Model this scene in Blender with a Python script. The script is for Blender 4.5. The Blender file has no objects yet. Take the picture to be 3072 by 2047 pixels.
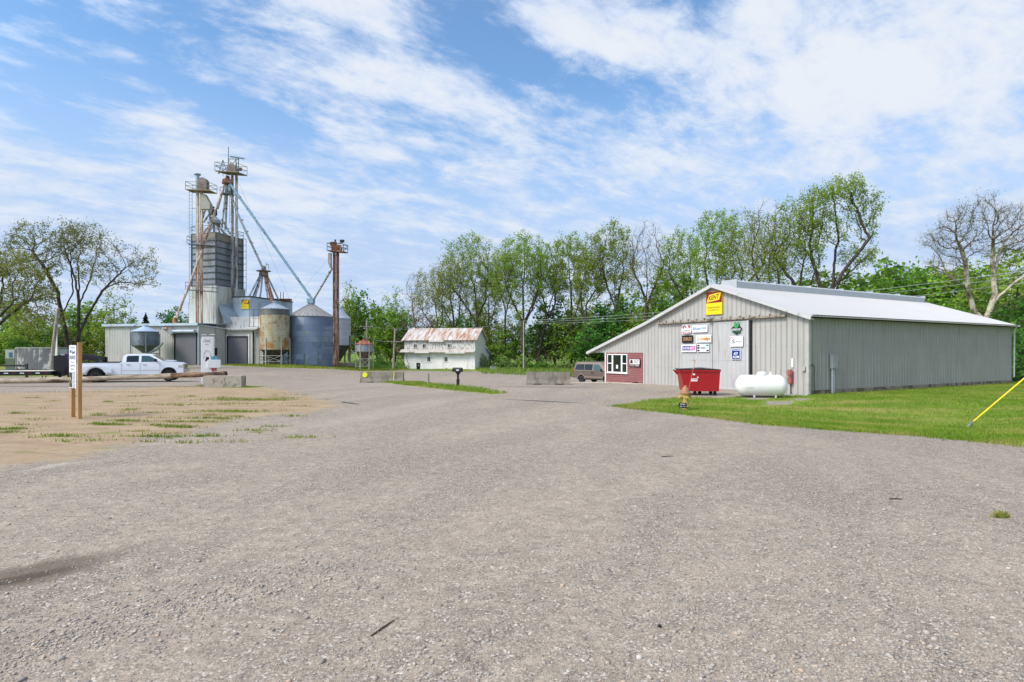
import bpy, bmesh, math, random
import numpy as np
from mathutils import Vector, Matrix
R = math.radians
random.seed(7)
SC = bpy.context.scene
COL = SC.collection
# ------------------------------------------------------------------ camera
FPX, CX, HY, CAMZ = 1707.0, 1536.0, 1057.0, 2.05
cd = bpy.data.cameras.new('camera'); cam = bpy.data.objects.new('camera', cd); COL.objects.link(cam)
cam.location = (0, 0, CAMZ); cam.rotation_euler = (R(90), 0, 0)
cd.sensor_width = 36; cd.lens = 36*FPX/3072; cd.shift_y = (HY-1023.5)/3072
cd.clip_end = 3000; cd.clip_start = .1
SC.camera = cam

def sm(t):
    t = min(1., max(0., t)); return t*t*(3-2*t)
def gz(x, y):
    """height of the land"""
    d = -.75*sm((y-36)/18)*sm((x+32)/16)
    r = .28*sm((y-50)/25)*sm((-x-22)/10)
    sw = -.38*math.exp(-((x-13.5)/4.5)**2-((y-18.5)/3.2)**2)
    return d+r+sw
def P(px, py, Y):
    return Vector(((px-CX)/FPX*Y, Y, CAMZ-(py-HY)/FPX*Y))
def gp(px, py):
    z = 0.
    for _ in range(40):
        Y = (CAMZ-z)*FPX/max(1., py-HY); X = (px-CX)/FPX*Y; z = .5*z+.5*gz(X, Y)
    return Vector((X, Y, gz(X, Y)))
def hexc(s):
    s = s.lstrip('#'); c = [int(s[i:i+2], 16)/255 for i in (0, 2, 4)]
    return tuple(((v/12.92) if v <= .04045 else ((v+.055)/1.055)**2.4) for v in c)
def col(c):
    return hexc(c) if isinstance(c, str) else c

# ------------------------------------------------------------------ materials
MATS = {}
class NT:
    def __init__(s, m):
        s.t = m.node_tree; s.t.nodes.clear()
    def n(s, typ, **kw):
        nd = s.t.nodes.new('ShaderNode'+typ)
        for k, v in kw.items():
            if k in nd.inputs and not hasattr(nd, k): nd.inputs[k].default_value = v
            else: setattr(nd, k, v)
        return nd
    def l(s, a, b): s.t.links.new(a, b)
    def val(s, sock, v):
        if hasattr(v, 'is_output'): s.l(v, sock)
        else: sock.default_value = v
    def math(s, op, a, b=0., c=None, clamp=False):
        nd = s.n('Math', operation=op); nd.use_clamp = clamp
        s.val(nd.inputs[0], a); s.val(nd.inputs[1], b)
        if c is not None: s.val(nd.inputs[2], c)
        return nd.outputs[0]
    def mix(s, f, a, b, blend='MIX'):
        nd = s.n('MixRGB', blend_type=blend)
        s.val(nd.inputs[0], f)
        for i, v in ((1, a), (2, b)):
            if hasattr(v, 'is_output'): s.l(v, nd.inputs[i])
            else: nd.inputs[i].default_value = (*v[:3], 1)
        return nd.outputs[0]
    def ramp(s, f, a, b):
        nd = s.n('MapRange'); nd.interpolation_type = 'SMOOTHSTEP'
        s.l(f, nd.inputs[0]); nd.inputs[1].default_value = a; nd.inputs[2].default_value = b
        return nd.outputs[0]
    def mapping(s, vec, loc=(0,0,0), rot=(0,0,0), scale=(1,1,1), typ='POINT'):
        nd = s.n('Mapping', vector_type=typ); s.l(vec, nd.inputs[0])
        nd.inputs[1].default_value = loc; nd.inputs[2].default_value = rot; nd.inputs[3].default_value = scale
        return nd.outputs[0]
    def noise(s, vec, scale, detail=4, rough=.55, dist=0., out=0):
        nd = s.n('TexNoise'); s.l(vec, nd.inputs['Vector'])
        nd.inputs['Scale'].default_value = scale; nd.inputs['Detail'].default_value = detail
        nd.inputs['Roughness'].default_value = rough; nd.inputs['Distortion'].default_value = dist
        return nd.outputs[out]
    def ell(s, vec, cx, cy, rx, ry, ang):
        """soft ellipse mask in the xy plane"""
        v = s.mapping(vec, (cx, cy, 0), (0, 0, ang), (rx, ry, 1e4), 'TEXTURE')
        nd = s.n('TexGradient', gradient_type='SPHERICAL'); s.l(v, nd.inputs[0])
        return nd.outputs['Fac']
def new_mat(name):
    m = bpy.data.materials.new(name); m.use_nodes = True
    return m, NT(m)
def mat(name, c, rough=.6, metal=0., var=.12, vs=2., bump=0., bs=30., c2=None, thr=.6, soft=.06, st=(1,1,1), cs=1.5, c3=None, thr3=.6, st3=None, cs3=3., spec=.4, coat=0.):
    if name in MATS: return MATS[name]
    m, g = new_mat(name); c = col(c)
    tc = g.n('TexCoord').outputs['Object']
    out = g.n('OutputMaterial'); p = g.n('BsdfPrincipled')
    p.inputs['Roughness'].default_value = rough; p.inputs['Metallic'].default_value = metal
    p.inputs['Specular IOR Level'].default_value = spec; p.inputs['Coat Weight'].default_value = coat
    nz = g.noise(tc, vs, 5, .6)
    base = g.mix(g.ramp(nz, .3, .7), tuple(x*(1-var) for x in c), tuple(min(1, x*(1+var)) for x in c))
    if c2 is not None:
        mk = g.ramp(g.noise(g.mapping(tc, scale=st), cs, 6, .65), thr-soft, thr+soft)
        base = g.mix(mk, base, col(c2))
    if c3 is not None:
        mk = g.ramp(g.noise(g.mapping(tc, (5, 3, 1), scale=st3 or st), cs3, 6, .65), thr3-soft, thr3+soft)
        base = g.mix(mk, base, col(c3))
    g.l(base, p.inputs['Base Color'])
    if bump:
        b = g.n('Bump'); b.inputs['Strength'].default_value = bump; b.inputs['Distance'].default_value = .02
        g.l(g.noise(tc, bs, 5, .6), b.inputs['Height']); g.l(b.outputs[0], p.inputs['Normal'])
    g.l(p.outputs[0], out.inputs[0]); MATS[name] = m
    return m
def glass_mat(name, tint):
    if name in MATS: return MATS[name]
    m, g = new_mat(name); out = g.n('OutputMaterial'); p = g.n('BsdfPrincipled')
    p.inputs['Base Color'].default_value = (*col(tint), 1); p.inputs['Roughness'].default_value = .06
    p.inputs['Specular IOR Level'].default_value = .7
    g.l(p.outputs[0], out.inputs[0]); MATS[name] = m
    return m

# ------------------------------------------------------------------ mesh builder
class MB:
    def __init__(s): s.v = []; s.f = []; s.mi = []; s.cur = 0; s.sm = []; s.smooth = False
    def add(s, vs, fs):
        o = len(s.v); s.v.extend(tuple(v) for v in vs)
        for f in fs: s.f.append([i+o for i in f]); s.mi.append(s.cur); s.sm.append(s.smooth)
        return s
    def box(s, c, d, rz=0., rot=None):
        hx, hy, hz = d[0]/2, d[1]/2, d[2]/2
        M = rot if rot is not None else Matrix.Rotation(rz, 3, 'Z')
        vs = [Vector(c)+M@Vector((x*hx, y*hy, z*hz)) for z in (-1, 1) for y in (-1, 1) for x in (-1, 1)]
        return s.add(vs, [(0,2,3,1),(4,5,7,6),(0,1,5,4),(2,6,7,3),(0,4,6,2),(1,3,7,5)])
    def bar(s, a, b, w, h=None, up=(0,0,1)):
        a = Vector(a); b = Vector(b); d = b-a; L = d.length
        if L < 1e-6: return s
        x = d/L; u = Vector(up)
        if abs(x.dot(u)) > .98: u = Vector((0, 1, 0))
        y = u.cross(x).normalized(); z = x.cross(y)
        M = Matrix((x, y, z)).transposed()
        return s.box((a+b)/2, (L, w, h or w), rot=M)
    def tube(s, pts, r, n=8, caps=True):
        pts = [Vector(p) for p in pts]
        rs = r if isinstance(r, (list, tuple)) else [r]*len(pts)
        vs = []; fs = []; prev = None
        for i, p in enumerate(pts):
            d = (pts[min(i+1, len(pts)-1)]-pts[max(i-1, 0)]).normalized()
            if prev is None:
                u = Vector((0, 0, 1)) if abs(d.z) < .9 else Vector((1, 0, 0))
                prev = d.cross(u).normalized()
            a = (prev-d*prev.dot(d)).normalized(); prev = a; b = d.cross(a)
            for k in range(n):
                t = 2*math.pi*k/n
                vs.append(p+(a*math.cos(t)+b*math.sin(t))*rs[i])
        for i in range(len(pts)-1):
            for k in range(n):
                k2 = (k+1) % n
                fs.append((i*n+k, i*n+k2, (i+1)*n+k2, (i+1)*n+k))
        if caps:
            fs.append(tuple(reversed(range(n)))); fs.append(tuple((len(pts)-1)*n+k for k in range(n)))
        sm0 = s.smooth; s.smooth = n > 6; s.add(vs, fs); s.smooth = sm0
        return s
    def lathe(s, prof, n=24, c=(0,0,0), axis='z', smooth=True, M=None):
        """prof: (r, h) pairs"""
        vs = []; fs = []; c = Vector(c)
        for r, h in prof:
            for k in range(n):
                t = 2*math.pi*k/n; p = Vector((r*math.cos(t), r*math.sin(t), h))
                if axis == 'y': p = Vector((p.x, p.z, -p.y))
                if axis == 'x': p = Vector((p.z, p.x, p.y))
                if M is not None: p = M@p
                vs.append(c+p)
        m = len(prof)
        for i in range(m-1):
            for k in range(n):
                k2 = (k+1) % n; fs.append((i*n+k, i*n+k2, (i+1)*n+k2, (i+1)*n+k))
        fs.append(tuple(reversed(range(n)))); fs.append(tuple((m-1)*n+k for k in range(n)))
        sm0 = s.smooth; s.smooth = smooth; s.add(vs, fs); s.smooth = sm0
        return s
    def prism(s, poly, a, b, f=None):
        """poly: 2-D outline; f(u,v,t) maps to 3-D, t = a or b"""
        n = len(poly); f = f or (lambda u, v, t: (u, v, t))
        vs = [f(u, v, a) for u, v in poly]+[f(u, v, b) for u, v in poly]
        fs = [tuple(reversed(range(n))), tuple(range(n, 2*n))]
        fs += [(i, (i+1) % n, n+(i+1) % n, n+i) for i in range(n)]
        return s.add(vs, fs)
    def build(s, name, mats, parent=None, loc=None, bevel=0., flat=False):
        me = bpy.data.meshes.new(name); me.from_pydata([tuple(v) for v in s.v], [], s.f)
        ms = mats if isinstance(mats, (list, tuple)) else [mats]
        for m in ms: me.materials.append(m)
        me.polygons.foreach_set('material_index', s.mi); me.polygons.foreach_set('use_smooth', s.sm)
        bm = bmesh.new(); bm.from_mesh(me)
        bmesh.ops.recalc_face_normals(bm, faces=bm.faces[:])
        if bevel:
            es = [e for e in bm.edges if len(e.link_faces) == 2 and e.calc_face_angle(0) > .6]
            bmesh.ops.bevel(bm, geom=es, offset=bevel, segments=2, affect='EDGES', clamp_overlap=True)
        bm.to_mesh(me); bm.free(); me.update()
        if any(s.sm) and not flat:
            try: me.set_sharp_from_angle(angle=R(40))
            except Exception: pass
        o = bpy.data.objects.new(name, me); COL.objects.link(o)
        if parent is not None: o.parent = parent
        if loc is not None: o.location = loc
        return o
def tag(o, label=None, cat=None, group=None, kind=None):
    if label: o['label'] = label
    if cat: o['category'] = cat
    if group: o['group'] = group
    if kind: o['kind'] = kind
    return o
def thing(name, label, cat, loc=(0,0,0), rz=0., group=None):
    o = bpy.data.objects.new(name, None); COL.objects.link(o)
    o.location = loc; o.rotation_euler = (0, 0, rz); o.empty_display_size = .2
    return tag(o, label, cat, group)
def dup(root, loc, rz, label, scale=1., group=None):
    r = root.copy(); COL.objects.link(r); r.location = loc; r.rotation_euler = (0, 0, rz); r.scale = (scale,)*3 if not hasattr(scale, '__len__') else scale
    if label: r['label'] = label
    if group: r['group'] = group
    for ch in list(root.children):
        c = ch.copy(); COL.objects.link(c); c.parent = r
        for g2 in ch.children:
            d = g2.copy(); COL.objects.link(d); d.parent = c
    return r
# lettering ---------------------------------------------------------------
_TX = {}
def text_geo(body, bold=.0):
    k = (body, bold)
    if k in _TX: return _TX[k]
    cu = bpy.data.curves.new('lettering', 'FONT'); cu.body = body; cu.size = 1; cu.offset = bold; cu.resolution_u = 3
    ob = bpy.data.objects.new('lettering', cu); COL.objects.link(ob)
    dg = bpy.context.evaluated_depsgraph_get(); dg.update()
    me = bpy.data.meshes.new_from_object(ob.evaluated_get(dg))
    vs = np.array([v.co[:2] for v in me.vertices]); fs = [tuple(p.vertices) for p in me.polygons]
    bpy.data.objects.remove(ob); bpy.data.curves.remove(cu); bpy.data.meshes.remove(me)
    _TX[k] = (vs, fs); return vs, fs
def letter(mb, body, x, z, w, h, y, bold=.02, shear=0., arc=0., rise=0.):
    """text fitted in a w x h box centred on (x,z), facing -y"""
    vs, fs = text_geo(body, bold)
    lo = vs.min(0); hi = vs.max(0); e = hi-lo
    q = [((v[0]-lo[0])/e[0]-.5, (v[1]-lo[1])/e[1]-.5) for v in vs]
    return mb.add([(x+a*w+shear*b*h, y, z+b*h+arc*(.25-a*a)*4*h+rise*a) for a, b in q], [tuple(f) for f in fs])
def rect(mb, x, z, w, h, y, t=.003):
    return mb.box((x, y+t/2, z), (w, t, h))
def poly_plate(mb, pts, y, t=.01):
    return mb.prism(pts, y, y+t, lambda u, v, k: (u, k, v))
def wall(mb, O, U, N, outline, sp=0., rw=.03, rd=.02, th=.08, off=0., seam=None):
    """panel from origin O along U (z up), outward normal N, with raised vertical ribs"""
    O = Vector(O); U = Vector(U); N = Vector(N); Z = Vector((0, 0, 1))
    mb.prism(outline, -th, 0., lambda u, v, t: O+U*u+Z*v+N*t)
    if sp:
        us = [p[0] for p in outline]; u = min(us)+off+sp/2
        while u < max(us)-.02:
            zs = []
            for i in range(len(outline)):
                a, b = outline[i], outline[(i+1) % len(outline)]
                if (a[0]-u)*(b[0]-u) < 0: zs.append(a[1]+(b[1]-a[1])*(u-a[0])/(b[0]-a[0]))
            zs.sort()
            for k in range(0, len(zs)-1, 2):
                p = [(u-rw, -.004), (u-rw*.5, rd), (u+rw*.5, rd), (u+rw, -.004)]
                z0, z1 = zs[k]+.004, zs[k+1]-.004
                vs = [O+U*a+N*b+Z*z0 for a, b in p]+[O+U*a+N*b+Z*z1 for a, b in p]
                mb.add(vs, [(0,1,5,4),(1,2,6,5),(2,3,7,6),(3,2,1,0),(4,5,6,7)])
                if seam is not None:
                    c0 = mb.cur; mb.cur = seam; s0 = u+rw*.9
                    q = [O+U*s0+N*.003+Z*z0, O+U*(s0+.022)+N*.003+Z*z0, O+U*(s0+.022)+N*.003+Z*z1, O+U*s0+N*.003+Z*z1]
                    mb.add(q+[v-N*.01 for v in q], [(0,1,2,3),(0,4,5,1),(1,5,6,2),(2,6,7,3),(3,7,4,0)]); mb.cur = c0
            u += sp
    return mb
# sky layout: two ends of each patch (photo directions), half width in the cloud deck, weight
SKY_BLOBS = [
    ((0, 190), (330, 400), .30, -.5), ((20, 60), (560, 210), .2, -.5), ((680, 330), (860, 400), .16, -.5), ((420, 40), (720, 60), .1, -.3),
    ((1300, 70), (1800, 380), .20, -.52), ((1500, 180), (2040, 320), .14, -.42), ((2080, 0), (2160, 60), .10, -.5), ((2680, 380), (2760, 480), .16, -.35), ((1880, 400), (2350, 440), .14, -.3),
    ((1080, 200), (1420, 300), .16, .55), ((1650, 20), (1950, 160), .14, .55), ((2250, 100), (2900, 420), .5, .7), ((1000, 20), (1200, 40), .2, .4), ((900, 120), (1150, 260), .14, .4), ((100, 520), (900, 560), .4, .5), ((300, 330), (620, 460), .12, .35), ((1750, 480), (2200, 520), .3, .4),
]
SKY_BASE = .52
SKY_CLOUD = ((4.6, 5.35, 6.7), (6.0, 6.3, 6.75), (4.9, 5.6, 6.7))
SKY_LOW = (3.6, 4.55, 6.3)
SKY_TINT = (1.15, 1.46, 1.6)
SKY_STRENGTH = .1
SUN_STRENGTH = 2.4
EXPOSURE = .5
# ------------------------------------------------------------------ sky, sun, view
SUN_AZ, SUN_EL = math.atan2(-.78, -.50), R(46)
w = bpy.data.worlds.new('World'); SC.world = w; w.use_nodes = True
g = NT(w)
tc = g.n('TexCoord').outputs['Generated']
sky = g.n('TexSky', sky_type='NISHITA'); sky.sun_disc = False; sky.sun_elevation = SUN_EL; sky.sun_rotation = SUN_AZ
sky.air_density = 1.0; sky.dust_density = .6; sky.ozone_density = 2.0
sep = g.n('SeparateXYZ'); g.l(tc, sep.inputs[0])
zz = g.math('ADD', g.math('MAXIMUM', sep.outputs[2], 0.), .16)
cmb = g.n('CombineXYZ'); g.l(g.math('DIVIDE', sep.outputs[0], zz), cmb.inputs[0]); g.l(g.math('DIVIDE', sep.outputs[1], zz), cmb.inputs[1])
p = cmb.outputs[0]
def dirp(px, py):
    """a direction of the photograph in the plane of the cloud deck"""
    v = Vector(((px-CX)/FPX, 1., (HY-py)/FPX)).normalized()
    return v.x/(max(v.z, 0)+.16), v.y/(max(v.z, 0)+.16)
# cloud streaks run away to the right; stretch the noise along them
pr = g.mapping(p, rot=(0, 0, R(34)), scale=(1.35, .8, 1.), typ='TEXTURE')
big = g.noise(pr, 1.9, 3, .5, .4)
med = g.noise(g.mapping(pr, (3, 1, 0)), 4.2, 9, .66, .35)
fine = g.noise(g.mapping(p, (1, 4, 0), rot=(0, 0, R(46)), scale=(1.15, .8, 1.), typ='TEXTURE'), 8, 7, .65, .2)
cov = g.math('ADD', g.math('MULTIPLY', g.math('SUBTRACT', big, .5), 1.5), g.math('ADD', g.math('MULTIPLY', g.math('SUBTRACT', med, .5), 2.9), g.math('MULTIPLY', g.math('SUBTRACT', fine, .5), 1.9)))
cov = g.math('ADD', cov, SKY_BASE)
# where the deck is thick (+) and where it opens to blue (-)
for q1, q2, wd, k in SKY_BLOBS:
    a = dirp(*q1); b = dirp(*q2); L = math.hypot(b[0]-a[0], b[1]-a[1])
    cov = g.math('MULTIPLY_ADD', g.ramp(g.ell(p, (a[0]+b[0])/2, (a[1]+b[1])/2, L/2+wd, wd, math.atan2(b[1]-a[1], b[0]-a[0])), 0, .8), k, cov)
cloud = g.ramp(cov, 0., 1.)
# the low sky is one pale veil, thinned here and there
hz = g.ramp(sep.outputs[2], .44, .14)
blue = g.mix(1., sky.outputs[0], SKY_TINT, 'MULTIPLY')
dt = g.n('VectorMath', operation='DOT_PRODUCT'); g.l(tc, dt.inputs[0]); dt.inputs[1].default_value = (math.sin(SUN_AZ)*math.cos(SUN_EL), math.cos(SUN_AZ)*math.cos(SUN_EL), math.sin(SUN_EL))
blue = g.mix(g.math('MULTIPLY', hz, .92), blue, SKY_LOW)
cloud = g.math('MULTIPLY_ADD', cloud, .93, .03)
ccol = g.mix(g.ramp(cov, .55, 1.5), SKY_CLOUD[0], SKY_CLOUD[1])
ccol = g.mix(g.math('MULTIPLY', hz, .5), ccol, SKY_CLOUD[2])
# cloud round the sun, behind the camera, brightened to add soft fill light
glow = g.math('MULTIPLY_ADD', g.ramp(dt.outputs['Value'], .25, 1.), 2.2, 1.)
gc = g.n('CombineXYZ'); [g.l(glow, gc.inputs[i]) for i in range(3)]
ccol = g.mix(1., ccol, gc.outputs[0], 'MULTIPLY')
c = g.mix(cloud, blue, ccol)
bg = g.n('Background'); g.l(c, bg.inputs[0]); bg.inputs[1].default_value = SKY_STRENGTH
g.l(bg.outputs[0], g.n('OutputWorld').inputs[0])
sd = bpy.data.lights.new('sun', 'SUN'); sun = bpy.data.objects.new('sun', sd); COL.objects.link(sun)
sd.energy = SUN_STRENGTH; sd.angle = R(18); sd.color = (1., .93, .82)
dv = Vector((math.sin(SUN_AZ)*math.cos(SUN_EL), math.cos(SUN_AZ)*math.cos(SUN_EL), math.sin(SUN_EL)))
sun.rotation_euler = dv.to_track_quat('Z', 'Y').to_euler()
SC.view_settings.view_transform = 'Standard'; SC.view_settings.look = 'None'
SC.view_settings.exposure = EXPOSURE; SC.view_settings.gamma = 1
SC.cycles.max_bounces = 6; SC.cycles.transparent_max_bounces = 6
# ------------------------------------------------------------------ ground sheets
rng = np.random.default_rng(11)
def in_poly(x, y, poly):
    ins = np.zeros(x.shape, bool); n = len(poly)
    for i in range(n):
        x0, y0 = poly[i]; x1, y1 = poly[(i+1) % n]
        if y0 == y1: continue
        c = ((y0 > y) != (y1 > y)) & (x < (x1-x0)*(y-y0)/(y1-y0)+x0); ins ^= c
    return ins
def near_pt(x, y, poly):
    bd = np.full(x.shape, 1e9); bx = x.copy(); by = y.copy(); n = len(poly)
    for i in range(n):
        x0, y0 = poly[i]; x1, y1 = poly[(i+1) % n]
        dx, dy = x1-x0, y1-y0; L = dx*dx+dy*dy+1e-12
        t = np.clip(((x-x0)*dx+(y-y0)*dy)/L, 0, 1); qx, qy = x0+t*dx, y0+t*dy
        d = np.hypot(x-qx, y-qy); m = d < bd
        bd[m] = d[m]; bx[m] = qx[m]; by[m] = qy[m]
    return bd, bx, by
def jag(poly, step=.5, amp=.12, seed=0):
    r = np.random.default_rng(seed); out = []; n = len(poly)
    for i in range(n):
        a, b = np.array(poly[i]), np.array(poly[(i+1) % n]); L = np.linalg.norm(b-a)
        k = max(1, min(90, int(L/step)))
        for j in range(k):
            q = a+(b-a)*j/k
            sc = amp*min(1, max(.25, q[1]/14)) if step < 2 else amp
            out.append(tuple(q+r.normal(0, sc, 2)))
    return out
gzv = np.vectorize(gz)
def sheet(name, poly, off, cell, m, kind='structure', edge=1.2):
    px = np.array([p[0] for p in poly]); py = np.array([p[1] for p in poly])
    xs = np.arange(math.floor(px.min()/cell)*cell-cell, px.max()+cell*2, cell)
    ys = np.arange(math.floor(py.min()/cell)*cell-cell, py.max()+cell*2, cell)
    X, Y = np.meshgrid(xs, ys); ins = in_poly(X, Y, poly)
    cellin = ins[:-1, :-1] | ins[1:, :-1] | ins[:-1, 1:] | ins[1:, 1:]
    use = np.zeros(ins.shape, bool)
    use[:-1, :-1] |= cellin; use[1:, :-1] |= cellin; use[:-1, 1:] |= cellin; use[1:, 1:] |= cellin
    ux, uy = X[use], Y[use]; d, bx, by = near_pt(ux, uy, poly); ui = ins[use]
    ux = np.where(ui, ux, bx); uy = np.where(ui, uy, by); d = np.where(ui, d, 0)
    idx = np.full(ins.shape, -1); idx[use] = np.arange(ux.size)
    z = gzv(ux, uy)+np.where(d > 0, off*np.clip(.35+d/1.2, 0, 1), -.012)
    j, i = np.nonzero(cellin)
    f = np.stack([idx[j, i], idx[j, i+1], idx[j+1, i+1], idx[j+1, i]], 1)
    me = bpy.data.meshes.new(name); me.from_pydata(np.stack([ux, uy, z], 1).tolist(), [], f.tolist())
    at = me.attributes.new('edge', 'FLOAT', 'POINT'); at.data.foreach_set('value', np.clip(d/edge, 0, 1).astype('f4'))
    me.materials.append(m); me.update()
    o = bpy.data.objects.new(name, me); COL.objects.link(o); o['kind'] = kind
    return o
def xy(*pts): return [tuple(gp(*p)[:2]) for p in pts]

def gravel_color(g, tc):
    """crushed limestone packed with dust: colour and height sockets"""
    tr = g.mapping(tc, rot=(0, 0, R(64)), scale=(3.2, 1., 1.), typ='TEXTURE')
    lo = g.noise(tr, .5, 5, .6, .5); lo2 = g.noise(g.mapping(tc, (7, 3, 0)), .16, 4, .55)
    mid = g.noise(tc, 5., 6, .65)
    stony = g.ramp(g.math('ADD', g.math('MULTIPLY', lo, .65), g.math('MULTIPLY', mid, .35)), .40, .62)
    dust = g.mix(lo2, col('#ab9985'), col('#b9a994'))
    dust = g.mix(g.ramp(g.noise(tc, 1.6, 6, .7), .3, .75), dust, col('#918373'))
    vo = g.n('TexVoronoi'); vo.inputs['Scale'].default_value = 48; vo.inputs['Randomness'].default_value = 1
    wv = g.n('VectorMath', operation='ADD'); g.l(tc, wv.inputs[0])
    wn = g.n('VectorMath', operation='SCALE'); g.l(g.noise(tc, 30, 2, .5, 0, 1), wn.inputs[0]); wn.inputs['Scale'].default_value = .022
    g.l(wn.outputs[0], wv.inputs[1]); g.l(wv.outputs[0], vo.inputs['Vector'])
    v2 = g.n('TexVoronoi'); v2.inputs['Scale'].default_value = 125; g.l(wv.outputs[0], v2.inputs['Vector'])
    sp = g.n('SeparateColor'); g.l(vo.outputs['Color'], sp.inputs[0])
    sp2 = g.n('SeparateColor'); g.l(v2.outputs['Color'], sp2.inputs[0])
    st = g.mix(sp.outputs[0], col('#7c7064'), col('#bcae9c'))
    st = g.mix(g.ramp(sp.outputs[1], .82, .9), st, col('#d2c8ba'))
    st = g.mix(g.ramp(sp.outputs[2], .88, .94), st, col('#5c5a5a'))
    st = g.mix(g.ramp(vo.outputs['Distance'], .42, .75), st, col('#57504a'))
    st2 = g.mix(sp2.outputs[0], col('#887968'), col('#bbab97'))
    st2 = g.mix(g.ramp(v2.outputs['Distance'], .42, .75), st2, col('#5d564f'))
    pick = g.ramp(g.noise(tc, 9, 5, .7), .42, .58)
    stones = g.mix(pick, st2, st)
    fk = g.math('MULTIPLY_ADD', stony, .5, .46)
    c = g.mix(fk, dust, stones)
    h = g.math('ADD', g.math('MULTIPLY', g.math('SUBTRACT', 1., vo.outputs['Distance']), pick), g.math('MULTIPLY', g.math('SUBTRACT', 1., v2.outputs['Distance']), .5))
    h = g.math('MULTIPLY', h, fk)
    sk = g.math('ADD', g.math('MULTIPLY', g.noise(tc, 26, 8, .75), .6), g.math('MULTIPLY', g.noise(g.mapping(tc, (2, 5, 0)), 7, 6, .7), .4))
    sk = g.math('MULTIPLY_ADD', g.ramp(sk, .36, .66), .62, .70)
    k3 = g.n('CombineXYZ'); [g.l(sk, k3.inputs[i]) for i in range(3)]
    c = g.mix(1., c, k3.outputs[0], 'MULTIPLY')
    return c, h
def ground_mat(name, extra=None, dirt=False, far=False):
    m, g = new_mat(name); tc = g.n('TexCoord').outputs['Object']
    out = g.n('OutputMaterial'); p = g.n('BsdfPrincipled'); p.inputs['Roughness'].default_value = .95; p.inputs['Specular IOR Level'].default_value = .15
    c, h = gravel_color(g, tc)
    for cx, cy, rx, ry, a, colr, k in extra or []:
        e = g.ell(tc, cx, cy, rx, ry, R(a))
        e = g.ramp(g.math('ADD', e, g.math('MULTIPLY', g.math('SUBTRACT', g.noise(tc, 2.2, 6, .7), .5), .9)), .12, .62)
        c = g.mix(g.math('MULTIPLY', e, k), c, col(colr))
    if dirt:
        at = g.n('Attribute', attribute_name='edge')
        dn = g.noise(g.mapping(tc, scale=(.55, 1.6, 1)), 1.2, 7, .68)
        d = g.mix(g.ramp(dn, .3, .7), col('#957e64'), col('#ae9678'))
        d = g.mix(g.ramp(g.noise(tc, 7, 6, .7), .52, .74), d, col('#77644d'))
        d = g.mix(g.ramp(g.noise(tc, 45, 4, .6), .6, .72), d, col('#6a5844'))
        gm = g.math('MULTIPLY', g.ramp(g.noise(g.mapping(tc, (4, 9, 0), scale=(.6, 1.3, 1)), 1.1, 6, .65), .57, .68), .7)
        d = g.mix(gm, d, col('#6f7a35'))
        k = g.ramp(g.math('ADD', at.outputs['Fac'], g.math('MULTIPLY', g.math('SUBTRACT', g.noise(tc, 1.5, 7, .75), .5), 2.4)), .1, .6)
        c = g.mix(k, c, d)
    g.l(c, p.inputs['Base Color'])
    b = g.n('Bump'); b.inputs['Strength'].default_value = .55; b.inputs['Distance'].default_value = .012
    g.l(h, b.inputs['Height']); g.l(b.outputs[0], p.inputs['Normal']); g.l(p.outputs[0], out.inputs[0])
    return m
def grass_ground(name, a, b, c3, dry):
    m, g = new_mat(name); tc = g.n('TexCoord').outputs['Object']
    out = g.n('OutputMaterial'); p = g.n('BsdfPrincipled'); p.inputs['Roughness'].default_value = .9; p.inputs['Specular IOR Level'].default_value = .1
    n1 = g.noise(g.mapping(tc, scale=(.5, 1.4, 1)), .7, 6, .65)
    c = g.mix(g.ramp(n1, .3, .7), col(a), col(b))
    c = g.mix(g.ramp(g.noise(tc, 9, 6, .7), .45, .75), c, col(c3))
    c = g.mix(g.math('MULTIPLY', g.ramp(g.noise(g.mapping(tc, (3, 8, 0), rot=(0, 0, R(30)), scale=(.25, 1., 1)), .8, 6, .7), .50, .68), .85), c, col(dry))
    g.l(c, p.inputs['Base Color'])
    bp = g.n('Bump'); bp.inputs['Strength'].default_value = .8; bp.inputs['Distance'].default_value = .05
    g.l(g.noise(tc, 22, 5, .7), bp.inputs['Height']); g.l(bp.outputs[0], p.inputs['Normal']); g.l(p.outputs[0], out.inputs[0])
    return m
M_LAWN = grass_ground('lawn_turf', '#6c8030', '#86963e', '#4f6822', '#a89660')
M_FIELD = grass_ground('field_turf', '#607832', '#748638', '#4c6428', '#8a864c')
M_STRIP = grass_ground('verge_turf', '#6f7a30', '#8a8e40', '#596a26', '#a89c64')

# the land itself, to the horizon
def axis_pts(lo, hi, a, b, near, far):
    return np.concatenate([np.arange(lo, a, far), np.arange(a, b, near), np.arange(b, hi+far, far)])
def base_ground():
    xs = axis_pts(-900, 900, -90, 70, 1., 30); ys = axis_pts(-120, 1500, -12, 130, 1., 30)
    X, Y = np.meshgrid(xs, ys); Z = gzv(X, Y)-.04
    nx, ny = len(xs), len(ys)
    ii = np.arange(nx*ny).reshape(ny, nx)
    f = np.stack([ii[:-1, :-1], ii[:-1, 1:], ii[1:, 1:], ii[1:, :-1]], -1).reshape(-1, 4)
    me = bpy.data.meshes.new('ground'); me.from_pydata(np.stack([X.ravel(), Y.ravel(), Z.ravel()], 1).tolist(), [], f.tolist())
    me.materials.append(M_FIELD); me.polygons.foreach_set('use_smooth', [True]*len(f))
    o = bpy.data.objects.new('ground', me); COL.objects.link(o); o['kind'] = 'structure'
base_ground()

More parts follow.
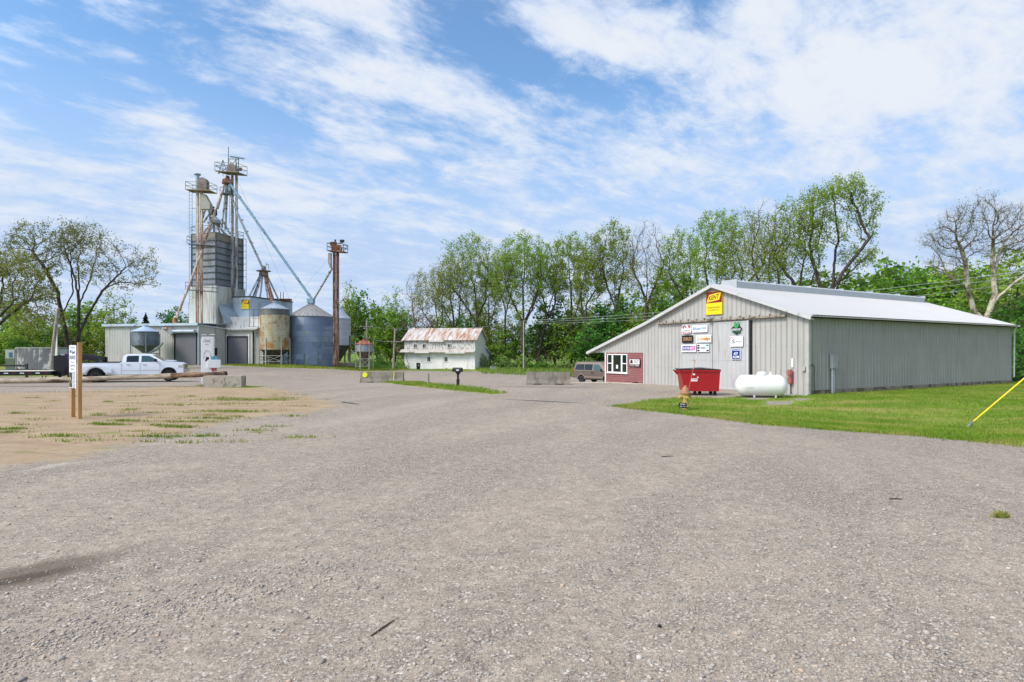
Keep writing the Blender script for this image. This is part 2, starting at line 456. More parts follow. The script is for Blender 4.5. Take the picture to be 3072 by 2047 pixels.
FAR_EDGE = xy((1730, 1134), (1640, 1124), (1530, 1115), (1450, 1112.5))
lot = [(-90, -12), (22, -12), (16, 8), (15, 24), (11, 34), (8.5, 43), (14, 46)] + FAR_EDGE + [(-6, 82), (-18, 88), (-30, 92), (-62, 90), (-64, 62), (-75, 52), (-90, 50)]
STAINS = [(-4.5, 5.2, 1.3, .5, 50, '#5a4d40', .72), (-4.6, 5.0, .9, .16, 45, '#40372e', .6), (-9.2, 9.9, 2.2, .6, 24, '#c9bfae', .3),
          (2.2, 33.5, 5, 1.2, -8, '#7b7167', .6), (-12, 26.5, 3.0, .5, -5, '#6d6152', .6), (1.3, 23.8, 2.9, .26, -32, '#45403a', .9), (-6.7, 23.1, 1.5, .24, -49, '#45403a', .9), (-4, 20, 7, 1.2, 75, '#c2b8ab', .14)]
M_GRAVEL = ground_mat('gravel', STAINS)
sheet('gravel_lot', jag(lot, 3, .25, 3), 0., 1., M_GRAVEL)

dirt = xy((-60, 1178), (200, 1176), (480, 1160), (610, 1156), (700, 1160), (790, 1158), (880, 1170), (1010, 1197), (1075, 1218), (960, 1240), (800, 1256), (660, 1282), (540, 1310), (400, 1352), (250, 1385), (0, 1420), (-300, 1440), (-400, 1200))
DIRT_POLY = jag(dirt, .6, .18, 5)
M_DIRT = ground_mat('bare_dirt', None, True)
sheet('dirt_patch', DIRT_POLY, .015, .5, M_DIRT, edge=1.6)

lawn_px = [(1848, 1218), (1900, 1226), (2000, 1237), (2140, 1254), (2285, 1273), (2500, 1290), (2742, 1307), (3072, 1339)]
lawn = xy(*lawn_px)+[(13.2, 9.8), (22, 1), (45, -6), (80, 10), (80, 60), (34.5, 42)]+[(33.4, 37.8), (14.3, 27.2)]+xy((2420, 1189), (2330, 1186), (2240, 1190), (2160, 1196), (2050, 1193), (1950, 1200))
LAWN_POLY = jag(lawn, .35, .07, 8)
sheet('lawn', LAWN_POLY, .02, .5, M_LAWN)
mb_strip = xy((1075, 1146.5), (1130, 1143.5), (1220, 1147.5), (1290, 1151.5), (1375, 1157.5), (1460, 1168), (1525, 1181), (1478, 1183), (1375, 1174), (1290, 1164.5), (1180, 1153))
STRIP_POLY = jag(mb_strip, .4, .06, 2)
sheet('grass_strip', STRIP_POLY, .03, .25, M_STRIP)
mill_verge = [tuple(gp(660, 1096)[:2])]+xy((700, 1099), (800, 1103), (900, 1106), (1010, 1108), (1080, 1114), (1200, 1112), (1230, 1108), (1205, 1099))+[(-18, 100), (-34, 84), (-41, 84)]
VERGE_POLY = jag(mill_verge, 1., .2, 4)
sheet('grass_verge', VERGE_POLY, .03, 1., M_STRIP)
barn_verge = xy((1255, 1104.5), (1320, 1108), (1400, 1113), (1450, 1117), (1540, 1117.5), (1500, 1112.5), (1400, 1107.5), (1300, 1104))
sheet('barn_verge', jag(barn_verge, 1., .15, 6), .035, .5, M_STRIP)
left_verge = [(-80, 47.5), (-36, 47.5), (-33.5, 49.5), (-34, 56), (-43, 78), (-70, 78), (-80, 60)]
sheet('roadside_verge', jag(left_verge, 1.2, .2, 9), .03, 1., M_STRIP)
block_verge = xy((600, 1160), (640, 1165), (740, 1167), (800, 1162), (740, 1157), (640, 1158))
sheet('block_verge', jag(block_verge, .4, .05, 12), .035, .25, M_STRIP)

# pale gravel bald spots on the lawn by the gas tank, and the concrete apron at the office
M_CONC = mat('concrete', '#a39b8e', .9, var=.12, vs=1.5, bump=.3, bs=60, c2='#7d766a', thr=.58, cs=1.2)
BARE = []
for k, pp in enumerate([[(2215, 1195), (2330, 1190), (2350, 1196), (2290, 1203), (2225, 1202)], [(2270, 1204), (2410, 1200), (2395, 1219), (2285, 1222)], [(2365, 1194), (2450, 1196), (2425, 1207), (2370, 1205)]]):
    BARE.append(jag(xy(*pp), .15, .07, 30+k)); sheet('bare_gravel', BARE[-1], .034+.002*k, .25, M_GRAVEL)

# ------------------------------------------------------------------ grass blades, weeds, stones
def leafy_mat(name, cols, trans=.35, vs=.35, dry=None):
    if name in MATS: return MATS[name]
    m, g = new_mat(name); out = g.n('OutputMaterial'); tc = g.n('TexCoord').outputs['Object']
    ge = g.n('NewGeometry')
    rp = g.n('ValToRGB'); g.l(ge.outputs['Random Per Island'], rp.inputs[0]); el = rp.color_ramp.elements
    el[0].color = (*col(cols[0]), 1); el[1].color = (*col(cols[-1]), 1)
    for i, cc in enumerate(cols[1:-1]):
        e = el.new((i+1)/(len(cols)-1)); e.color = (*col(cc), 1)
    oi = g.n('ObjectInfo')
    c = g.mix(g.ramp(g.noise(tc, vs, 3, .5), .35, .65), rp.outputs[0], col(cols[0]), 'MIX')
    if dry: c = g.mix(g.math('MULTIPLY', g.ramp(g.noise(g.mapping(tc, (3, 8, 0), rot=(0, 0, R(30)), scale=(.25, 1., 1)), .8, 6, .7), .47, .62), .62), c, col(dry))
    hs = g.n('HueSaturation'); g.l(c, hs.inputs['Color'])
    g.l(g.math('MULTIPLY_ADD', oi.outputs['Random'], .03, .485), hs.inputs['Hue']); g.l(g.math('MULTIPLY_ADD', oi.outputs['Random'], .3, .95), hs.inputs['Value'])
    d = g.n('BsdfDiffuse'); t = g.n('BsdfTranslucent'); g.l(hs.outputs[0], d.inputs[0]); g.l(hs.outputs[0], t.inputs[0])
    mx = g.n('MixShader'); mx.inputs[0].default_value = trans; g.l(d.outputs[0], mx.inputs[1]); g.l(t.outputs[0], mx.inputs[2])
    g.l(mx.outputs[0], out.inputs[0]); MATS[name] = m
    return m
M_BLADE = leafy_mat('grass_blade', ['#628024', '#78922e', '#92a640', '#4e6c1e', '#b0a660'], .35, .7, '#a89a5a')
def mesh_np(name, V, F, m, kind=None, smooth=False, parent=None, mi=None):
    me = bpy.data.meshes.new(name); k = F.shape[1]
    me.vertices.add(len(V)); me.vertices.foreach_set('co', np.asarray(V, 'f4').ravel())
    me.loops.add(F.size); me.loops.foreach_set('vertex_index', F.astype('i4').ravel())
    me.polygons.add(len(F)); me.polygons.foreach_set('loop_start', np.arange(0, F.size, k, dtype='i4'))
    me.polygons.foreach_set('loop_total', np.full(len(F), k, 'i4')) if hasattr(me.polygons[0], 'loop_total') and False else None
    for m_ in (m if isinstance(m, (list, tuple)) else [m]): me.materials.append(m_)
    if mi is not None: me.polygons.foreach_set('material_index', np.asarray(mi, 'i4'))
    me.update(calc_edges=True)
    if smooth: me.polygons.foreach_set('use_smooth', [True]*len(me.polygons))
    o = bpy.data.objects.new(name, me); COL.objects.link(o)
    if kind: o['kind'] = kind
    if parent is not None: o.parent = parent
    return o
def pts_in(poly, n, r, ymax=1e9, power=0.):
    px = np.array([p[0] for p in poly]); py = np.array([p[1] for p in poly]); out = []
    got = 0
    while got < n:
        x = r.uniform(px.min(), px.max(), n*2); y = r.uniform(py.min(), min(py.max(), ymax), n*2)
        k = in_poly(x, y, poly) & (np.abs(x/np.maximum(y, .1)) < 1.0) & (y > 2)
        if power: k &= r.uniform(0, 1, n*2) < (10/np.maximum(y, 10))**power
        out.append(np.stack([x[k], y[k]], 1)); got += k.sum()
    return np.concatenate(out)[:n]
def blades(name, xyp, h, w, m, off=0., r=rng):
    n = len(xyp); z = gzv(xyp[:, 0], xyp[:, 1])+off
    a = r.uniform(0, 2*np.pi, n); hh = h*r.uniform(.5, 1.3, n); ww = w*r.uniform(.6, 1.4, n); ln = r.uniform(0, .7, n)*hh; b = r.uniform(0, 2*np.pi, n)
    c = np.stack([xyp[:, 0], xyp[:, 1], z-.01], 1)
    d = np.stack([np.cos(a)*ww, np.sin(a)*ww, np.zeros(n)], 1)
    tip = c+np.stack([np.cos(b)*ln, np.sin(b)*ln, hh], 1)
    V = np.stack([c-d, c+d, tip], 1).reshape(-1, 3)
    return mesh_np(name, V, np.arange(3*n).reshape(-1, 3), m, 'stuff')
lawn_pts = pts_in(LAWN_POLY, 95000, rng, 45, 1.)
bk = np.zeros(len(lawn_pts), bool)
for bp_ in BARE: bk |= in_poly(lawn_pts[:, 0], lawn_pts[:, 1], bp_)
lawn_pts = lawn_pts[~bk | (rng.uniform(0, 1, len(bk)) < .12)]
blades('grass', lawn_pts, .075, .011, M_BLADE, .02)
lp = np.array(lawn[:9]); k_ = rng.integers(0, 8, 5000); t_ = rng.uniform(0, 1, (5000, 1))
blades('grass', lp[k_]+(lp[k_+1]-lp[k_])*t_+rng.normal(0, .16, (5000, 2)), .08, .012, M_BLADE, .0)
blades('grass', pts_in(STRIP_POLY, 9000, rng), .12, .018, M_BLADE, .03)
blades('grass', pts_in(VERGE_POLY, 9000, rng), .16, .035, M_BLADE, .03)
# weeds that come up through the dirt, thickest along its eastern edge
def clump_pts(cl, r):
    out = []
    for px, py, rx, ry, n in cl:
        q = gp(px, py); a = r.normal(0, 1, (n, 2))*np.array([rx, ry])*.5+np.array([q.x, q.y]); out.append(a)
    return np.concatenate(out)
CL = [(735, 1202, 2.2, .55, 900), (800, 1200, 1.4, .4, 500), (690, 1197, .9, .3, 250), (680, 1236, 1.5, .35, 620), (725, 1238, .8, .25, 250), (580, 1268, 1.1, .22, 380), (640, 1257, .7, .2, 200), (545, 1285, .5, .12, 160), (520, 1282, .5, .12, 150), (455, 1312, .8, .12, 260), (380, 1265, .6, .16, 260), (330, 1277, .5, .15, 260), (300, 1274, .4, .1, 160), (195, 1312, .45, .1, 180), (30, 1290, .6, .25, 260), (12, 1300, .5, .2, 200),
      (540, 1216, .9, .15, 120), (370, 1234, .5, .1, 60), (620, 1310, .5, .12, 120), (860, 1196, 1., .3, 150), (650, 1162, 2.5, .5, 600), (720, 1163, 1.5, .4, 300), (615, 1157, .6, .35, 350), (760, 1161, 1.2, .3, 150), (240, 1178, 3., .3, 200), (3003, 1553, .1, .03, 90), (470, 1240, .4, .1, 50), (560, 1240, .4, .1, 50), (700, 1215, 2., .6, 200)]
cp = np.concatenate([clump_pts(CL, rng), clump_pts([(rng.uniform(30, 900), rng.uniform(1182, 1330), rng.uniform(.2, .8), rng.uniform(.08, .2), int(rng.uniform(20, 90))) for _ in range(60)], rng)])
blades('weeds', cp, .08, .010, M_BLADE, .012)
fld = [(-4, 74), (12, 58), (40, 62), (40, 112), (-8, 112)]
M_TALL = leafy_mat('tall_grass_blade', ['#667c30', '#82924a', '#98985a', '#566c28'], .3, .3)
blades('tall_grass', pts_in(fld, 22000, rng), .45, .06, M_TALL, -.05)
# loose stones in the gravel, near the camera where single stones can be seen
def stones():
    r = np.random.default_rng(5); n = 17000
    u = r.uniform(0, 1, n); y = 3.2*(12/3.2)**(u**1.25); x = r.uniform(-1, 1, n)*y*.95
    bx = r.uniform(0, 1, 3600); x2 = -3.9+2.6*bx+r.normal(0, .34, 3600); y2 = 3.4+2.4*bx+r.normal(0, .22, 3600); a2 = r.uniform(0, 1, 8000); x3 = r.uniform(1.0, 5.2, 8000); y3 = 3.3+3.2*a2**1.4
    dens = .45+.55*np.sin(x*.9+y*1.7)*np.sin(x*1.6-y*.8+2)+.25*(x/y)
    k = r.uniform(0, 1, n) < np.clip(dens+.25, .12, 1); x, y = np.concatenate([x[k], x2, x3]), np.concatenate([y[k], y2, y3]); n = len(x)
    k = ~in_poly(x, y, LAWN_POLY) & ~in_poly(x, y, DIRT_POLY); x, y = x[k], y[k]; n = len(x)
    bm = bmesh.new(); bmesh.ops.create_icosphere(bm, subdivisions=1, radius=1)
    T = np.array([v.co[:] for v in bm.verts]); F = np.array([[v.index for v in f.verts] for f in bm.faces]); bm.free()
    s = .0036+.0042*r.gamma(1.3, .6, n); s = np.minimum(s, .022)
    J = T[None]*r.uniform(.7, 1.3, (n, len(T), 1))
    sc = np.stack([r.uniform(.8, 1.5, n), r.uniform(.7, 1.1, n), r.uniform(.45, .8, n)], 1)*s[:, None]
    J = J*sc[:, None]; a = r.uniform(0, 2*np.pi, n); ca, sa = np.cos(a)[:, None], np.sin(a)[:, None]
    X = J[..., 0]*ca-J[..., 1]*sa+x[:, None]; Yv = J[..., 0]*sa+J[..., 1]*ca+y[:, None]; Z = J[..., 2]+(s*.25)[:, None]
    V = np.stack([X, Yv, Z], -1).reshape(-1, 3); FF = (F[None]+(np.arange(n)*len(T))[:, None, None]).reshape(-1, 3)
    m, g = new_mat('loose_stone'); out = g.n('OutputMaterial'); p = g.n('BsdfPrincipled'); p.inputs['Roughness'].default_value = .9; p.inputs['Specular IOR Level'].default_value = .2
    ge = g.n('NewGeometry'); rp = g.n('ValToRGB'); g.l(ge.outputs['Random Per Island'], rp.inputs[0]); el = rp.color_ramp.elements
    for pos, c in ((0, '#8f867d'), (1, '#c4bab0')):
        el[pos].color = (*col(c), 1)
    for pos, c in ((.12, '#857d76'), (.35, '#9d948a'), (.6, '#aca295'), (.8, '#a69d90'), (.93, '#b79f86')):
        e = el.new(pos); e.color = (*col(c), 1)
    g.l(rp.outputs[0], p.inputs['Base Color']); g.l(p.outputs[0], out.inputs[0])
    mesh_np('gravel', V, FF, m, 'stuff')
stones()
# ------------------------------------------------------------------ trees (branch skeletons grown toward points in the crown)
M_BARK = mat('bark', '#4c4238', .95, var=.3, vs=3, bump=.6, bs=14, c2='#2e2823', thr=.55, st=(3, 3, .5), cs=2)
M_TWIG = mat('twig_bark', '#685c4f', .95, var=.2, vs=1.)
M_BARK_GREY = mat('grey_bark', '#6d6356', .95, var=.25, vs=3, bump=.5, bs=14, c2='#3d362f', thr=.6, st=(3, 3, .5), cs=2)
M_BARK_PALE = mat('sycamore_bark', '#b3a893', .9, var=.15, vs=2, bump=.3, bs=10, c2='#6f6350', thr=.52, st=(1, 1, .6), cs=1.6)
LEAF = {
    'fresh': leafy_mat('fresh_leaf', ['#7f9636', '#97ac46', '#b0be5a', '#6c8230', '#8ba03e'], .5, .25),
    'olive': leafy_mat('olive_leaf', ['#858c42', '#9c9e50', '#727c3a', '#aeac60'], .4, .3),
    'deep': leafy_mat('deep_leaf', ['#44702e', '#558636', '#68963e', '#3a6028', '#789c44'], .35, .3),
    'bright': leafy_mat('bright_leaf', ['#6a9434', '#7ea63c', '#96b84a', '#5a842c'], .4, .3),
    'bud': leafy_mat('bud_leaf', ['#747c44', '#868a50', '#626c3c', '#92945c'], .35, .4),
    'dull': leafy_mat('dull_leaf', ['#80705a', '#928462', '#6e6c46', '#a09074'], .3, .4),
    'spruce': leafy_mat('spruce_needle', ['#1f3226', '#294030', '#324a3a'], .1, .5),
}
def grow(seed, bole, lobes, natt, step, kill=1.5, nmax=1500, up=.12, jit=.25):
    """bole: list of polylines (trunk and any main stems) ; lobes: (cx,cy,cz,rx,ry,rz,weight)"""
    r = np.random.default_rng(seed); pos = []; par = []; start = []
    for line in bole:
        L = [np.array(q, float) for q in line]
        if pos:
            d = [np.linalg.norm(np.array(p)-L[0]) for p in pos]; prev = int(np.argmin(d)); L[0] = pos[prev]
        else:
            pos.append(L[0]); par.append(-1); prev = 0
        for a, b in zip(L[:-1], L[1:]):
            k = max(1, int(np.linalg.norm(b-a)/step))
            for i in range(1, k+1):
                q = a+(b-a)*i/k+r.normal(0, step*.07, 3)*(1 if i < k else 0)
                pos.append(q); par.append(prev); prev = len(pos)-1
        start.append((line[0][2], prev))
    w = np.array([l[6] for l in lobes], float); w /= w.sum()
    ch = r.choice(len(lobes), natt, p=w); v = r.normal(0, 1, (natt, 3)); v /= np.linalg.norm(v, axis=1)[:, None]
    v *= r.uniform(0, 1, natt)[:, None]**(1/2.6); L = np.array(lobes)
    att = L[ch, :3]+v*L[ch, 3:6]
    N0 = len(pos); zmin = max(q[-1][2] for q in bole[:1])*.62
    P_ = np.zeros((nmax+N0+400, 3)); P_[:N0] = pos; nn = N0; kids = np.zeros(len(P_), int)
    el = np.array([i for i in range(N0) if P_[i, 2] >= zmin or par[i] > len(bole[0])*40])
    D = np.linalg.norm(att[:, None]-P_[el][None], axis=2); ni = el[D.argmin(1)]; nd = D.min(1)
    alive = np.ones(natt, bool)
    for it in range(160):
        idx = np.nonzero(alive)[0]
        if len(idx) == 0 or nn > nmax: break
        d = att[idx]-P_[ni[idx]]; d /= np.linalg.norm(d, axis=1)[:, None]+1e-9
        acc = np.zeros((nn, 3)); cnt = np.zeros(nn); np.add.at(acc, ni[idx], d); np.add.at(cnt, ni[idx], 1)
        src = np.nonzero((cnt > 0) & (kids[:nn] < 3))[0]
        if len(src) == 0: break
        g_ = acc[src]/cnt[src][:, None]; g_[:, 2] += up; g_ += r.normal(0, jit, g_.shape)
        # carry on in the direction the branch already has
        pa = np.array([par[s] for s in src]); inh = np.where((pa >= 0)[:, None], P_[src]-P_[np.maximum(pa, 0)], 0); inh /= np.linalg.norm(inh, axis=1)[:, None]+1e-9
        g_ += inh*.4*(kids[src] == 0)[:, None]
        g_ /= np.linalg.norm(g_, axis=1)[:, None]+1e-9
        new = P_[src]+g_*step; m = len(src)
        if nn+m > len(P_): break
        P_[nn:nn+m] = new; par.extend(src.tolist()); kids[src] += 1
        D = np.linalg.norm(att[idx][:, None]-new[None], axis=2); dm = D.min(1); am = D.argmin(1)
        b = dm < nd[idx]; ni[idx[b]] = nn+am[b]; nd[idx[b]] = dm[b]
        alive[idx[nd[idx] < kill*step]] = False; nn += m
    return P_[:nn], np.array(par[:nn])
def radii(pos, par, r0, rbase, e=2.02):
    n = len(par); acc = np.zeros(n); nch = np.bincount(par[1:], minlength=n)
    for i in range(n-1, 0, -1):
        if acc[i] == 0: acc[i] = 1.
        acc[par[i]] += acc[i]
    rad = acc**(1/e); rad = rad/rad[0]*rbase
    return np.maximum(rad, r0), nch
def frusta(A, B, ra, rb, k):
    d = B-A; d /= np.linalg.norm(d, axis=1)[:, None]+1e-9
    u = np.where(np.abs(d[:, 2:3]) < .9, np.array([[0, 0, 1.]]), np.array([[1., 0, 0]])); a = np.cross(d, u); a /= np.linalg.norm(a, axis=1)[:, None]; b = np.cross(d, a)
    t = 2*np.pi*np.arange(k)/k; c, s = np.cos(t), np.sin(t)
    ring = a[:, None]*c[None, :, None]+b[:, None]*s[None, :, None]
    V = np.concatenate([A[:, None]+ring*ra[:, None, None], B[:, None]+ring*rb[:, None, None]], 1)
    n = len(A); base = np.arange(n)[:, None]*2*k; i = np.arange(k); j = (i+1) % k
    F = np.stack([base+i, base+j, base+k+j, base+k+i], -1).reshape(-1, 4)
    return V.reshape(-1, 3), F
def tree_meshes(seed, bole, lobes, natt=500, step=.55, rbase=.4, r0=.018, twig=(2, .9), leaves=(3500, .26, .5), leafmat='fresh', bark=None, nmax=3200, up=.12, jit=.25, kill=1.45, thr=.07, bare=None, bigr=.05, e=2.02):
    r = np.random.default_rng(seed+1000)
    pos, par = grow(seed, bole, lobes, natt, step, kill, nmax, up, jit)
    rad, nch = radii(pos, par, r0, rbase, e)
    i = np.arange(1, len(par)); A, B, ra, rb = pos[par[i]], pos[i], rad[par[i]], rad[i]
    ra = np.minimum(ra, rb*1.6)
    # flare at the foot
    big = rb > bigr; Vs = []; Fs = []; o = 0
    for m, k in ((big, 7), (~big, 4)):
        if m.any():
            ext = (B[m]-A[m])*.06
            V, F = frusta(A[m]-ext, B[m]+ext, ra[m], rb[m], k); Vs.append(V); Fs.append(F+o); o += len(V)
    thr = max(thr, float(np.quantile(rad, .55))); tips = np.nonzero((rad <= thr) & (np.arange(len(rad)) > 5))[0]
    ntw = int(len(tips)*twig[0]); ti = r.choice(tips, ntw); dirn = pos[ti]-pos[par[ti]]; dirn /= np.linalg.norm(dirn, axis=1)[:, None]+1e-9
    dd = dirn*.7+r.normal(0, .55, dirn.shape); dd[:, 2] += .25; dd /= np.linalg.norm(dd, axis=1)[:, None]
    tl = twig[1]*r.uniform(.4, 1.3, ntw); ta = pos[ti]; tb = ta+dd*tl[:, None]
    V, F = frusta(ta, tb, np.full(ntw, r0*.8), np.full(ntw, r0*.3), 3); Vs.append(V); F4 = F+o; o += len(V); Fs.append(F4)
    nb = len(Fs[0]) if big.any() else 0; mi = np.ones(sum(len(f) for f in Fs), int); mi[:nb] = 0
    wood = (np.concatenate(Vs), np.concatenate(Fs), mi)
    nl, ls, spread = leaves
    if nl:
        pick = r.integers(0, ntw, nl); t = r.uniform(.25, 1.1, nl)[:, None]; c = ta[pick]+(tb[pick]-ta[pick])*t+r.normal(0, spread*.35, (nl, 3))
        if bare is not None:
            k = r.uniform(0, 1, nl) > np.clip((c[:, 2]-bare[0])/(bare[1]-bare[0]), 0, .97); c = c[k]; nl = len(c)
        s = ls*r.uniform(.55, 1.35, nl)[:, None]
        a = r.normal(0, 1, (nl, 3)); a /= np.linalg.norm(a, axis=1)[:, None]; b = r.normal(0, 1, (nl, 3)); b = np.cross(a, b); b /= np.linalg.norm(b, axis=1)[:, None]
        Q = np.stack([c-a*s*.5, c+b*s*.33+a*s*.05, c+a*s*.5, c-b*s*.33+a*s*.05], 1).reshape(-1, 3)
        leaf = (Q, np.arange(4*nl).reshape(-1, 4))
    else: leaf = None
    return wood, leaf
def tree(name, label, base, wood_leaf, leafmat, bark, group=None, cat='tree', sink=.15):
    t = thing(name, label, cat, (base[0], base[1], base[2]-sink), 0, group)
    mesh_np('trunk', wood_leaf[0][0], wood_leaf[0][1], [bark, M_TWIG], smooth=True, parent=t, mi=wood_leaf[0][2] if len(wood_leaf[0]) > 2 else None)
    if wood_leaf[1] is not None: mesh_np('crown', wood_leaf[1][0], wood_leaf[1][1], LEAF[leafmat], parent=t)
    return t
def row_tree(label, bx, Y, top, xl, xr, lean=0., leaf='fresh', n=3600, ls=.27, seed=1, fork=.42, low=.30, rbase=.42, bark=None, natt=520, bare=None, twig=(2, 1.0), lobes=None, name='tall_tree', group='tall trees along the wood edge', cat='tree', py_base=None, vase=True, stems=None, step=None, spread=.6):
    """bx: photo x of the foot, top: photo y of the crown's top, xl..xr its photo span"""
    X = (bx-CX)/FPX*Y; z0 = gz(X, Y); H = CAMZ-(top-HY)/FPX*Y-z0
    cx = ((xl+xr)/2-bx)/FPX*Y; hw = (xr-xl)/2/FPX*Y; r = np.random.default_rng(seed)
    tx = lean*H; bz = fork*H
    bole = [[(0, 0, -.3), (tx*.15, 0, H*.12), (tx*.5+r.normal(0, .15), r.normal(0, .2), bz*.6), (tx, r.normal(0, .3), bz), (tx*1.1+cx*.35, r.normal(0, .4), H*.62)]]
    for k in range(stems if stems is not None else 2):
        sg = 1 if k % 2 == 0 else -1; zb = bz*r.uniform(.72, 1.0); f = zb/bz
        bole.append([(tx*f, 0, zb), (tx+sg*hw*.28, r.normal(0, .8), zb+H*.12), (cx+sg*hw*.55, r.normal(0, 1.5), zb+H*.27)])
    if lobes is None:
        lobes = [(cx, 0, H*.80, hw*.95, hw*.8, H*.20, 1.3), (cx-hw*.55, 0, H*.67, hw*.58, hw*.6, H*.18, .8), (cx+hw*.55, .5, H*.67, hw*.58, hw*.6, H*.18, .8), (cx*.7, 0, H*(low+.12), hw*.4, hw*.4, H*.12, .10)]
    else:
        lobes = [((px-bx)/FPX*Y, dy, CAMZ-(py-HY)/FPX*Y-z0, rx/FPX*Y, ry if ry else rx/FPX*Y*.9, rz/FPX*Y, wgt) for px, py, rx, rz, wgt, dy, ry in lobes]
    wl = tree_meshes(seed, bole, lobes, natt=int(natt*2.4), step=step or max(.42, H*.023), rbase=rbase*.6, r0=.012, e=1.9, twig=twig, leaves=(int(n*2.2), ls*.88, spread), bare=bare)
    return tree(name, label, (X, Y, z0), wl, leaf, bark or M_BARK, group, cat)

RT = row_tree
# the row behind the white barn, from its left end to the grey shed
RT('bare dead tree leaning left behind the rusty roof of the white barn', 1279, 104, 806, 1205, 1300, -.10, 'dull', 0, seed=3, fork=.35, rbase=.26, bark=M_BARK_GREY, natt=260, twig=(1.5, .9), name='dead_tree', cat='dead tree', group=None)
RT('thin crooked tree right beside the dead leaning tree behind the barn', 1312, 102, 797, 1238, 1352, 0, 'olive', 1900, .26, seed=4, fork=.4, rbase=.3, natt=340)
RT('dark limbed tree with a half bare top just left of the broad crowned barn tree', 1374, 106, 758, 1285, 1410, -.04, 'olive', 2400, .25, seed=5, fork=.45, rbase=.4, bare=(15, 22))
RT('broad green crowned tall tree straight behind the right end of the barn roof', 1430, 104, 700, 1322, 1498, .0, 'fresh', 5200, .29, seed=6, fork=.42, rbase=.48, natt=700)
RT('slim straight trunked tree just left of the broad crown over the barn', 1412, 110, 830, 1385, 1440, 0, 'fresh', 900, .24, seed=7, fork=.6, rbase=.2, natt=150)
RT('forked thin tree between the two broad crowns near the barn gable', 1466, 108, 800, 1430, 1505, .0, 'fresh', 1500, .26, seed=8, fork=.38, rbase=.3, natt=300)
RT('mid sized green tree left of the thickest trunk beyond the barn gable', 1517, 103, 742, 1468, 1560, 0, 'fresh', 2500, .27, seed=9, fork=.5, rbase=.3, natt=360)
RT('thick trunked vase shaped tree beside the thin grey pole beyond the barn', 1570, 100, 700, 1478, 1655, 0, 'fresh', 5600, .29, seed=10, fork=.36, rbase=.62, natt=760, stems=4)
RT('right leaning dark trunked tree just right of the vase shaped tree', 1612, 102, 722, 1590, 1690, .10, 'fresh', 2600, .27, seed=11, fork=.5, rbase=.4, natt=380)
RT('yellow green tree spreading over the dark thicket left of the van', 1714, 100, 695, 1655, 1772, .0, 'fresh', 4200, .29, seed=12, fork=.4, rbase=.4, natt=560)
RT('left leaning slender tree above the brown van', 1774, 96, 700, 1725, 1822, -.07, 'fresh', 3000, .27, seed=13, fork=.48, rbase=.36, natt=420)
RT('tall tree with a leafy pointed top left of the bare topped tree', 1853, 96, 664, 1775, 1900, -.02, 'fresh', 3800, .28, seed=14, fork=.46, rbase=.42, natt=520)
RT('tall tree with a bare twiggy top over the left slope of the grey shed', 1940, 92, 662, 1872, 2012, 0, 'olive', 3400, .25, seed=15, fork=.45, rbase=.48, natt=620, bare=(13.5, 18.5), twig=(3, 1.2))
RT('green tree leaning right over the upper left slope of the shed roof', 2032, 90, 684, 1975, 2105, .06, 'fresh', 3400, .28, seed=16, fork=.42, rbase=.4, natt=480)
RT('leafy tree straight behind the peak of the shed gable', 2146, 84, 622, 2078, 2225, .0, 'fresh', 3900, .27, seed=17, fork=.42, rbase=.38, natt=560)
RT('wide low forked tree behind the left end of the ridge vent', 2202, 80, 622, 2150, 2330, .02, 'fresh', 3100, .25, seed=18, fork=.4, rbase=.44, natt=560, stems=3)
RT('half bare two limbed tree behind the ridge vent left of the leaning trunk', 2322, 76, 598, 2232, 2372, -.02, 'olive', 2300, .24, seed=19, fork=.42, rbase=.42, natt=520, bare=(16, 21), twig=(2.4, 1.))
RT('right leaning two stemmed tree behind the ridge vent beside the tallest tree', 2352, 75, 590, 2300, 2470, .08, 'fresh', 2600, .26, seed=20, fork=.4, rbase=.46, natt=500)
# the tallest, an open crown with one long right limb
RT('tallest tree of all with an open crown leaning right behind the shed roof', 2462, 74, 529, 2390, 2650, .05, 'fresh', 5200, .25, seed=21, fork=.46, rbase=.62, natt=820, stems=3, step=.5,
   lobes=[(2545, 560, 55, 34, 1.0, 0, 0), (2470, 590, 70, 34, 1.0, 0, 0), (2590, 620, 50, 50, .9, 0, 0), (2440, 660, 70, 40, .8, 0, 0), (2610, 690, 25, 40, .35, 0, 0), (2420, 735, 55, 35, .5, 0, 0), (2570, 765, 55, 35, .7, 0, 0), (2510, 690, 40, 60, .5, 0, 0)])
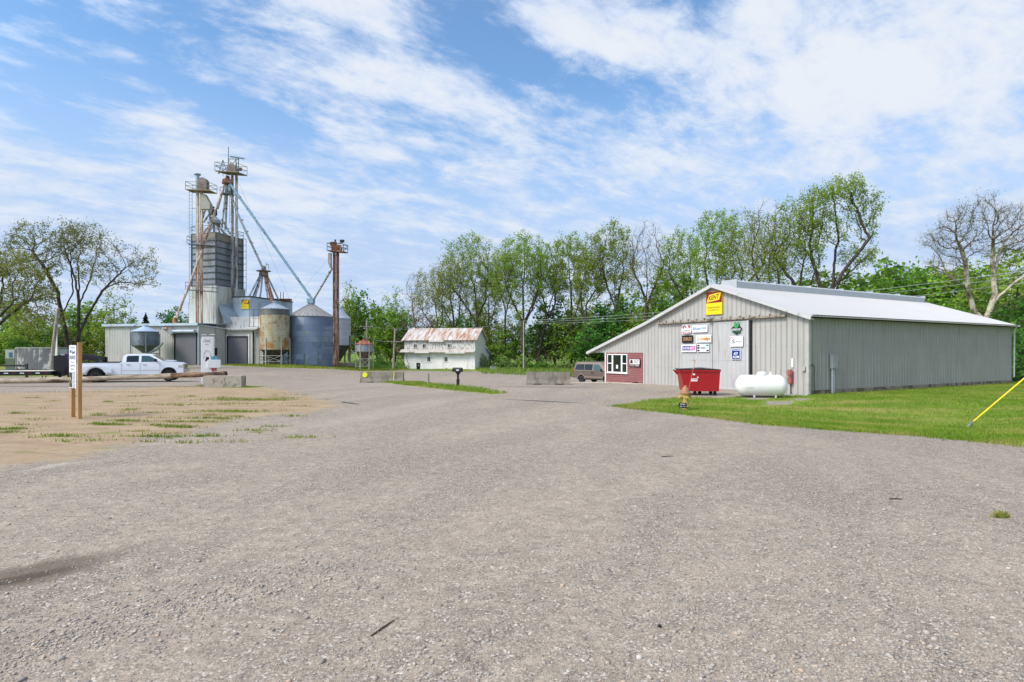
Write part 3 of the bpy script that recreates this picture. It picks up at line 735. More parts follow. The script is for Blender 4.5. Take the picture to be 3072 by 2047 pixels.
# sycamore with pale limbs at the right of the picture
def sycamore():
    Y = 58.; 
    def q(px, py, dy=0.): X = (px-2962)/FPX*Y; return (X, dy, CAMZ-(py-HY)/FPX*Y-gz(48, Y))
    X0 = (2962-CX)/FPX*Y
    bole = [[(0, 0, -.3), q(2960, 1000), q(2962, 945), q(2985, 880), q(2990, 790, .5), q(3005, 700, 1)],
            [q(2975, 905), q(3020, 855, -.5), q(3075, 805, -1), q(3120, 770, -1.5)], [q(2958, 950), q(3000, 905, -1), q(3050, 870, -2), q(3110, 840, -3)],
            [q(2950, 970), q(2932, 925, .5), q(2918, 860, .6), q(2916, 780, .8), q(2900, 720, 1)], [q(2990, 830), q(3020, 760, 1), q(3050, 715, 1.5)], [q(2918, 880), q(2880, 855, -.5), q(2850, 848, -1)]]
    def lb(px, py, rx, rz, w, dy=0): a = q(px, py); return (a[0], dy, a[2], rx/FPX*Y, rx/FPX*Y*.85, rz/FPX*Y, w)
    lobes = [lb(2880, 660, 50, 55, 1.1), (lb(2850, 720, 75, 55, 1.)), lb(2960, 640, 40, 70, .9), lb(3040, 660, 60, 55, 1.), lb(2830, 790, 50, 35, .5), lb(3090, 720, 50, 60, .8), lb(2980, 730, 60, 50, .6), lb(3120, 820, 60, 50, .4)]
    wl = tree_meshes(31, bole, lobes, natt=2600, step=.42, rbase=.40, r0=.008, e=1.78, twig=(7, 1.0), leaves=(4200, .12, .3), bigr=.08, nmax=4500, thr=.06)
    tree('sycamore_tree', 'nearly bare sycamore with pale mottled limbs behind the far end of the shed', (X0, Y, gz(X0, Y)), wl, 'bud', M_BARK_PALE)
sycamore()
# two open trees at the left with budding crowns
def left_pair():
    Y = 60.
    for k, (bx, label, sx, lobs, seed) in enumerate([
        (207, 'budding tree forking low behind the black trailer neck', [[(205, 1125), (200, 1010), (180, 915), (172, 860)], [(185, 935), (205, 870), (212, 800)], [(176, 880), (150, 800), (120, 760)], [(180, 915), (140, 890), (110, 895)]],
         [(120, 720, 70, 45, 1.), (70, 735, 55, 35, .7), (180, 710, 50, 40, .9), (110, 800, 55, 40, .6), (60, 800, 45, 35, .5), (200, 760, 30, 50, .5), (150, 790, 40, 45, .5), (110, 690, 60, 25, .6)], 41),
        (236, 'wide budding tree with a long right limb rising behind the information sign', [[(234, 1125), (235, 1000), (236, 900), (225, 830), (200, 760)], [(236, 1000), (270, 930), (310, 870), (350, 825), (400, 790)], [(235, 910), (262, 830), (280, 790)], [(236, 895), (230, 830), (245, 780)], [(318, 868), (370, 845), (440, 848)]],
         [(215, 715, 55, 45, 1.), (270, 720, 55, 45, 1.), (330, 745, 50, 40, .8), (410, 780, 45, 45, .9), (440, 840, 40, 20, .6), (300, 810, 60, 40, .7), (190, 740, 40, 40, .5), (380, 850, 40, 25, .4), (250, 690, 60, 25, .7), (250, 800, 40, 50, .5)], 42)]):
        X = (bx-CX)/FPX*Y; z0 = gz(X, Y)
        def q(px, py): return ((px-bx)/FPX*Y, 0., CAMZ-(py-HY)/FPX*Y-z0)
        r = np.random.default_rng(seed); bole = []
        for i, line in enumerate(sx):
            pts = [q(*a) for a in line]
            if i == 0: pts = [(pts[0][0], 0, -.3)]+pts[1:]
            bole.append([(a[0], r.normal(0, .6)*(j > 0 and i > 0), a[2]) for j, a in enumerate(pts)])
        lobes = [(q(a, b)[0], r.normal(0, .8), q(a, b)[2], rx/FPX*Y, rx/FPX*Y*.9, rz/FPX*Y, w_) for a, b, rx, rz, w_ in lobs]
        wl = tree_meshes(seed, bole, lobes, natt=1900, step=.42, rbase=.20, r0=.008, e=1.85, twig=(2.2, .75), leaves=(6500, .15, .3), nmax=3600, thr=.06)
        tree('budding_tree', label, (X, Y, z0), wl, 'bud', M_BARK)
left_pair()
# ---- the wood's lower storey and the masses behind: five kinds grown once, then copied tree by tree
def kind(seed, H, rx, leaf, n, ls, bark, natt=360, low=.12, rbase=.16):
    bole = [[(0, 0, -.3), (.1, .05, H*.3), (-.1, .1, H*.65)], [(0, 0, H*.2), (rx*.3, .1, H*.45)], [(0, 0, H*.25), (-rx*.3, -.2, H*.5)]]
    lobes = [(0, 0, H*.72, rx*.7, rx*.7, H*.28, 1.), (rx*.45, .3, H*.48, rx*.6, rx*.6, H*.25, .8), (-rx*.45, -.3, H*.45, rx*.6, rx*.6, H*.25, .8), (0, 0, H*(low+.16), rx*.85, rx*.8, H*.16, .9), (0, rx*.4, H*.5, rx*.6, rx*.5, H*.25, .5)]
    return tree_meshes(seed, bole, lobes, natt=natt, step=H*.05, rbase=rbase, r0=.02, twig=(3, H*.085), leaves=(n, ls, H*.06), up=.1, thr=.2)
KINDS = {
    'deep': (kind(61, 10, 3.6, 'deep', 4000, .36, M_BARK), 'deep', M_BARK), 'deep2': (kind(62, 9, 4.2, 'deep', 4000, .36, M_BARK), 'deep', M_BARK),
    'bright': (kind(63, 10, 4.0, 'bright', 4000, .36, M_BARK), 'bright', M_BARK), 'fresh': (kind(64, 11, 3.4, 'fresh', 3000, .34, M_BARK), 'fresh', M_BARK),
    'dull': (kind(65, 9, 3.8, 'dull', 1500, .26, M_BARK_GREY), 'dull', M_BARK_GREY), 'thin': (kind(66, 12, 3.0, 'fresh', 1500, .30, M_BARK_GREY), 'fresh', M_BARK_GREY)}
PROTO = {}
def small(kd, px, top, Y, label, wide=1., group='young trees of the wood edge', turn=0., name='young_tree', zoff=0., cat='tree'):
    H = {'deep': 10, 'deep2': 9, 'bright': 10, 'fresh': 11, 'dull': 9, 'thin': 12}[kd]
    X = (px-CX)/FPX*Y; z0 = gz(X, Y); s = (CAMZ-(top-HY)/FPX*Y-z0)/H
    if kd not in PROTO:
        wl, lf, bk = KINDS[kd]; o = tree(name, label, (X, Y, z0), wl, lf, bk, group, cat); PROTO[kd] = o
        o.rotation_euler = (0, 0, turn); o.scale = (s*wide, s*wide, s)
    else:
        o = dup(PROTO[kd], (X, Y, z0-.15), turn, label, (s*wide, s*wide, s), group); o.name = name; o['category'] = cat
    return o
LOW = [
 # kind, photo x, photo y of the top, distance, label, width
 ('thin', 1045, 846, 118, 'grey half bare tree above the white bin behind the rusty elevator leg', .9),
 ('fresh', 1050, 905, 112, 'pale green tree straight behind the white hopper bin', 1.0),
 ('deep', 1085, 880, 114, 'pointed dark green tree behind the small rusty roofed bin', 1.0),
 ('bright', 1130, 915, 112, 'round green tree between the small bin and the crossarm pole', 1.1),
 ('bright', 1170, 925, 110, 'bright green tree directly behind the short pole left of the barn', 1.15),
 ('thin', 1186, 866, 120, 'grey twiggy tree rising over the bright green tree left of the barn', 1.0),
 ('bright', 1215, 930, 112, 'bright bushy tree at the left end of the barn roof', 1.0),
 ('dull', 1250, 925, 108, 'brownish budding tree behind the left half of the barn roof', 1.25),
 ('dull', 1300, 945, 112, 'low brown thicket tree behind the middle of the barn roof', 1.3),
 ('fresh', 1350, 915, 110, 'yellow green young tree behind the middle of the barn roof', 1.2),
 ('bright', 1395, 950, 108, 'short bright tree behind the right half of the barn roof', 1.2),
 ('fresh', 1470, 935, 106, 'pale round young tree just past the barn gable', 1.2),
 ('fresh', 1445, 910, 114, 'light green young tree showing above the barn gable', 1.0),
 ('bright', 1505, 985, 104, 'low bushy tree between the barn gable and the grey pole', 1.3),
 ('fresh', 1545, 935, 112, 'light young tree left of the thin grey pole', 1.1),
 ('bright', 1610, 965, 108, 'low green tree just right of the thin grey pole', 1.2),
 ('dull', 1640, 1000, 104, 'low brown tinged tree left of the darkest thicket', 1.2),
 ('deep', 1665, 900, 106, 'tall dark tree at the left of the darkest thicket', 1.25),
 ('bright', 1712, 940, 102, 'bright spreading tree in the middle of the thicket left of the van', 1.4),
 ('fresh', 1745, 890, 112, 'pale young tree showing over the dark thicket', 1.1),
 ('deep', 1762, 985, 98, 'low dark tree straight above the van roof', 1.4),
 ('deep2', 1812, 905, 98, 'dark tree right above the low eave of the shed', 1.3),
 ('deep', 1850, 890, 97, 'tall dark tree over the left slope of the shed roof', 1.1),
 ('fresh', 1880, 880, 108, 'pale young tree between the dark tree and the bare topped tree', 1.1),
 ('fresh', 1905, 925, 95, 'pale young tree behind the lower roof slope under the bare topped tree', 1.3),
 ('bright', 1990, 830, 100, 'bright young tree behind the middle of the left roof slope', 1.1),
 ('bright', 1965, 900, 94, 'bright bushy tree low behind the middle of the left roof slope', 1.2),
 ('fresh', 2065, 845, 100, 'pale young tree behind the upper left roof slope', 1.1),
 ('fresh', 2290, 870, 92, 'pale low tree behind the ridge vent left end', 1.2),
 # the dense green mass behind the shed roof
 ('fresh', 2380, 840, 82, 'low yellow green tree at the left end of the mass over the ridge vent', 1.3),
 ('bright', 2440, 825, 84, 'bright tree at the foot of the tallest tree behind the vent', 1.2),
 ('fresh', 2510, 815, 80, 'yellow green tree right of the tallest trunk behind the vent', 1.4),
 ('bright', 2570, 830, 76, 'low bright tree over the middle of the ridge vent', 1.5),
 ('bright', 2650, 786, 84, 'high rounded bright tree over the right part of the ridge vent', 1.3),
 ('deep', 2710, 800, 86, 'dark green tree right of the high rounded tree over the vent', 1.3),
 ('bright', 2760, 805, 80, 'bright tree above the right end of the ridge vent', 1.2),
 ('bright', 2815, 808, 82, 'bright tree left of the sycamore crown', 1.3),
 ('bright', 2800, 880, 66, 'low bright shrub like tree over the falling end of the shed roof', 1.3),
 ('fresh', 2860, 815, 78, 'yellow green tree behind the left limbs of the sycamore', 1.3),
 ('bright', 2920, 800, 80, 'bright tree straight behind the sycamore trunks', 1.4),
 ('fresh', 2980, 785, 84, 'yellow green tree behind the right limbs of the sycamore', 1.4),
 ('deep', 3000, 880, 68, 'dark tree under the sycamore at the far end of the shed', 1.3),
 ('fresh', 3050, 745, 70, 'tall yellow green tree at the right edge over the sycamore limbs', 1.2),
 ('deep2', 3080, 880, 56, 'dark bushy tree at the right edge behind the guy wire', 1.3),
 ('deep', 3060, 990, 50, 'low dark shrub like tree at the far corner of the shed', 1.4),
 # left of the picture
 ('bright', 25, 905, 78, 'bright leafy tree at the left edge behind the weathered box trailer', 1.5),
 ('fresh', 70, 930, 74, 'yellow green tree over the left end of the weathered box trailer', 1.3),
 ('bright', 120, 960, 80, 'bright tree over the middle of the weathered box trailer', 1.3),
 ('dull', 165, 965, 82, 'brownish tree behind the leaning pole', 1.2),
 ('bright', 215, 925, 86, 'bright tree between the two budding trees', 1.2),
 ('bright', 265, 905, 88, 'bright tree straight behind the information sign', 1.2),
 ('thin', 340, 868, 92, 'airy pale tree above the left end of the mill building', 1.1),
 ('fresh', 310, 935, 84, 'yellow green tree at the left corner of the mill building', 1.1),
 ('deep', 380, 945, 98, 'dark tree top showing over the low mill roof', 1.0),
 ('deep', 525, 925, 108, 'small dark tree top over the mill roof by the rusty spout foot', 1.2),
 ('deep2', 60, 1010, 72, 'low dark shrub like tree behind the weathered box trailer', 1.4),
 ('olive', 0, 0, 0, '', 1)]
for i, (kd, px, top, Y, lab, wd) in enumerate(LOW):
    if kd == 'olive': continue
    small(kd, px, top, Y, lab, wd, turn=i*1.7, group='young trees of the wood edge' if px > 1000 else 'trees at the left of the yard')
# far olive tree whose limbs come in from the left edge
RT('spreading olive tree whose limbs enter at the left edge', -20, 56, 745, -110, 140, 0, 'olive', 4200, .2, seed=51, fork=.35, rbase=.4, natt=820, name='olive_green_tree', group=None, stems=4, twig=(2.4, .8),
   lobes=[(40, 800, 75, 45, 1., 0, 0), (90, 880, 65, 50, .8, 0, 0), (20, 900, 60, 50, .7, 0, 0), (120, 950, 60, 40, .5, 0, 0), (-50, 800, 70, 50, .8, 0, 0), (130, 840, 30, 40, .3, 0, 0)])
# spruce top behind the mill
def spruce():
    Y = 120.; X = (437-CX)/FPX*Y; z0 = gz(X, Y); H = CAMZ-(937-HY)/FPX*Y-z0; r = np.random.default_rng(71)
    n = 7000; z = H*(1-r.uniform(0, 1, n)**.5*.9); rr = (H-z)*.30*r.uniform(.25, 1, n)*(1+.3*np.sin(z*7)); a = r.uniform(0, 2*np.pi, n)
    c = np.stack([rr*np.cos(a), rr*np.sin(a), z-rr*.12], 1); s = r.uniform(.2, .45, n)[:, None]
    d = np.stack([np.cos(a), np.sin(a), -.25+r.normal(0, .25, n)], 1); e = np.cross(d, r.normal(0, 1, (n, 3))); e /= np.linalg.norm(e, axis=1)[:, None]
    Q = np.stack([c-d*s*.5, c+e*s*.3, c+d*s*.6, c-e*s*.3], 1).reshape(-1, 3)
    A = np.array([[0, 0, 0.]]); B = np.array([[0, 0, H*.98]])
    tree('spruce_tree', 'dark pointed spruce top showing over the low mill roof', (X, Y, z0), (frusta(A, B, np.array([.25]), np.array([.02]), 7), (Q, np.arange(4*n).reshape(-1, 4))), 'spruce', M_BARK)
spruce()
# brush along the foot of the wood
M_BRUSH = leafy_mat('brush_leaf', ['#587c34', '#6c8e3a', '#849850', '#98966a', '#486a2a'], .3, .15)
def brush(name, label, pts, n, h, ls, m):
    r = np.random.default_rng(len(label)); k = r.integers(0, len(pts)-1, n); t = r.uniform(0, 1, n)[:, None]; p = np.array([q[:2] for q in pts])
    c = p[k]+(p[k+1]-p[k])*t+r.normal(0, .9, (n, 2)); hh = h*(.45+.55*np.sin(c[:, 0]*.9)**2)*(.6+.4*np.sin(c[:, 0]*.37+c[:, 1])); z = gzv(c[:, 0], c[:, 1])+hh*r.uniform(0, 1, n)**.8
    c = np.concatenate([c, z[:, None]], 1); a = r.normal(0, 1, (n, 3)); a /= np.linalg.norm(a, axis=1)[:, None]; b = np.cross(a, r.normal(0, 1, (n, 3))); b /= np.linalg.norm(b, axis=1)[:, None]; s = ls*r.uniform(.5, 1.4, n)[:, None]
    Q = np.stack([c-a*s*.5, c+b*s*.33, c+a*s*.5, c-b*s*.33], 1).reshape(-1, 3)
    return mesh_np(name, Q, np.arange(4*n).reshape(-1, 4), m, 'stuff')
brush('undergrowth', 'a', [(-24, 100), (-12, 98), (-2, 97), (8, 96), (16, 92), (22, 86), (30, 80)], 16000, 2.6, .34, M_BRUSH)
brush('undergrowth', 'ab', [(-74, 74), (-66, 78), (-60, 84)], 4000, 2.0, .3, M_BRUSH)
brush('undergrowth', 'abc', [(36, 48), (44, 52), (54, 52), (64, 58)], 6000, 3.0, .3, M_BRUSH)
brush('undergrowth', 'abcd', [(-25, 92), (-20, 94), (-18.8, 95)], 1800, 1.5, .25, M_BRUSH)
# ------------------------------------------------------------------ grey metal shed
def pc(h, rough=.5, var=.04, **k): return mat('paint'+h+str(rough)+str(k.get('c2', '')), h, rough, var=var, vs=6, **k)
SX, SY = 14.15, 27.3
CA, SA = math.cos(R(29)), math.sin(R(29))
def front(px, py):
    k = (px-CX)/FPX; s = (SX-k*SY)/(SA+CA*k); Y = SY+CA*s
    return s, CAMZ-(py-HY)/FPX*Y
def longw(px, py):
    k = (px-CX)/FPX; t = (k*SY-SX)/(CA-SA*k); Y = SY+SA*t
    return t, CAMZ-(py-HY)/FPX*Y
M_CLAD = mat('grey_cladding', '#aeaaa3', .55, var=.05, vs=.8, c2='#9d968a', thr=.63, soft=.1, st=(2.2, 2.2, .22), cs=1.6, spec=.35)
M_CLAD_D = mat('weathered_shaded_cladding', '#93908a', .6, var=.05, vs=.8, c2='#8a8479', thr=.6, soft=.14, st=(2.5, 2.5, .25), cs=1.6)  # same cladding as the front, the side wall's shade put into a darker colour
M_ROOF = mat('white_roof_metal', '#aeaba8', .5, var=.03, vs=.4, spec=.4)
M_TRIM = mat('light_trim', '#bfbeba', .5, var=.05, c2='#a39f95', thr=.62, cs=3)
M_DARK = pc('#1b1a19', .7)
M_SEAM = pc('#5d5850', .8)
M_SCREW = pc('#4c4740', .6)
M_FOOT = mat('stained_kickboard', '#8a7f70', .8, var=.15, c2='#5a4a3c', thr=.5, cs=2)
root = thing('metal_shed', 'long grey ribbed metal shed with a white roof and sign covered sliding doors', 'shed', (SX, SY, 0), R(29))
yb, zb = front(1944.8, 969); yt, zt = front(1768, 1058); PKY, PKZ = 5.57, 5.84; LEN = 21.9; EZ = 3.85
y_l, _ = front(1817, 1100); y_r, zs = front(1934, 1066); zs = 2.02
GB = -.35
def front_uz(*pts): return [front(*p) for p in pts]
mb = MB()
wall(mb, (0, 0, 0), (0, 1, 0), (-1, 0, 0), [(0, GB), (0, EZ), (PKY, PKZ), (yb, zb), (yt, zt), (yt-.25, zs), (y_r, zs), (y_r, GB)], .3, .028, .022, seam=2)
mb.cur = 1
for zz_ in (1.1, 2.35, 3.35):
    for i in range(36):
        yy = .15+i*.3
        if yy < 10.6: mb.box((-.012, yy+.04, zz_), (.012, .03, .03))
mb.build('front_wall', [M_CLAD, M_SCREW, M_SEAM], root)
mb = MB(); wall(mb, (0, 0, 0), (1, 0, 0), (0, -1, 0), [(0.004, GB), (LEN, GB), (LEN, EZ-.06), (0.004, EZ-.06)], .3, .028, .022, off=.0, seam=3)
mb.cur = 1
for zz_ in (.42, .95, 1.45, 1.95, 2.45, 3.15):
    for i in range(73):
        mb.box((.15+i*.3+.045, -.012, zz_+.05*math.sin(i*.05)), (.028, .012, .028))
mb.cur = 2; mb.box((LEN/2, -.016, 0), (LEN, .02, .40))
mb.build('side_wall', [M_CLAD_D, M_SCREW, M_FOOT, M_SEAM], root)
mb = MB(); wall(mb, (LEN, 0, 0), (0, 1, 0), (1, 0, 0), [(0, -.9), (0, EZ), (PKY, PKZ), (yb, zb), (y_l, zs), (y_l, -.9)], .6)
wall(mb, (0, y_l, 0), (1, 0, 0), (0, 1, 0), [(.1, -.9), (LEN-.1, -.9), (LEN-.1, zs+.1), (.1, zs+.1)], .6)
mb.build('rear_wall', M_CLAD, root)
# roof: three slopes with ribs running down them
def slope(mb, a, b, x0, x1, ribs=True):
    ya, za = a; yb_, zb_ = b; d = Vector((0, yb_-ya, zb_-za)); n = Vector((0, -d.z, d.y)).normalized()
    if n.z < 0: n = -n
    A0, A1 = Vector((x0, ya, za)), Vector((x1, ya, za)); t = .035
    vs = [A0+n*.02, A1+n*.02, A1+d+n*.02, A0+d+n*.02]; vs = vs+[v+n*t for v in vs]
    mb.add(vs, [(3,2,1,0),(4,5,6,7),(0,1,5,4),(1,2,6,5),(2,3,7,6),(3,0,4,7)])
    if ribs:
        x = x0+.12
        while x < x1:
            o = Vector((x, ya, za))+n*(.02+t-.003); w_ = Vector((.022, 0, 0)); vs = [o-w_*1.5, o-w_*.7+n*.026, o+w_*.7+n*.026, o+w_*1.5]; vs += [v+d for v in vs]
            mb.add(vs, [(0,1,5,4),(1,2,6,5),(2,3,7,6),(0,4,7,3)][:3]+[(3,2,1,0),(4,5,6,7)]); x += .3
mb = MB(); sl = (EZ-PKZ)/PKY
slope(mb, (PKY, PKZ), (-.38, EZ+sl*.38), -.28, LEN+.2)
slope(mb, (PKY+.002, PKZ), (yb, zb), -.28, LEN+.2); slope(mb, (yb+.002, zb), (yt, zt), -.28, LEN+.2)
rf = mb.build('roof', M_ROOF, root)
mb = MB()
for a, b in (((-.38, EZ+sl*.38), (PKY, PKZ)), ((PKY, PKZ), (yb, zb)), ((yb, zb), (yt, zt))):
    mb.bar((-.27, a[0], a[1]-.05), (-.27, b[0], b[1]-.05), .05, .17); mb.bar((-.13, a[0], a[1]-.10), (-.13, b[0], b[1]-.10), .20, .04)
mb.build('rake_trim', M_TRIM, root)
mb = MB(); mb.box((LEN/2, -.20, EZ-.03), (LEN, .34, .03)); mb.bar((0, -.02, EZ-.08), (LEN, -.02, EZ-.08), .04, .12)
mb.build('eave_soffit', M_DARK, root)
mb = MB(); pr_ = [(-.55, -.16), (-.55, .20), (-.42, .29), (.42, .29), (.55, .20), (.55, -.16)]
mb.prism(pr_, 1.16, LEN-.35, lambda u, v, t: (t, PKY+u, PKZ+v+.02))
for i in range(7): mb.box((1.2+i*3.4, PKY, PKZ+.22), (.012, 1.112, .3))
mb.build('ridge_vent', mat('vent_metal', '#adafb0', .45, var=.05), root, bevel=.03)
mb = MB(); mb.box((.045, -.045, EZ/2-.2), (.16, .13, EZ-.05+.4)); mb.build('corner_post', mat('corner_trim', '#b0aba2', .6, var=.12, vs=3, c2='#7fa0b5', thr=.74, cs=3), root)
mb = MB(); mb.tube([(LEN+.05, -.25, EZ-.1), (LEN+.05, -.12, EZ-.35), (LEN+.05, -.10, .4)], .05, 6); mb.build('downspout', M_TRIM, root)
# sliding doors on a track
M_DOOR = mat('door_cladding', '#b3b1ad', .55, var=.05, vs=.9, c2='#9b958b', thr=.66, soft=.1, st=(2.5, 2.5, .3), cs=1.5)
yd0, zd = front(2050, 973); yd1, zd1 = front(2141, 968); yd2, _ = front(2247, 962)
zdt = zd1
for a, b in ((yd0, yd1+.02), (yd1-.02, yd2)):
    mb = MB(); wall(mb, (-.10, 0, 0), (0, 1, 0), (-1, 0, 0), [(b, -.05), (b, zdt), (a, zdt), (a, -.05)], .3, .02, .014, .05)
    mb.cur = 1
    for zz_ in (.06, zdt-.04): mb.box((-.106, (a+b)/2, zz_), (.012, abs(a-b), .05))
    mb.cur = 0; mb.box((-.106, (a+b)/2, 1.62), (.012, abs(a-b), .04))
    mb.build('sliding_door', [M_DOOR, M_TRIM], root)
mb = MB(); mb.box((-.13, yd2-.05, zdt/2), (.10, .10, zdt)); mb.cur = 1; mb.box((-.07, yd2-.16, zdt/2), (.05, .12, zdt)); mb.build('door_jamb', [M_TRIM, M_DARK], root)
yk0, _ = front(1976, 975); yk1, _ = front(2362, 949)
mb = MB(); mb.box((-.14, (yk0+yk1)/2, zdt+.13), (.14, yk0-yk1, .10))
for i in range(15): mb.box((-.20, yk1+.25+i*(yk0-yk1-.5)/14, zdt+.19), (.10, .07, .16))
mb.build('door_track', mat('rusty_track', '#9a8f80', .7, var=.15, c2='#5c4434', thr=.56, cs=4), root)
yy, zz_ = front(2140, 957); mb = MB(); mb.tube([(0, yy, zz_), (-.28, yy, zz_+.05)], .025, 6); mb.lathe([(.16, 0), (.13, .05), (.05, .10)], 12, (-.3, yy, zz_-.04)); mb.build('yard_lamp', pc('#6f7478', .5), root)
# the maroon office corner
M_MAROON = mat('maroon_siding', '#895653', .7, var=.1, vs=1.5, c2='#986c68', thr=.6, st=(1, 1, 3), cs=2)
mb = MB(); y0, y1 = y_r+.05, y_l-.07
zc = GB
while zc < zs-.02:
    zt2 = min(zc+.145, zs); mb.add([(-.035, y0, zc), (-.035, y1, zc), (.004, y1, zt2), (.004, y0, zt2), (.08, y0, zc), (.08, y1, zc), (.08, y1, zt2), (.08, y0, zt2)], [(0,1,2,3),(4,7,6,5),(0,4,5,1),(3,2,6,7),(0,3,7,4),(1,5,6,2)]); zc += .145
mb.build('office_wall', M_MAROON, root)
M_WHITE = mat('white_paint', '#e3e0dc', .5, var=.05, c2='#bcb7ae', thr=.68, cs=3)
mb = MB(); mb.box((.0, y_l-.03, (zs+GB)/2), (.13, .10, zs-GB)); mb.box((-.02, (y0+y1)/2, -.12), (.03, y1-y0, .10)); mb.box((-.02, y_r+.035, (zs+GB)/2), (.05, .05, zs-GB)); mb.build('corner_trim', M_WHITE, root)
wl_, wt = front(1824, 1067); wr_, wb_ = front(1884, 1119.5)
wt = 1.92; wb_ = .62
W = wl_-wr_
def win(u0, u1, split):
    yl, yr = wl_-W*u0, wl_-W*u1
    f = MB()
    f.box((-.045, (yl+yr)/2, wt-.03), (.09, yl-yr, .07)); f.box((-.045, (yl+yr)/2, wb_+.03), (.09, yl-yr, .07))
    f.box((-.045, yl-.035, (wt+wb_)/2), (.07, .07, wt-wb_-.14)); f.box((-.045, yr+.035, (wt+wb_)/2), (.07, .07, wt-wb_-.14))
    if split: f.box((-.06, (yl+yr)/2, (wt+wb_)/2), (.05, yl-yr-.14, .06))
    wo = f.build('window', M_WHITE, root)
    p_ = MB(); p_.box((-.048, (yl+yr)/2, (wt+wb_)/2), (.012, yl-yr-.13, wt-wb_-.13)); p_.build('pane', glass_mat('office_glass', '#18211f'), wo)
win(0, .27, True); win(.275, .73, False); win(.735, 1., True)
mb = MB(); mb.box((-.05, (wl_+wr_)/2, wb_-.03), (.13, W+.1, .05)); mb.build('window_sill', M_WHITE, root)
mb = MB(); mb.box((-.062, wl_-W*.5, wb_+.42), (.008, .2, .26)); mb.build('window_notice', pc('#d9dcd6', .8), root)
yy, zz_ = front(1918, 1150); mb = MB(); mb.lathe([(.04, 0), (.17, .02), (.2, .18), (.17, .2), (.05, .19)], 12, (-.35, yy, -.13)); mb.cur = 0
o = mb.build('plant_bowl', pc('#231d1c', .6)); o.location = root.matrix_basis@Vector((0, 0, 0)); o.rotation_euler = (0, 0, R(29)); tag(o, 'small black bowl on the ground at the foot of the maroon office wall', 'bowl')
# ---- things fixed to the shed
FRZ = R(29-90)
def at_front(px, py, d=.0):
    s, z = front(px, py); return Vector((SX-SA*s-CA*d, SY+CA*s-SA*d, z))
def sign(name, label, l, t, r_, b, d=.16, cat='sign'):
    yl, _ = front(l, t); yr, _ = front(r_, t); m = (l+r_)/2; _, z1 = front(m, t); _, z0 = front(m, b)
    o = thing(name, label, cat, at_front(m, (t+b)/2, d), FRZ); return o, yl-yr, z1-z0
def board(o, w_, h_, c, name='board', rough=.4, t=.03, c2=None):
    mb = MB(); mb.box((0, -t/2, 0), (w_, t, h_)); return mb.build(name, pc(c, rough) if isinstance(c, str) else c, o)
def lay(o, name, c, items, y=-.034, rough=.45):
    """items: ('t', text, x, z, w, h[, shear, arc, rise]) | ('r', x, z, w, h) | ('p', outline)"""
    mb = MB()
    for it in items:
        if it[0] == 't':
            letter(mb, it[1], *it[2:6], y, .015, *(it[6:9]))
        elif it[0] == 'r': rect(mb, it[1], it[2], it[3], it[4], y)
        elif it[0] == 'p': poly_plate(mb, it[1], y, .003)
        elif it[0] == 'c':
            _, cx, cz, ro, ri, a0, a1 = it; n = 16
            for i in range(n):
                q0, q1 = a0+(a1-a0)*i/n, a0+(a1-a0)*(i+1)/n
                poly_plate(mb, [(cx+ro*math.cos(q0), cz+ro*math.sin(q0)), (cx+ro*math.cos(q1), cz+ro*math.sin(q1)), (cx+ri*math.cos(q1), cz+ri*math.sin(q1)), (cx+ri*math.cos(q0), cz+ri*math.sin(q0))], y, .003)
    return mb.build(name, pc(c, rough), o)
def dashes(x, z, w_, h_, n=6, seed=0):
    r = random.Random(seed); out = []; u = 0
    while u < .98:
        l = r.uniform(.06, .16); out.append(('r', x-w_/2+(u+l/2)*w_, z, l*w_*.86, h_)); u += l
    return out
def kent(o, w_, h_, y=-.034, full=True):
    """yellow slanted panel with black letters on maroon, plain yellow panel below"""
    hu = h_*.5
    lay(o, 'upper_panel', '#7e1618', [('r', 0, h_/4+.005, w_, hu-.02)], y)
    k = .18*hu
    lay(o, 'slanted_panel', '#f4c81e', [('p', [(-w_*.47, h_/4-hu*.42), (w_*.33, h_/4-hu*.26), (w_*.47, h_/4+hu*.42), (-w_*.30, h_/4+hu*.24)])], y-.004)
    lay(o, 'lettering', '#15110f', [('t', 'KENT', 0, h_/4, w_*.62, hu*.40, .18, 0, hu*.14)], y-.008)
    lay(o, 'lower_panel', '#f0cf12', [('r', 0, -h_/4-.005, w_, hu-.02)], y)
    lay(o, 'small_lettering', '#2a2210', [('t', 'EDGEWATER MILLS', 0, -h_/4+hu*.10, w_*.82, hu*.11), ('t', 'OF WARREN, INC.', 0, -h_/4-hu*.12, w_*.66, hu*.11)], y-.004)
o, w_, h_ = sign('company_sign', 'large yellow and maroon sign at the peak of the shed gable', 2121.6, 875.5, 2168.8, 943.5, .06)
board(o, w_+.04, h_+.04, '#d8b01a'); kent(o, w_, h_)
o, w_, h_ = sign('feed_sign', 'white shield sign with a black and red badge, top left on the sliding door', 2051.5, 976, 2080.5, 1003)
sh = [(-.5, -.1), (-.5, .1), (-.3, .3), (-.12, .48), (.12, .48), (.3, .3), (.5, .1), (.5, -.1), (.42, -.4), (0, -.5), (-.42, -.4)]
mb = MB(); poly_plate(mb, [(a*w_, b*h_) for a, b in sh], -.03, .03); mb.build('board', pc('#eee9e6', .4), o)
lay(o, 'red_bands', '#a8232a', [('c', 0, -.05*h_, .42*w_, .30*w_, .35, 1.1), ('c', 0, -.05*h_, .42*w_, .30*w_, 2.04, 2.8), ('p', [(-.42*w_, -.25*h_), (0, -.35*h_), (.42*w_, -.25*h_), (.36*w_, -.36*h_), (0, -.46*h_), (-.36*w_, -.36*h_)])])
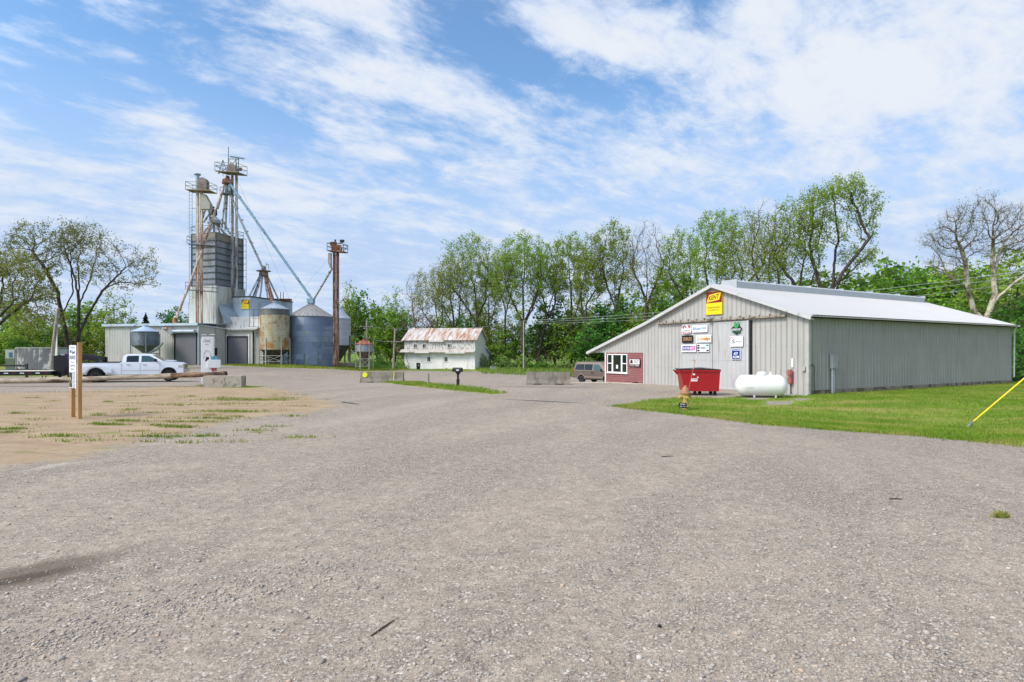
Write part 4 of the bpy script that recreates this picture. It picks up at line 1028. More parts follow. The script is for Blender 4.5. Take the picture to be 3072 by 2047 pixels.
lay(o, 'lettering', '#181414', [('t', 'KALMBACH', 0, -.13*h_, .8*w_, .15*h_, 0, -.03), ('t', 'K', 0, .30*h_, .26*w_, .26*h_)])
o, w_, h_ = sign('feed_sign', 'white sign with blue handwritten script, top of the left sliding door', 2082.5, 976, 2128.5, 997.5)
board(o, w_, h_, '#e6e8ee'); lay(o, 'lettering', '#2a7391', [('t', 'Blueprint', 0, 0, .86*w_, .52*h_, .12, 0, .06*h_)]); lay(o, 'small_lettering', '#6a8ea0', dashes(.1*w_, .36*h_, .6*w_, .03*h_, seed=3))
o, w_, h_ = sign('feed_sign', 'black sign with tan capital letters on the left sliding door', 2052.5, 1007, 2084.5, 1028.8)
board(o, w_, h_, '#14100f'); lay(o, 'lettering', '#c9966a', [('t', 'TRIBUTE', 0, .06*h_, .84*w_, .34*h_)]+dashes(0, -.2*h_, .8*w_, .05*h_, seed=5))
o, w_, h_ = sign('feed_sign', 'white sign with chunky orange letters on the left sliding door', 2095, 1005.5, 2140, 1027.8)
board(o, w_, h_, '#ece9e4'); lay(o, 'letter_shadow', '#2b1a10', [('t', 'Crystalyx', .012*w_, -.05*h_, .90*w_, .66*h_)], -.034); lay(o, 'lettering', '#efa51e', [('t', 'Crystalyx', 0, 0, .86*w_, .58*h_)], -.038)
o, w_, h_ = sign('feed_sign', 'white sign with white letters on a purple to pink band', 2051, 1034, 2094, 1056.4)
board(o, w_, h_, '#e9e6ee'); lay(o, 'purple_band', '#3a2a80', [('p', [(-.46*w_, -.30*h_), (.04*w_, -.30*h_), (.10*w_, .30*h_), (-.43*w_, .30*h_)])]); lay(o, 'pink_band', '#b8288c', [('p', [(.04*w_, -.30*h_), (.44*w_, -.30*h_), (.46*w_, .30*h_), (.10*w_, .30*h_)])])
lay(o, 'lettering', '#f2eef4', [('t', 'SHOW-RITE', 0, 0, .84*w_, .38*h_, .1)], -.038)
o, w_, h_ = sign('feed_sign', 'white sign edged with small black, teal and purple squares', 2098, 1032.5, 2134, 1055.8)
board(o, w_, h_, '#eceae8'); [lay(o, 'black_square', '#1d1a1c', [it]) for it in (('r', -.38*w_, .30*h_, .2*w_, .22*h_), ('r', -.38*w_, .0, .2*w_, .22*h_), ('r', .38*w_, -.32*h_, .2*w_, .2*h_))]; lay(o, 'teal_square', '#2f8f84', [('r', .37*w_, .30*h_, .22*w_, .24*h_)]); lay(o, 'purple_square', '#2c2060', [('r', -.38*w_, -.32*h_, .2*w_, .22*h_)])
lay(o, 'lettering', '#5a6870', dashes(0, .08*h_, .4*w_, .08*h_, seed=2)+dashes(0, -.05*h_, .44*w_, .1*h_, seed=9)+dashes(.37*w_, .02*h_, .18*w_, .05*h_, seed=1))
o, w_, h_ = sign('feed_sign', 'dark green diamond shaped sign under a bright green letter, highest on the right door', 2200, 966, 2232, 1004.5)
mb = MB(); poly_plate(mb, [(-.5*w_, -.03*h_), (-.28*w_, .16*h_), (-.1*w_, .26*h_), (.2*w_, .26*h_), (.5*w_, -.03*h_), (.36*w_, -.16*h_), (.36*w_, -.34*h_), (.14*w_, -.38*h_), (0, -.5*h_), (-.14*w_, -.38*h_), (-.36*w_, -.34*h_), (-.36*w_, -.16*h_)], -.03, .03); mb.build('board', pc('#10271c', .4), o)
lay(o, 'bright_letter', '#3f9a56', [('p', [(-.2*w_, .5*h_), (-.04*w_, .5*h_), (-.02*w_, .22*h_), (.06*w_, .22*h_), (.14*w_, .5*h_), (.28*w_, .5*h_), (.2*w_, .12*h_), (.06*w_, .03*h_), (-.12*w_, .03*h_), (-.22*w_, .12*h_)])])
lay(o, 'lettering', '#e9eee9', [('t', 'UMBARGER', 0, -.07*h_, .84*w_, .10*h_)]+dashes(0, -.16*h_, .7*w_, .03*h_, seed=4), -.038); lay(o, 'green_ribbon', '#1f6a3a', [('r', 0, -.29*h_, .7*w_, .08*h_)])
o, w_, h_ = sign('feed_sign', 'white sign with black letters and a red arc on the right sliding door', 2197.5, 1009, 2235, 1040)
board(o, w_, h_, '#efeeed'); lay(o, 'red_arc', '#b8343a', [('c', -.33*w_, .14*h_, .2*w_, .165*w_, .6, 3.6)]); lay(o, 'lettering', '#161616', [('t', 'S', -.24*w_, .0, .24*w_, .40*h_, .15), ('t', 'UNGLO', .18*w_, -.03*h_, .54*w_, .20*h_)]+dashes(0, -.34*h_, .7*w_, .025*h_, seed=6))
o, w_, h_ = sign('feed_sign', 'small square blue sign with a white leaf emblem, lowest on the right door', 2201.5, 1047, 2228, 1078.5)
board(o, w_, h_, '#e4e8f2'); lay(o, 'blue_field', '#14286e', [('r', 0, 0, .9*w_, .92*h_)]); lay(o, 'lettering', '#eef0f6', [('t', 'ADM', 0, -.26*h_, .72*w_, .24*h_)]+dashes(0, .37*h_, .74*w_, .05*h_, seed=8), -.038)
lay(o, 'leaf_emblem', '#dfe6f4', [('p', [(-.24*w_, -.04*h_), (.16*w_, -.04*h_), (.24*w_, .18*h_), (-.06*w_, .18*h_), (-.2*w_, .09*h_)])], -.038); lay(o, 'leaf_slot', '#14286e', [('p', [(-.14*w_, .0), (.10*w_, .0), (.17*w_, .14*h_), (-.05*w_, .14*h_)]), ], -.041); lay(o, 'leaf_vein', '#dfe6f4', [('r', .02*w_, .06*h_, .2*w_, .03*h_)], -.044)
o, w_, h_ = sign('office_sign', 'dark framed white sign with a maroon hat on the maroon office wall', 1889, 1077.5, 1923, 1101, .05)
board(o, w_, h_, '#2a0d10'); lay(o, 'white_field', '#e9e2e0', [('r', 0, .14*h_, .88*w_, .62*h_)])
lay(o, 'hat_emblem', '#3c0a16', [('p', [(-.38*w_, .0), (-.14*w_, .0), (-.17*w_, .38*h_), (-.35*w_, .38*h_)]), ('r', -.26*w_, -.03*h_, .36*w_, .06*h_)], -.038)
lay(o, 'lettering', '#1c1414', [('t', 'SULLIVAN', .17*w_, .30*h_, .44*w_, .16*h_), ('t', 'SUPPLY', .16*w_, .06*h_, .36*w_, .2*h_, .1)], -.038); lay(o, 'white_lettering', '#e6d4d2', [('t', 'SOLD HERE', 0, -.34*h_, .84*w_, .16*h_)], -.038)
# meter, regulators and small boxes on the walls
def at_long(px, py, d=0.):
    t, z = longw(px, py); return Vector((SX+CA*t+SA*d, SY+SA*t-CA*d, z))
o = thing('electric_meter', 'grey electric meter cabinet with two pipes on the long shed wall', 'meter', at_long(2494, 1104.5, .03), R(29))
M_EL = mat('electric_grey', '#8e9192', .5, var=.06)
mb = MB(); mb.box((0, -.10, .33), (.40, .2, .72)); mb.box((0, -.21, .33), (.36, .02, .66)); mb.build('cabinet', M_EL, o, bevel=.015)
mb = MB(); mb.lathe([(.10, 0), (.10, .05), (.085, .06), (.08, .11), (.05, .13)], 16, (.04, -.2, .5), 'y'); mb.build('meter_dial', glass_mat('meter_glass', '#5a6062'), o)
for dx in (-.10, .02):
    mb = MB(); mb.tube([(dx, -.08, .0), (dx, -.08, -1.35)], .045, 8); mb.build('conduit', mat('conduit_pipe', '#a7aab0', .45, .2, var=.05), o)
o = thing('wall_tap', 'small green tap with a black hose hanging beside the shed corner', 'tap', at_long(2431, 1096, .03), R(29))
mb = MB(); mb.tube([(0, 0, 0), (0, -.12, 0), (.02, -.16, -.06)], .03, 6); mb.lathe([(.05, 0), (.05, .02)], 10, (0, -.1, .05)); mb.build('spout', pc('#2e4a3c', .5), o)
mb = MB(); mb.tube([(.02, -.16, -.06), (.03, -.14, -.5), (.08, -.12, -1.), (.10, -.15, -1.38)], .018, 6); mb.build('hose', M_DARK, o)
o = thing('gas_regulator', 'faded red pair of regulator covers on the front wall by the gas tank', 'regulator', at_front(2375, 1129, .03), FRZ)
mb = MB(); mb.box((0, -.1, .16), (.26, .2, .34)); mb.build('upper_cover', pc('#a05a56', .6, c2='#7c3a38', thr=.6, cs=5), o, bevel=.05)
mb = MB(); mb.box((.02, -.09, -.2), (.2, .18, .34)); mb.tube([(-.1, -.1, -.1), (-.06, -.16, -.3)], .035, 6); mb.build('lower_cover', pc('#9c5450', .6), o, bevel=.05)
mb = MB(); mb.tube([(-.02, -.03, -.36), (-.02, -.03, -.98)], .025, 6); mb.build('gas_pipe', pc('#6a5c50', .6), o)
o = tag(MB().box((0, -.02, 0), (.09, .03, .44)).build('wall_thermometer', pc('#eceae6', .4), None), 'narrow white strip above the faded red regulator covers', 'thermometer'); o.location = at_front(2379.5, 1089, .03); o.rotation_euler = (0, 0, FRZ)
o = tag(MB().box((0, -.04, 0), (.16, .08, .22)).build('junction_box', pc('#a9a69c', .6), None, bevel=.01), 'small grey box low on the front wall beside the shed corner', 'junction box'); o.location = at_front(2414, 1107, .03); o.rotation_euler = (0, 0, FRZ)
# concrete apron at the office
ap = [tuple((Vector((SX, SY))+Vector((-SA, CA))*a+Vector((-CA, -SA))*b)) for a, b in ((11.0, -.05), (11.0, 1.0), (19.2, 2.6), (19.6, -.3), (15.2, -.3))]
sheet('office_apron', ap, .05, .5, mat('apron_concrete', '#b3a592', .9, var=.12, vs=1.2, bump=.3, bs=40, c2='#8f806a', thr=.58, cs=1))
# ------------------------------------------------------------------ the feed mill and its bins
def wb(mb, name, m, rt, **k): return mb.build(name, m, rt, loc=-Vector(rt.location), **k)
def W_(px, py, Y): return P(px, py, Y)
M_MW = mat('mill_cladding', '#bdbbb5', .55, var=.06, vs=.5, c2='#9a9484', thr=.62, soft=.1, st=(1.2, 1.2, .15), cs=1.2)
M_MB = mat('pale_blue_metal', '#b5c3cc', .5, var=.06, vs=.5, c2='#9fa9ac', thr=.6, st=(1, 1, .2), cs=1)
M_GREY_DOOR = mat('roller_slats', '#6b6970', .55, var=.04, vs=1)
M_GALV = mat('galvanised', '#9aa5ad', .5, .25, var=.12, vs=1.2, c2='#7c6f64', thr=.66, cs=3)
M_RUST = mat('rusted_steel', '#7a4a30', .85, var=.25, vs=3, c2='#4a2a1e', thr=.52, cs=3, st=(1, 1, .5), c3='#a98f78', thr3=.58, cs3=1.2)
M_RUSTW = mat('rust_streaked_white', '#c9c0b2', .7, var=.1, vs=2, c2='#945a34', thr=.52, soft=.08, st=(3, 3, .16), cs=1.3, c3='#5c3220', thr3=.62, st3=(3, 3, .25))
M_RUSTL = mat('streaked_grey_leg', '#adb0ae', .65, var=.1, vs=2, c2='#6a4a38', thr=.54, soft=.07, st=(3, 3, .2), cs=1.3)
M_RUSTD = mat('dark_rust_leg', '#6e4634', .8, var=.2, vs=2, c2='#3c2420', thr=.5, st=(3, 3, .15), cs=1.2, c3='#a08f80', thr3=.57, st3=(2, 2, .2))
M_BLUE = mat('blue_grey_spout', '#7f9fae', .5, var=.1, c2='#4c5a60', thr=.6, cs=2)
M_SPOUT = mat('grey_spout', '#b4babc', .6, var=.12, c2='#5e4a3e', thr=.57, cs=1.6)
M_RAIL = mat('rail_steel', '#59666b', .6, var=.15)
def bin_mat(name, cols, R_, bw=2.4, bh=.9, corr=9., c2=None, thr=.6, st=(1,1,1), cs=1.5, metal=.2, rough=.5, c3=None, thr3=.6, dark=.75):
    m, g = new_mat(name); out = g.n('OutputMaterial'); p = g.n('BsdfPrincipled'); tc = g.n('TexCoord').outputs['Object']
    sp = g.n('SeparateXYZ'); g.l(tc, sp.inputs[0]); an = g.math('ARCTAN2', sp.outputs[1], sp.outputs[0])
    cv = g.n('CombineXYZ'); g.l(g.math('MULTIPLY', an, R_), cv.inputs[0]); g.l(sp.outputs[2], cv.inputs[1])
    br = g.n('TexBrick'); g.l(cv.outputs[0], br.inputs['Vector']); br.inputs['Color1'].default_value = (0, 0, 0, 1); br.inputs['Color2'].default_value = (1, 1, 1, 1); br.inputs['Mortar'].default_value = (.5, .5, .5, 1)
    br.inputs['Scale'].default_value = 1; br.inputs['Mortar Size'].default_value = .018; br.inputs['Brick Width'].default_value = bw; br.inputs['Row Height'].default_value = bh
    base = g.mix(br.outputs['Color'], col(cols[0]), col(cols[1]))
    base = g.mix(g.ramp(g.noise(g.mapping(tc, scale=(1, 1, .4)), .8, 5, .6), .35, .7), base, col(cols[2]))
    base = g.mix(g.math('MULTIPLY', br.outputs['Fac'], .55), base, tuple(x*.35 for x in col(cols[0])))
    if c2: base = g.mix(g.ramp(g.noise(g.mapping(tc, scale=st), cs, 7, .68), thr-.07, thr+.07), base, col(c2))
    if c3: base = g.mix(g.ramp(g.noise(g.mapping(tc, (4, 2, 7), scale=(1, 1, 1.4)), .9, 7, .7), thr3-.05, thr3+.06), base, col(c3))
    g.l(base, p.inputs['Base Color']); p.inputs['Metallic'].default_value = metal; p.inputs['Roughness'].default_value = rough
    b = g.n('Bump'); b.inputs['Strength'].default_value = .5; b.inputs['Distance'].default_value = .03
    g.l(g.math('SINE', g.math('MULTIPLY', sp.outputs[2], corr*6.283)), b.inputs['Height']); g.l(b.outputs[0], p.inputs['Normal'])
    g.l(p.outputs[0], out.inputs[0]); return m
def rails(mb, pts, h=1.0, posts=True, w=.05):
    """guard rail round a ring of floor points"""
    n = len(pts)
    for i in range(n):
        a, b = Vector(pts[i]), Vector(pts[(i+1) % n])
        for hh in (h, h*.5): mb.bar(a+Vector((0, 0, hh)), b+Vector((0, 0, hh)), w)
        mb.bar(a, a+Vector((0, 0, h)), w)
def ladder(mb, a, b, wv, w=.04, step=.45):
    a, b, wv = Vector(a), Vector(b), Vector(wv); mb.bar(a, b, w); mb.bar(a+wv, b+wv, w); n = int((b-a).length/step)
    for i in range(n): q = a+(b-a)*((i+.5)/n); mb.bar(q, q+wv, w*.7)
def oct_ring(c, r, n=8, a0=.4): return [(c[0]+r*math.cos(a0+6.2832*i/n), c[1]+r*math.sin(a0+6.2832*i/n), c[2]) for i in range(n)]

# --- low front building
FL, FR = Vector((-57.89, 81, 0)), Vector((-42.68, 77.5, 0)); uF = (FR-FL).normalized(); nF = Vector((uF.y, -uF.x, 0)); sd_ = Vector((.23, .973, 0)).normalized()
if nF.y > 0: nF = -nF
GZ = .28
o = thing('mill_building', 'long low metal sided mill building with a grey roller door beside a white sign', 'building', (-50, 80, 0))
LF = (FR-FL).length
mb = MB(); wall(mb, FL, uF, nF, [(0, -.2), (LF, -.2), (LF, 5.75), (0, 5.75)], .28, .03, .03)
SR = Vector((FR.x, FR.y, 0)); nS = Vector((sd_.y, -sd_.x, 0))
wall(mb, SR, sd_, nS, [(0, -.2), (5.1, -.2), (5.1, 5.35), (0, 5.7)], .28, .03, .03)
wall(mb, FL, sd_, -nS, [(0, -.2), (9, -.2), (9, 5.6), (0, 5.7)], .4, .03, .03)
wall(mb, FL+sd_*9, uF, -nF, [(0, -.2), (LF, -.2), (LF, 5.6), (0, 5.6)], .5); wb(mb, 'wall', M_MW, o)
mb = MB(); q = [FL-uF*.25+nF*.3, FR+uF*.12+nF*.3, FR+sd_*9, FL+sd_*9-uF*.25]
mb.add([(v.x, v.y, 5.92) for v in q[:2]]+[(v.x, v.y, 6.15) for v in q[2:]]+[(v.x, v.y, 6.02) for v in q[:2]]+[(v.x, v.y, 6.25) for v in q[2:]], [(3,2,1,0),(4,5,6,7),(0,1,5,4),(1,2,6,5),(2,3,7,6),(3,0,4,7)])
mb.bar(q[0]+Vector((0, 0, 5.86)), q[1]+Vector((0, 0, 5.86)), .1, .34); mb.bar(FR+uF*.1+Vector((0, 0, 5.78)), FR+sd_*5.1+uF*.1+Vector((0, 0, 5.42)), .14, .16)
wb(mb, 'roof', M_MB, o)
def roller(rt, O, U, N, w_, h_, z0, frame=True, housing=False):
    mb = MB(); n = int(h_/.09)
    for i in range(n): mb.box(O+U*(w_/2)+N*(-.04)+Vector((0, 0, z0+(i+.5)*h_/n)), (w_, .04, h_/n*.86), rz=math.atan2(U.y, U.x))
    mb.box(O+U*(w_/2)-N*.03+Vector((0, 0, z0+h_/2)), (w_, .03, h_), rz=math.atan2(U.y, U.x))
    d = wb(mb, 'roller_door', M_GREY_DOOR, rt)
    f = MB()
    for x in (-.08, w_+.08): f.box(O+U*x+N*.03+Vector((0, 0, z0+h_/2)), (.14, .12, h_), rz=math.atan2(U.y, U.x))
    f.box(O+U*(w_/2)+N*.03+Vector((0, 0, z0+h_+.06)), (w_+.3, .12, .14), rz=math.atan2(U.y, U.x))
    c_ = f.build('door_frame', M_DARK, d); c_.location = (0, 0, 0)
    if housing:
        f = MB(); a = O+N*.28+Vector((0, 0, z0+h_+.28)); f.tube([a-U*.05, a+U*(w_+.02)], .26, 10); c_ = f.build('door_drum', M_GALV, d)
        f = MB(); f.box(a-U*.45+N*-.1, (.8, .35, .62), rz=math.atan2(U.y, U.x)); c_ = f.build('motor_box', M_EL, d)
def onF(px):
    k = (px-CX)/FPX; t = (k*FL.y-FL.x)/(uF.x-k*uF.y); return t
t0 = onF(527); roller(o, FL+uF*t0+nF*.09, uF, nF, onF(590.5)-t0, 4.3, GZ, housing=True)
mb = MB(); a = FR+nF*.1+uF*.05; mb.tube([a+Vector((0, 0, 5.7)), a+Vector((0, 0, 5.3)), a-uF*.02+Vector((0, 0, .3)), a+nF*.35+Vector((0, 0, .25))], .09, 6); wb(mb, 'downspout', M_MB, o)
mb = MB(); mb.box(FR+sd_*2.9+nS*.05+Vector((0, 0, 2.15)), (.1, .9, 1.0), rz=math.atan2(sd_.y, sd_.x)-R(90)); wb(mb, 'window', glass_mat('dark_pane', '#2c3133'), o)
mb = MB()
for i, (tt, z) in enumerate(((8.6, 1.7), (9.0, 3.3))): mb.box(FL+uF*tt+nF*.1+Vector((0, 0, z)), (.3, .2, .4), rz=math.atan2(uF.y, uF.x))
wb(mb, 'electric_box', M_EL, o)
# --- annex with the second roller door
o = thing('mill_annex', 'lower mill annex with a grey roller door beside the rust stained hopper bin', 'building', (-39, 82, 0))
A0 = Vector((-41.42, 82.5, 0)); LA = 4.33+1.35
mb = MB(); wall(mb, A0, uF, nF, [(0, -.2), (4.33, -.2), (4.33, 5.3), (0, 5.3)], .3, .03, .03)
B0 = A0+uF*4.33-nF*.35; wall(mb, B0, uF, nF, [(0, -.2), (1.5, -.2), (1.5, 5.35), (0, 5.35)], .22, .04, .05)
wall(mb, A0+uF*5.83-nF*.4, sd_, nS, [(0, -.2), (4, -.2), (4, 5.3), (0, 5.3)], .4); wb(mb, 'wall', M_MW, o)
roller(o, A0+uF*.35+nF*.09, uF, nF, 3.2, 3.95, GZ)
for x in (.16, 3.78): mb = MB(); mb.box(A0+uF*x+nF*.06+Vector((0, 0, 2.3)), (.22, .12, 4.6), rz=math.atan2(uF.y, uF.x)); wb(mb, 'door_post', M_WHITE, o)
mb = MB(); q = A0+uF*2.8+nF*.15; mb.box(q+Vector((0, 2.0, 5.46)), (6.3, 4.6, .22), rz=math.atan2(uF.y, uF.x)); mb.box(q+nF*.25+Vector((0, 0, 5.36)), (4.7, .08, .3), rz=math.atan2(uF.y, uF.x)); wb(mb, 'roof', mat('annex_roof', '#c9c9c4', .5, var=.08), o)
# --- dryer tower: pale base, dark ribbed upper part
TC = Vector((-42.68, 82, 0)); tl = Vector((-.958, .285, 0)).normalized(); tr = Vector((.256, .967, 0)).normalized(); la, lb_ = 4.3, 5.4
def foot(e=0.): return [TC-tl*e-tr*e, TC+tl*(la+e)-tr*e, TC+tl*(la+e)+tr*(lb_+e), TC-tl*e+tr*(lb_+e)]
o = thing('grain_tower', 'tall square grain tower of dark ribbed steel on a pale metal base', 'grain tower', (-44, 84.5, 0))
def box4(mb, pts, z0, z1): mb.prism([(p.x, p.y) for p in pts], z0, z1)
M_TOWD = mat('dark_tower_steel', '#868c91', .45, .35, var=.12, vs=.5, c2='#6f675c', thr=.6, soft=.12, st=(1, 1, .4), cs=.7)
zb0, zt0 = 11.65, 19.3
mb = MB(); ft = foot(.28)
for i in range(4):
    a, b = ft[i], ft[(i+1) % 4]; u = (b-a).normalized(); n_ = Vector((u.y, -u.x, 0)); n_ = n_ if n_.dot((a+b)/2-(ft[0]+ft[2])/2) > 0 else -n_
    wall(mb, a, u, n_, [(0, 0), ((b-a).length, 0), ((b-a).length, zb0), (0, zb0)], .32, .03, .03)
wb(mb, 'base', mat('tower_base', '#c2c3bb', .55, var=.07, vs=.4, c2='#9d9582', thr=.58, soft=.1, st=(1, 1, .15), cs=1), o)
mb = MB(); box4(mb, foot(0), zb0, zt0-1.15)
wb(mb, 'upper_bin', M_TOWD, o)
mb = MB(); box4(mb, foot(.03), zt0-1.15, zt0); box4(mb, foot(.08), zt0, zt0+.08); wb(mb, 'top_band', mat('tower_top', '#857d70', .6, var=.1), o)
mb = MB()
for i in range(8): box4(mb, foot(.14), zb0+.05+i*.925, zb0+.15+i*.925)
for p_ in foot(.05): mb.box((p_.x, p_.y, (zb0+zt0)/2), (.14, .14, zt0-zb0), rz=.28)
wb(mb, 'band', pc('#4b4e51', .5), o)
mb = MB(); rails(mb, [(p_.x, p_.y, zt0+.08) for p_ in foot(.1)], 1.0); wb(mb, 'guard_rail', M_RAIL, o)
mb = MB(); ladder(mb, TC+tr*3.6+nS*.4+Vector((0, 0, zb0)), TC+tr*3.6+nS*.4+Vector((0, 0, zt0+1)), tr*.45)
for zz_ in np.arange(zb0, zt0, .95): mb.bar(TC+tr*4.6+Vector((0, 0, zz_)), TC+tr*4.6+nS*.9+Vector((0, 0, zz_)), .06); mb.bar(TC+tr*5.2+nS*.8+Vector((0, 0, zz_)), TC+tr*4.4+nS*.8+Vector((0, 0, zz_)), .05)
for tt in (4.4, 5.2): mb.bar(TC+tr*tt+nS*.8+Vector((0, 0, zb0-.6)), TC+tr*tt+nS*.8+Vector((0, 0, zt0)), .05)
wb(mb, 'ladder', M_RAIL, o)
mb = MB(); q = [TC+nS*.1+tr*.1+Vector((0, 0, 9.1)), TC+tr*4.2+nS*.1+Vector((0, 0, 9.1)), TC+tr*4.2+nS*3.2+Vector((0, 0, 6.2)), TC+nS*1.6+Vector((0, 0, 6.2))]
vs = q+[v+Vector((0, 0, .12)) for v in q]; mb.add(vs, [(3,2,1,0),(4,5,6,7),(0,1,5,4),(1,2,6,5),(2,3,7,6),(3,0,4,7)]); wb(mb, 'lean_roof', M_GALV, o)
mb = MB(); dh = TC+tl*4.9+tr*1.+Vector((0, 0, 4.6)); mb.box(dh, (1.1, 1.6, 9.2), rz=.28); wb(mb, 'rusty_bay', M_RUST, o)
# spout distributor on top of the tower
c = (TC+tl*2.1+tr*1.9); dz = zt0
o = thing('spout_distributor', 'small grey hopper with a ring of rusty pipes on the tower top', 'distributor', (c.x, c.y, dz+.08))
hz_ = CAMZ-(648-HY)/FPX*83.5-dz
mb = MB(); mb.lathe([(.15, hz_+1.1), (.42, hz_+.95), (.42, hz_+.25), (.25, hz_+.2)], 12); wb(mb, 'motor_cap', M_DARK, o).location = (0, 0, 0)
mb = MB(); mb.lathe([(.12, hz_+.25), (.95, hz_-.55), (.95, hz_-1.0), (.5, hz_-1.1)], 16); mb.build('hopper', M_GALV, o)
mb = MB()
for i in range(9):
    a = 6.2832*i/9; mb.tube([(.6*math.cos(a), .6*math.sin(a), hz_-1.), (1.0*math.cos(a), 1.0*math.sin(a), hz_-1.8), (1.9*math.cos(a)*(.5+.5*abs(math.cos(a))), 1.9*math.sin(a), .0)], .14, 6)
mb.build('pipe_ring', M_RUSTL, o)
# --- elevator legs
def leg(name, label, pts, zt_, zb_, m, w_=.42, gap=None):
    o = thing(name, label, 'grain elevator', (pts[0].x, pts[0].y, zb_))
    for i, p_ in enumerate(pts):
        mb = MB(); mb.box((p_.x, p_.y, (zb_+zt_)/2), (w_, w_*.8, zt_-zb_), rz=.15)
        for z in np.arange(zb_+1, zt_, 2.4): mb.box((p_.x, p_.y, z), (w_+.06, w_*.8+.06, .07), rz=.15)
        wb(mb, 'leg_trunk', m, o)
    return o
def Pz(px, py, Y): return P(px, py, Y)
YL = 79.9; zL = Pz(600, 572, YL).z
a, b = Pz(592.5, 572, YL), Pz(604.5, 572, YL)
o = leg('bucket_elevator', 'rust streaked elevator leg in front of the tower with a railed platform on top', [a, b], zL, .2, M_RUSTW, w_=.34)
mb = MB(); c = (a+b)/2; pl = [c+Vector((-1.75, -.4, 0)), c+Vector((2.0, -1.2, -.35)), c+Vector((2.2, .5, -.35)), c+Vector((-1.6, 1.2, 0))]
vs = pl+[v+Vector((0, 0, .12)) for v in pl]; mb.add(vs, [(3,2,1,0),(4,5,6,7),(0,1,5,4),(1,2,6,5),(2,3,7,6),(3,0,4,7)]); wb(mb, 'platform', mat('grating', '#7d6f5c', .8, var=.2), o)
mb = MB(); rails(mb, [v+Vector((0, 0, .1)) for v in pl], 1.05); wb(mb, 'guard_rail', M_RAIL, o)
mb = MB(); hc = c+Vector((.35, 0, .75)); mb.lathe([(.1, -.38), (.64, -.36), (.64, .36), (.1, .38)], 18, hc+Vector((.2, 0, .35)), 'y'); mb.box(hc+Vector((.2, 0, -.25)), (1.2, .72, .9)); wb(mb, 'head', mat('rusty_head', '#7f756c', .7, var=.15, c2='#7a4c34', thr=.55, cs=3), o)
mb = MB(); mb.tube([a+Vector((0, 0, .1)), a+Vector((0, 0, 2.2))], .26, 10); mb.lathe([(.45, 0), (.45, .12)], 12, a+Vector((0, 0, 2.2))); wb(mb, 'vent_stack', M_GALV, o)
mb = MB(); ladder(mb, a+Vector((-.75, 0, -16)), a+Vector((-.75, 0, 0)), Vector((-.42, 0, 0)))
for z in np.arange(-15, -.5, 2.5): mb.bar(a+Vector((-.75, 0, z)), a+Vector((0, 0, z)), .05)
wb(mb, 'ladder', M_RAIL, o)
for dz_, dx in ((-7.6, -1.2), (-14., -1.4)):
    mb = MB(); q = [a+Vector((dx, -.5, dz_)), a+Vector((2.6, -.9, dz_-.3)), a+Vector((2.7, .4, dz_-.3)), a+Vector((dx, .5, dz_))]
    vs = q+[v+Vector((0, 0, .08)) for v in q]; mb.add(vs, [(3,2,1,0),(4,5,6,7),(0,1,5,4),(1,2,6,5),(2,3,7,6),(3,0,4,7)]); rails(mb, [v+Vector((0, 0, .1)) for v in q], 1.0, w=.045); wb(mb, 'landing', M_RAIL, o)
mb = MB(); q = b+Vector((.45, -.1, -1.6)); mb.prism([(-.4, 1.0), (.2, 1.0), (1.0, -.4), (.9, -1.1), (-.4, -1.1)], -.35, .35, lambda u, v, t: (q.x+u, q.y+t, q.z+v)); wb(mb, 'discharge_box', mat('discharge_steel', '#9c9a8a', .6, var=.1), o)
e1 = Pz(642, 621, 81)
for pts, r_ in (([q+Vector((.8, 0, -.6)), e1, Pz(611, 668, 80.6)], .13), ([q+Vector((.5, 0, -1.)), Pz(630, 640, 80.4), Pz(632, 672, 80.4)], .16), ([q+Vector((.2, 0, -1.)), Pz(612, 640, 80.2), Pz(606, 660, 80.)], .15)):
    mb = MB(); mb.tube(pts, r_, 8); wb(mb, 'spout_pipe', M_SPOUT, o)
# tall central leg
YT = 84.6; zT = Pz(706, 524, YT).z; a, b = Pz(697, 524, YT), Pz(709.5, 524, YT-.3)
o = leg('bucket_elevator', 'tallest elevator leg with twin grey trunks beside the dark tower', [a, b], zT, .3, M_RUSTL, w_=.32)
c = (a+b)/2; pl = [c+Vector((-2.7, -.3, .25)), c+Vector((.6, -1.9, -.1)), c+Vector((2.1, .1, -.15)), c+Vector((-1.2, 1.7, .25))]
pl = [c+Vector((-2.6, -.6, .3)), c+Vector((1.0, -1.3, -.1)), c+Vector((1.75, .3, -.15)), c+Vector((-1.6, 1.2, .3))]
mb = MB(); vs = pl+[v+Vector((0, 0, .14)) for v in pl]; mb.add(vs, [(3,2,1,0),(4,5,6,7),(0,1,5,4),(1,2,6,5),(2,3,7,6),(3,0,4,7)]); wb(mb, 'platform', MATS['grating'], o)
mb = MB(); rails(mb, [v+Vector((0, 0, .12)) for v in pl], 1.25); wb(mb, 'guard_rail', M_RAIL, o)
mb = MB()
for dx in (-.9, .25, .6): mb.bar(c+Vector((dx, 0, 0)), c+Vector((dx, 0, 2.35)), .10)
mb.bar(c+Vector((-.95, 0, 2.3)), c+Vector((.7, 0, 2.3)), .08); mb.bar(c+Vector((-.85, 0, .8)), c+Vector((.2, 0, 2.2)), .06); mb.bar(c+Vector((.2, 0, .8)), c+Vector((-.85, 0, 2.2)), .06)
mb.bar(c+Vector((-.6, -.1, 2.65)), c+Vector((1.5, -.1, 2.3)), .14, .16); wb(mb, 'hoist_frame', M_RAIL, o)
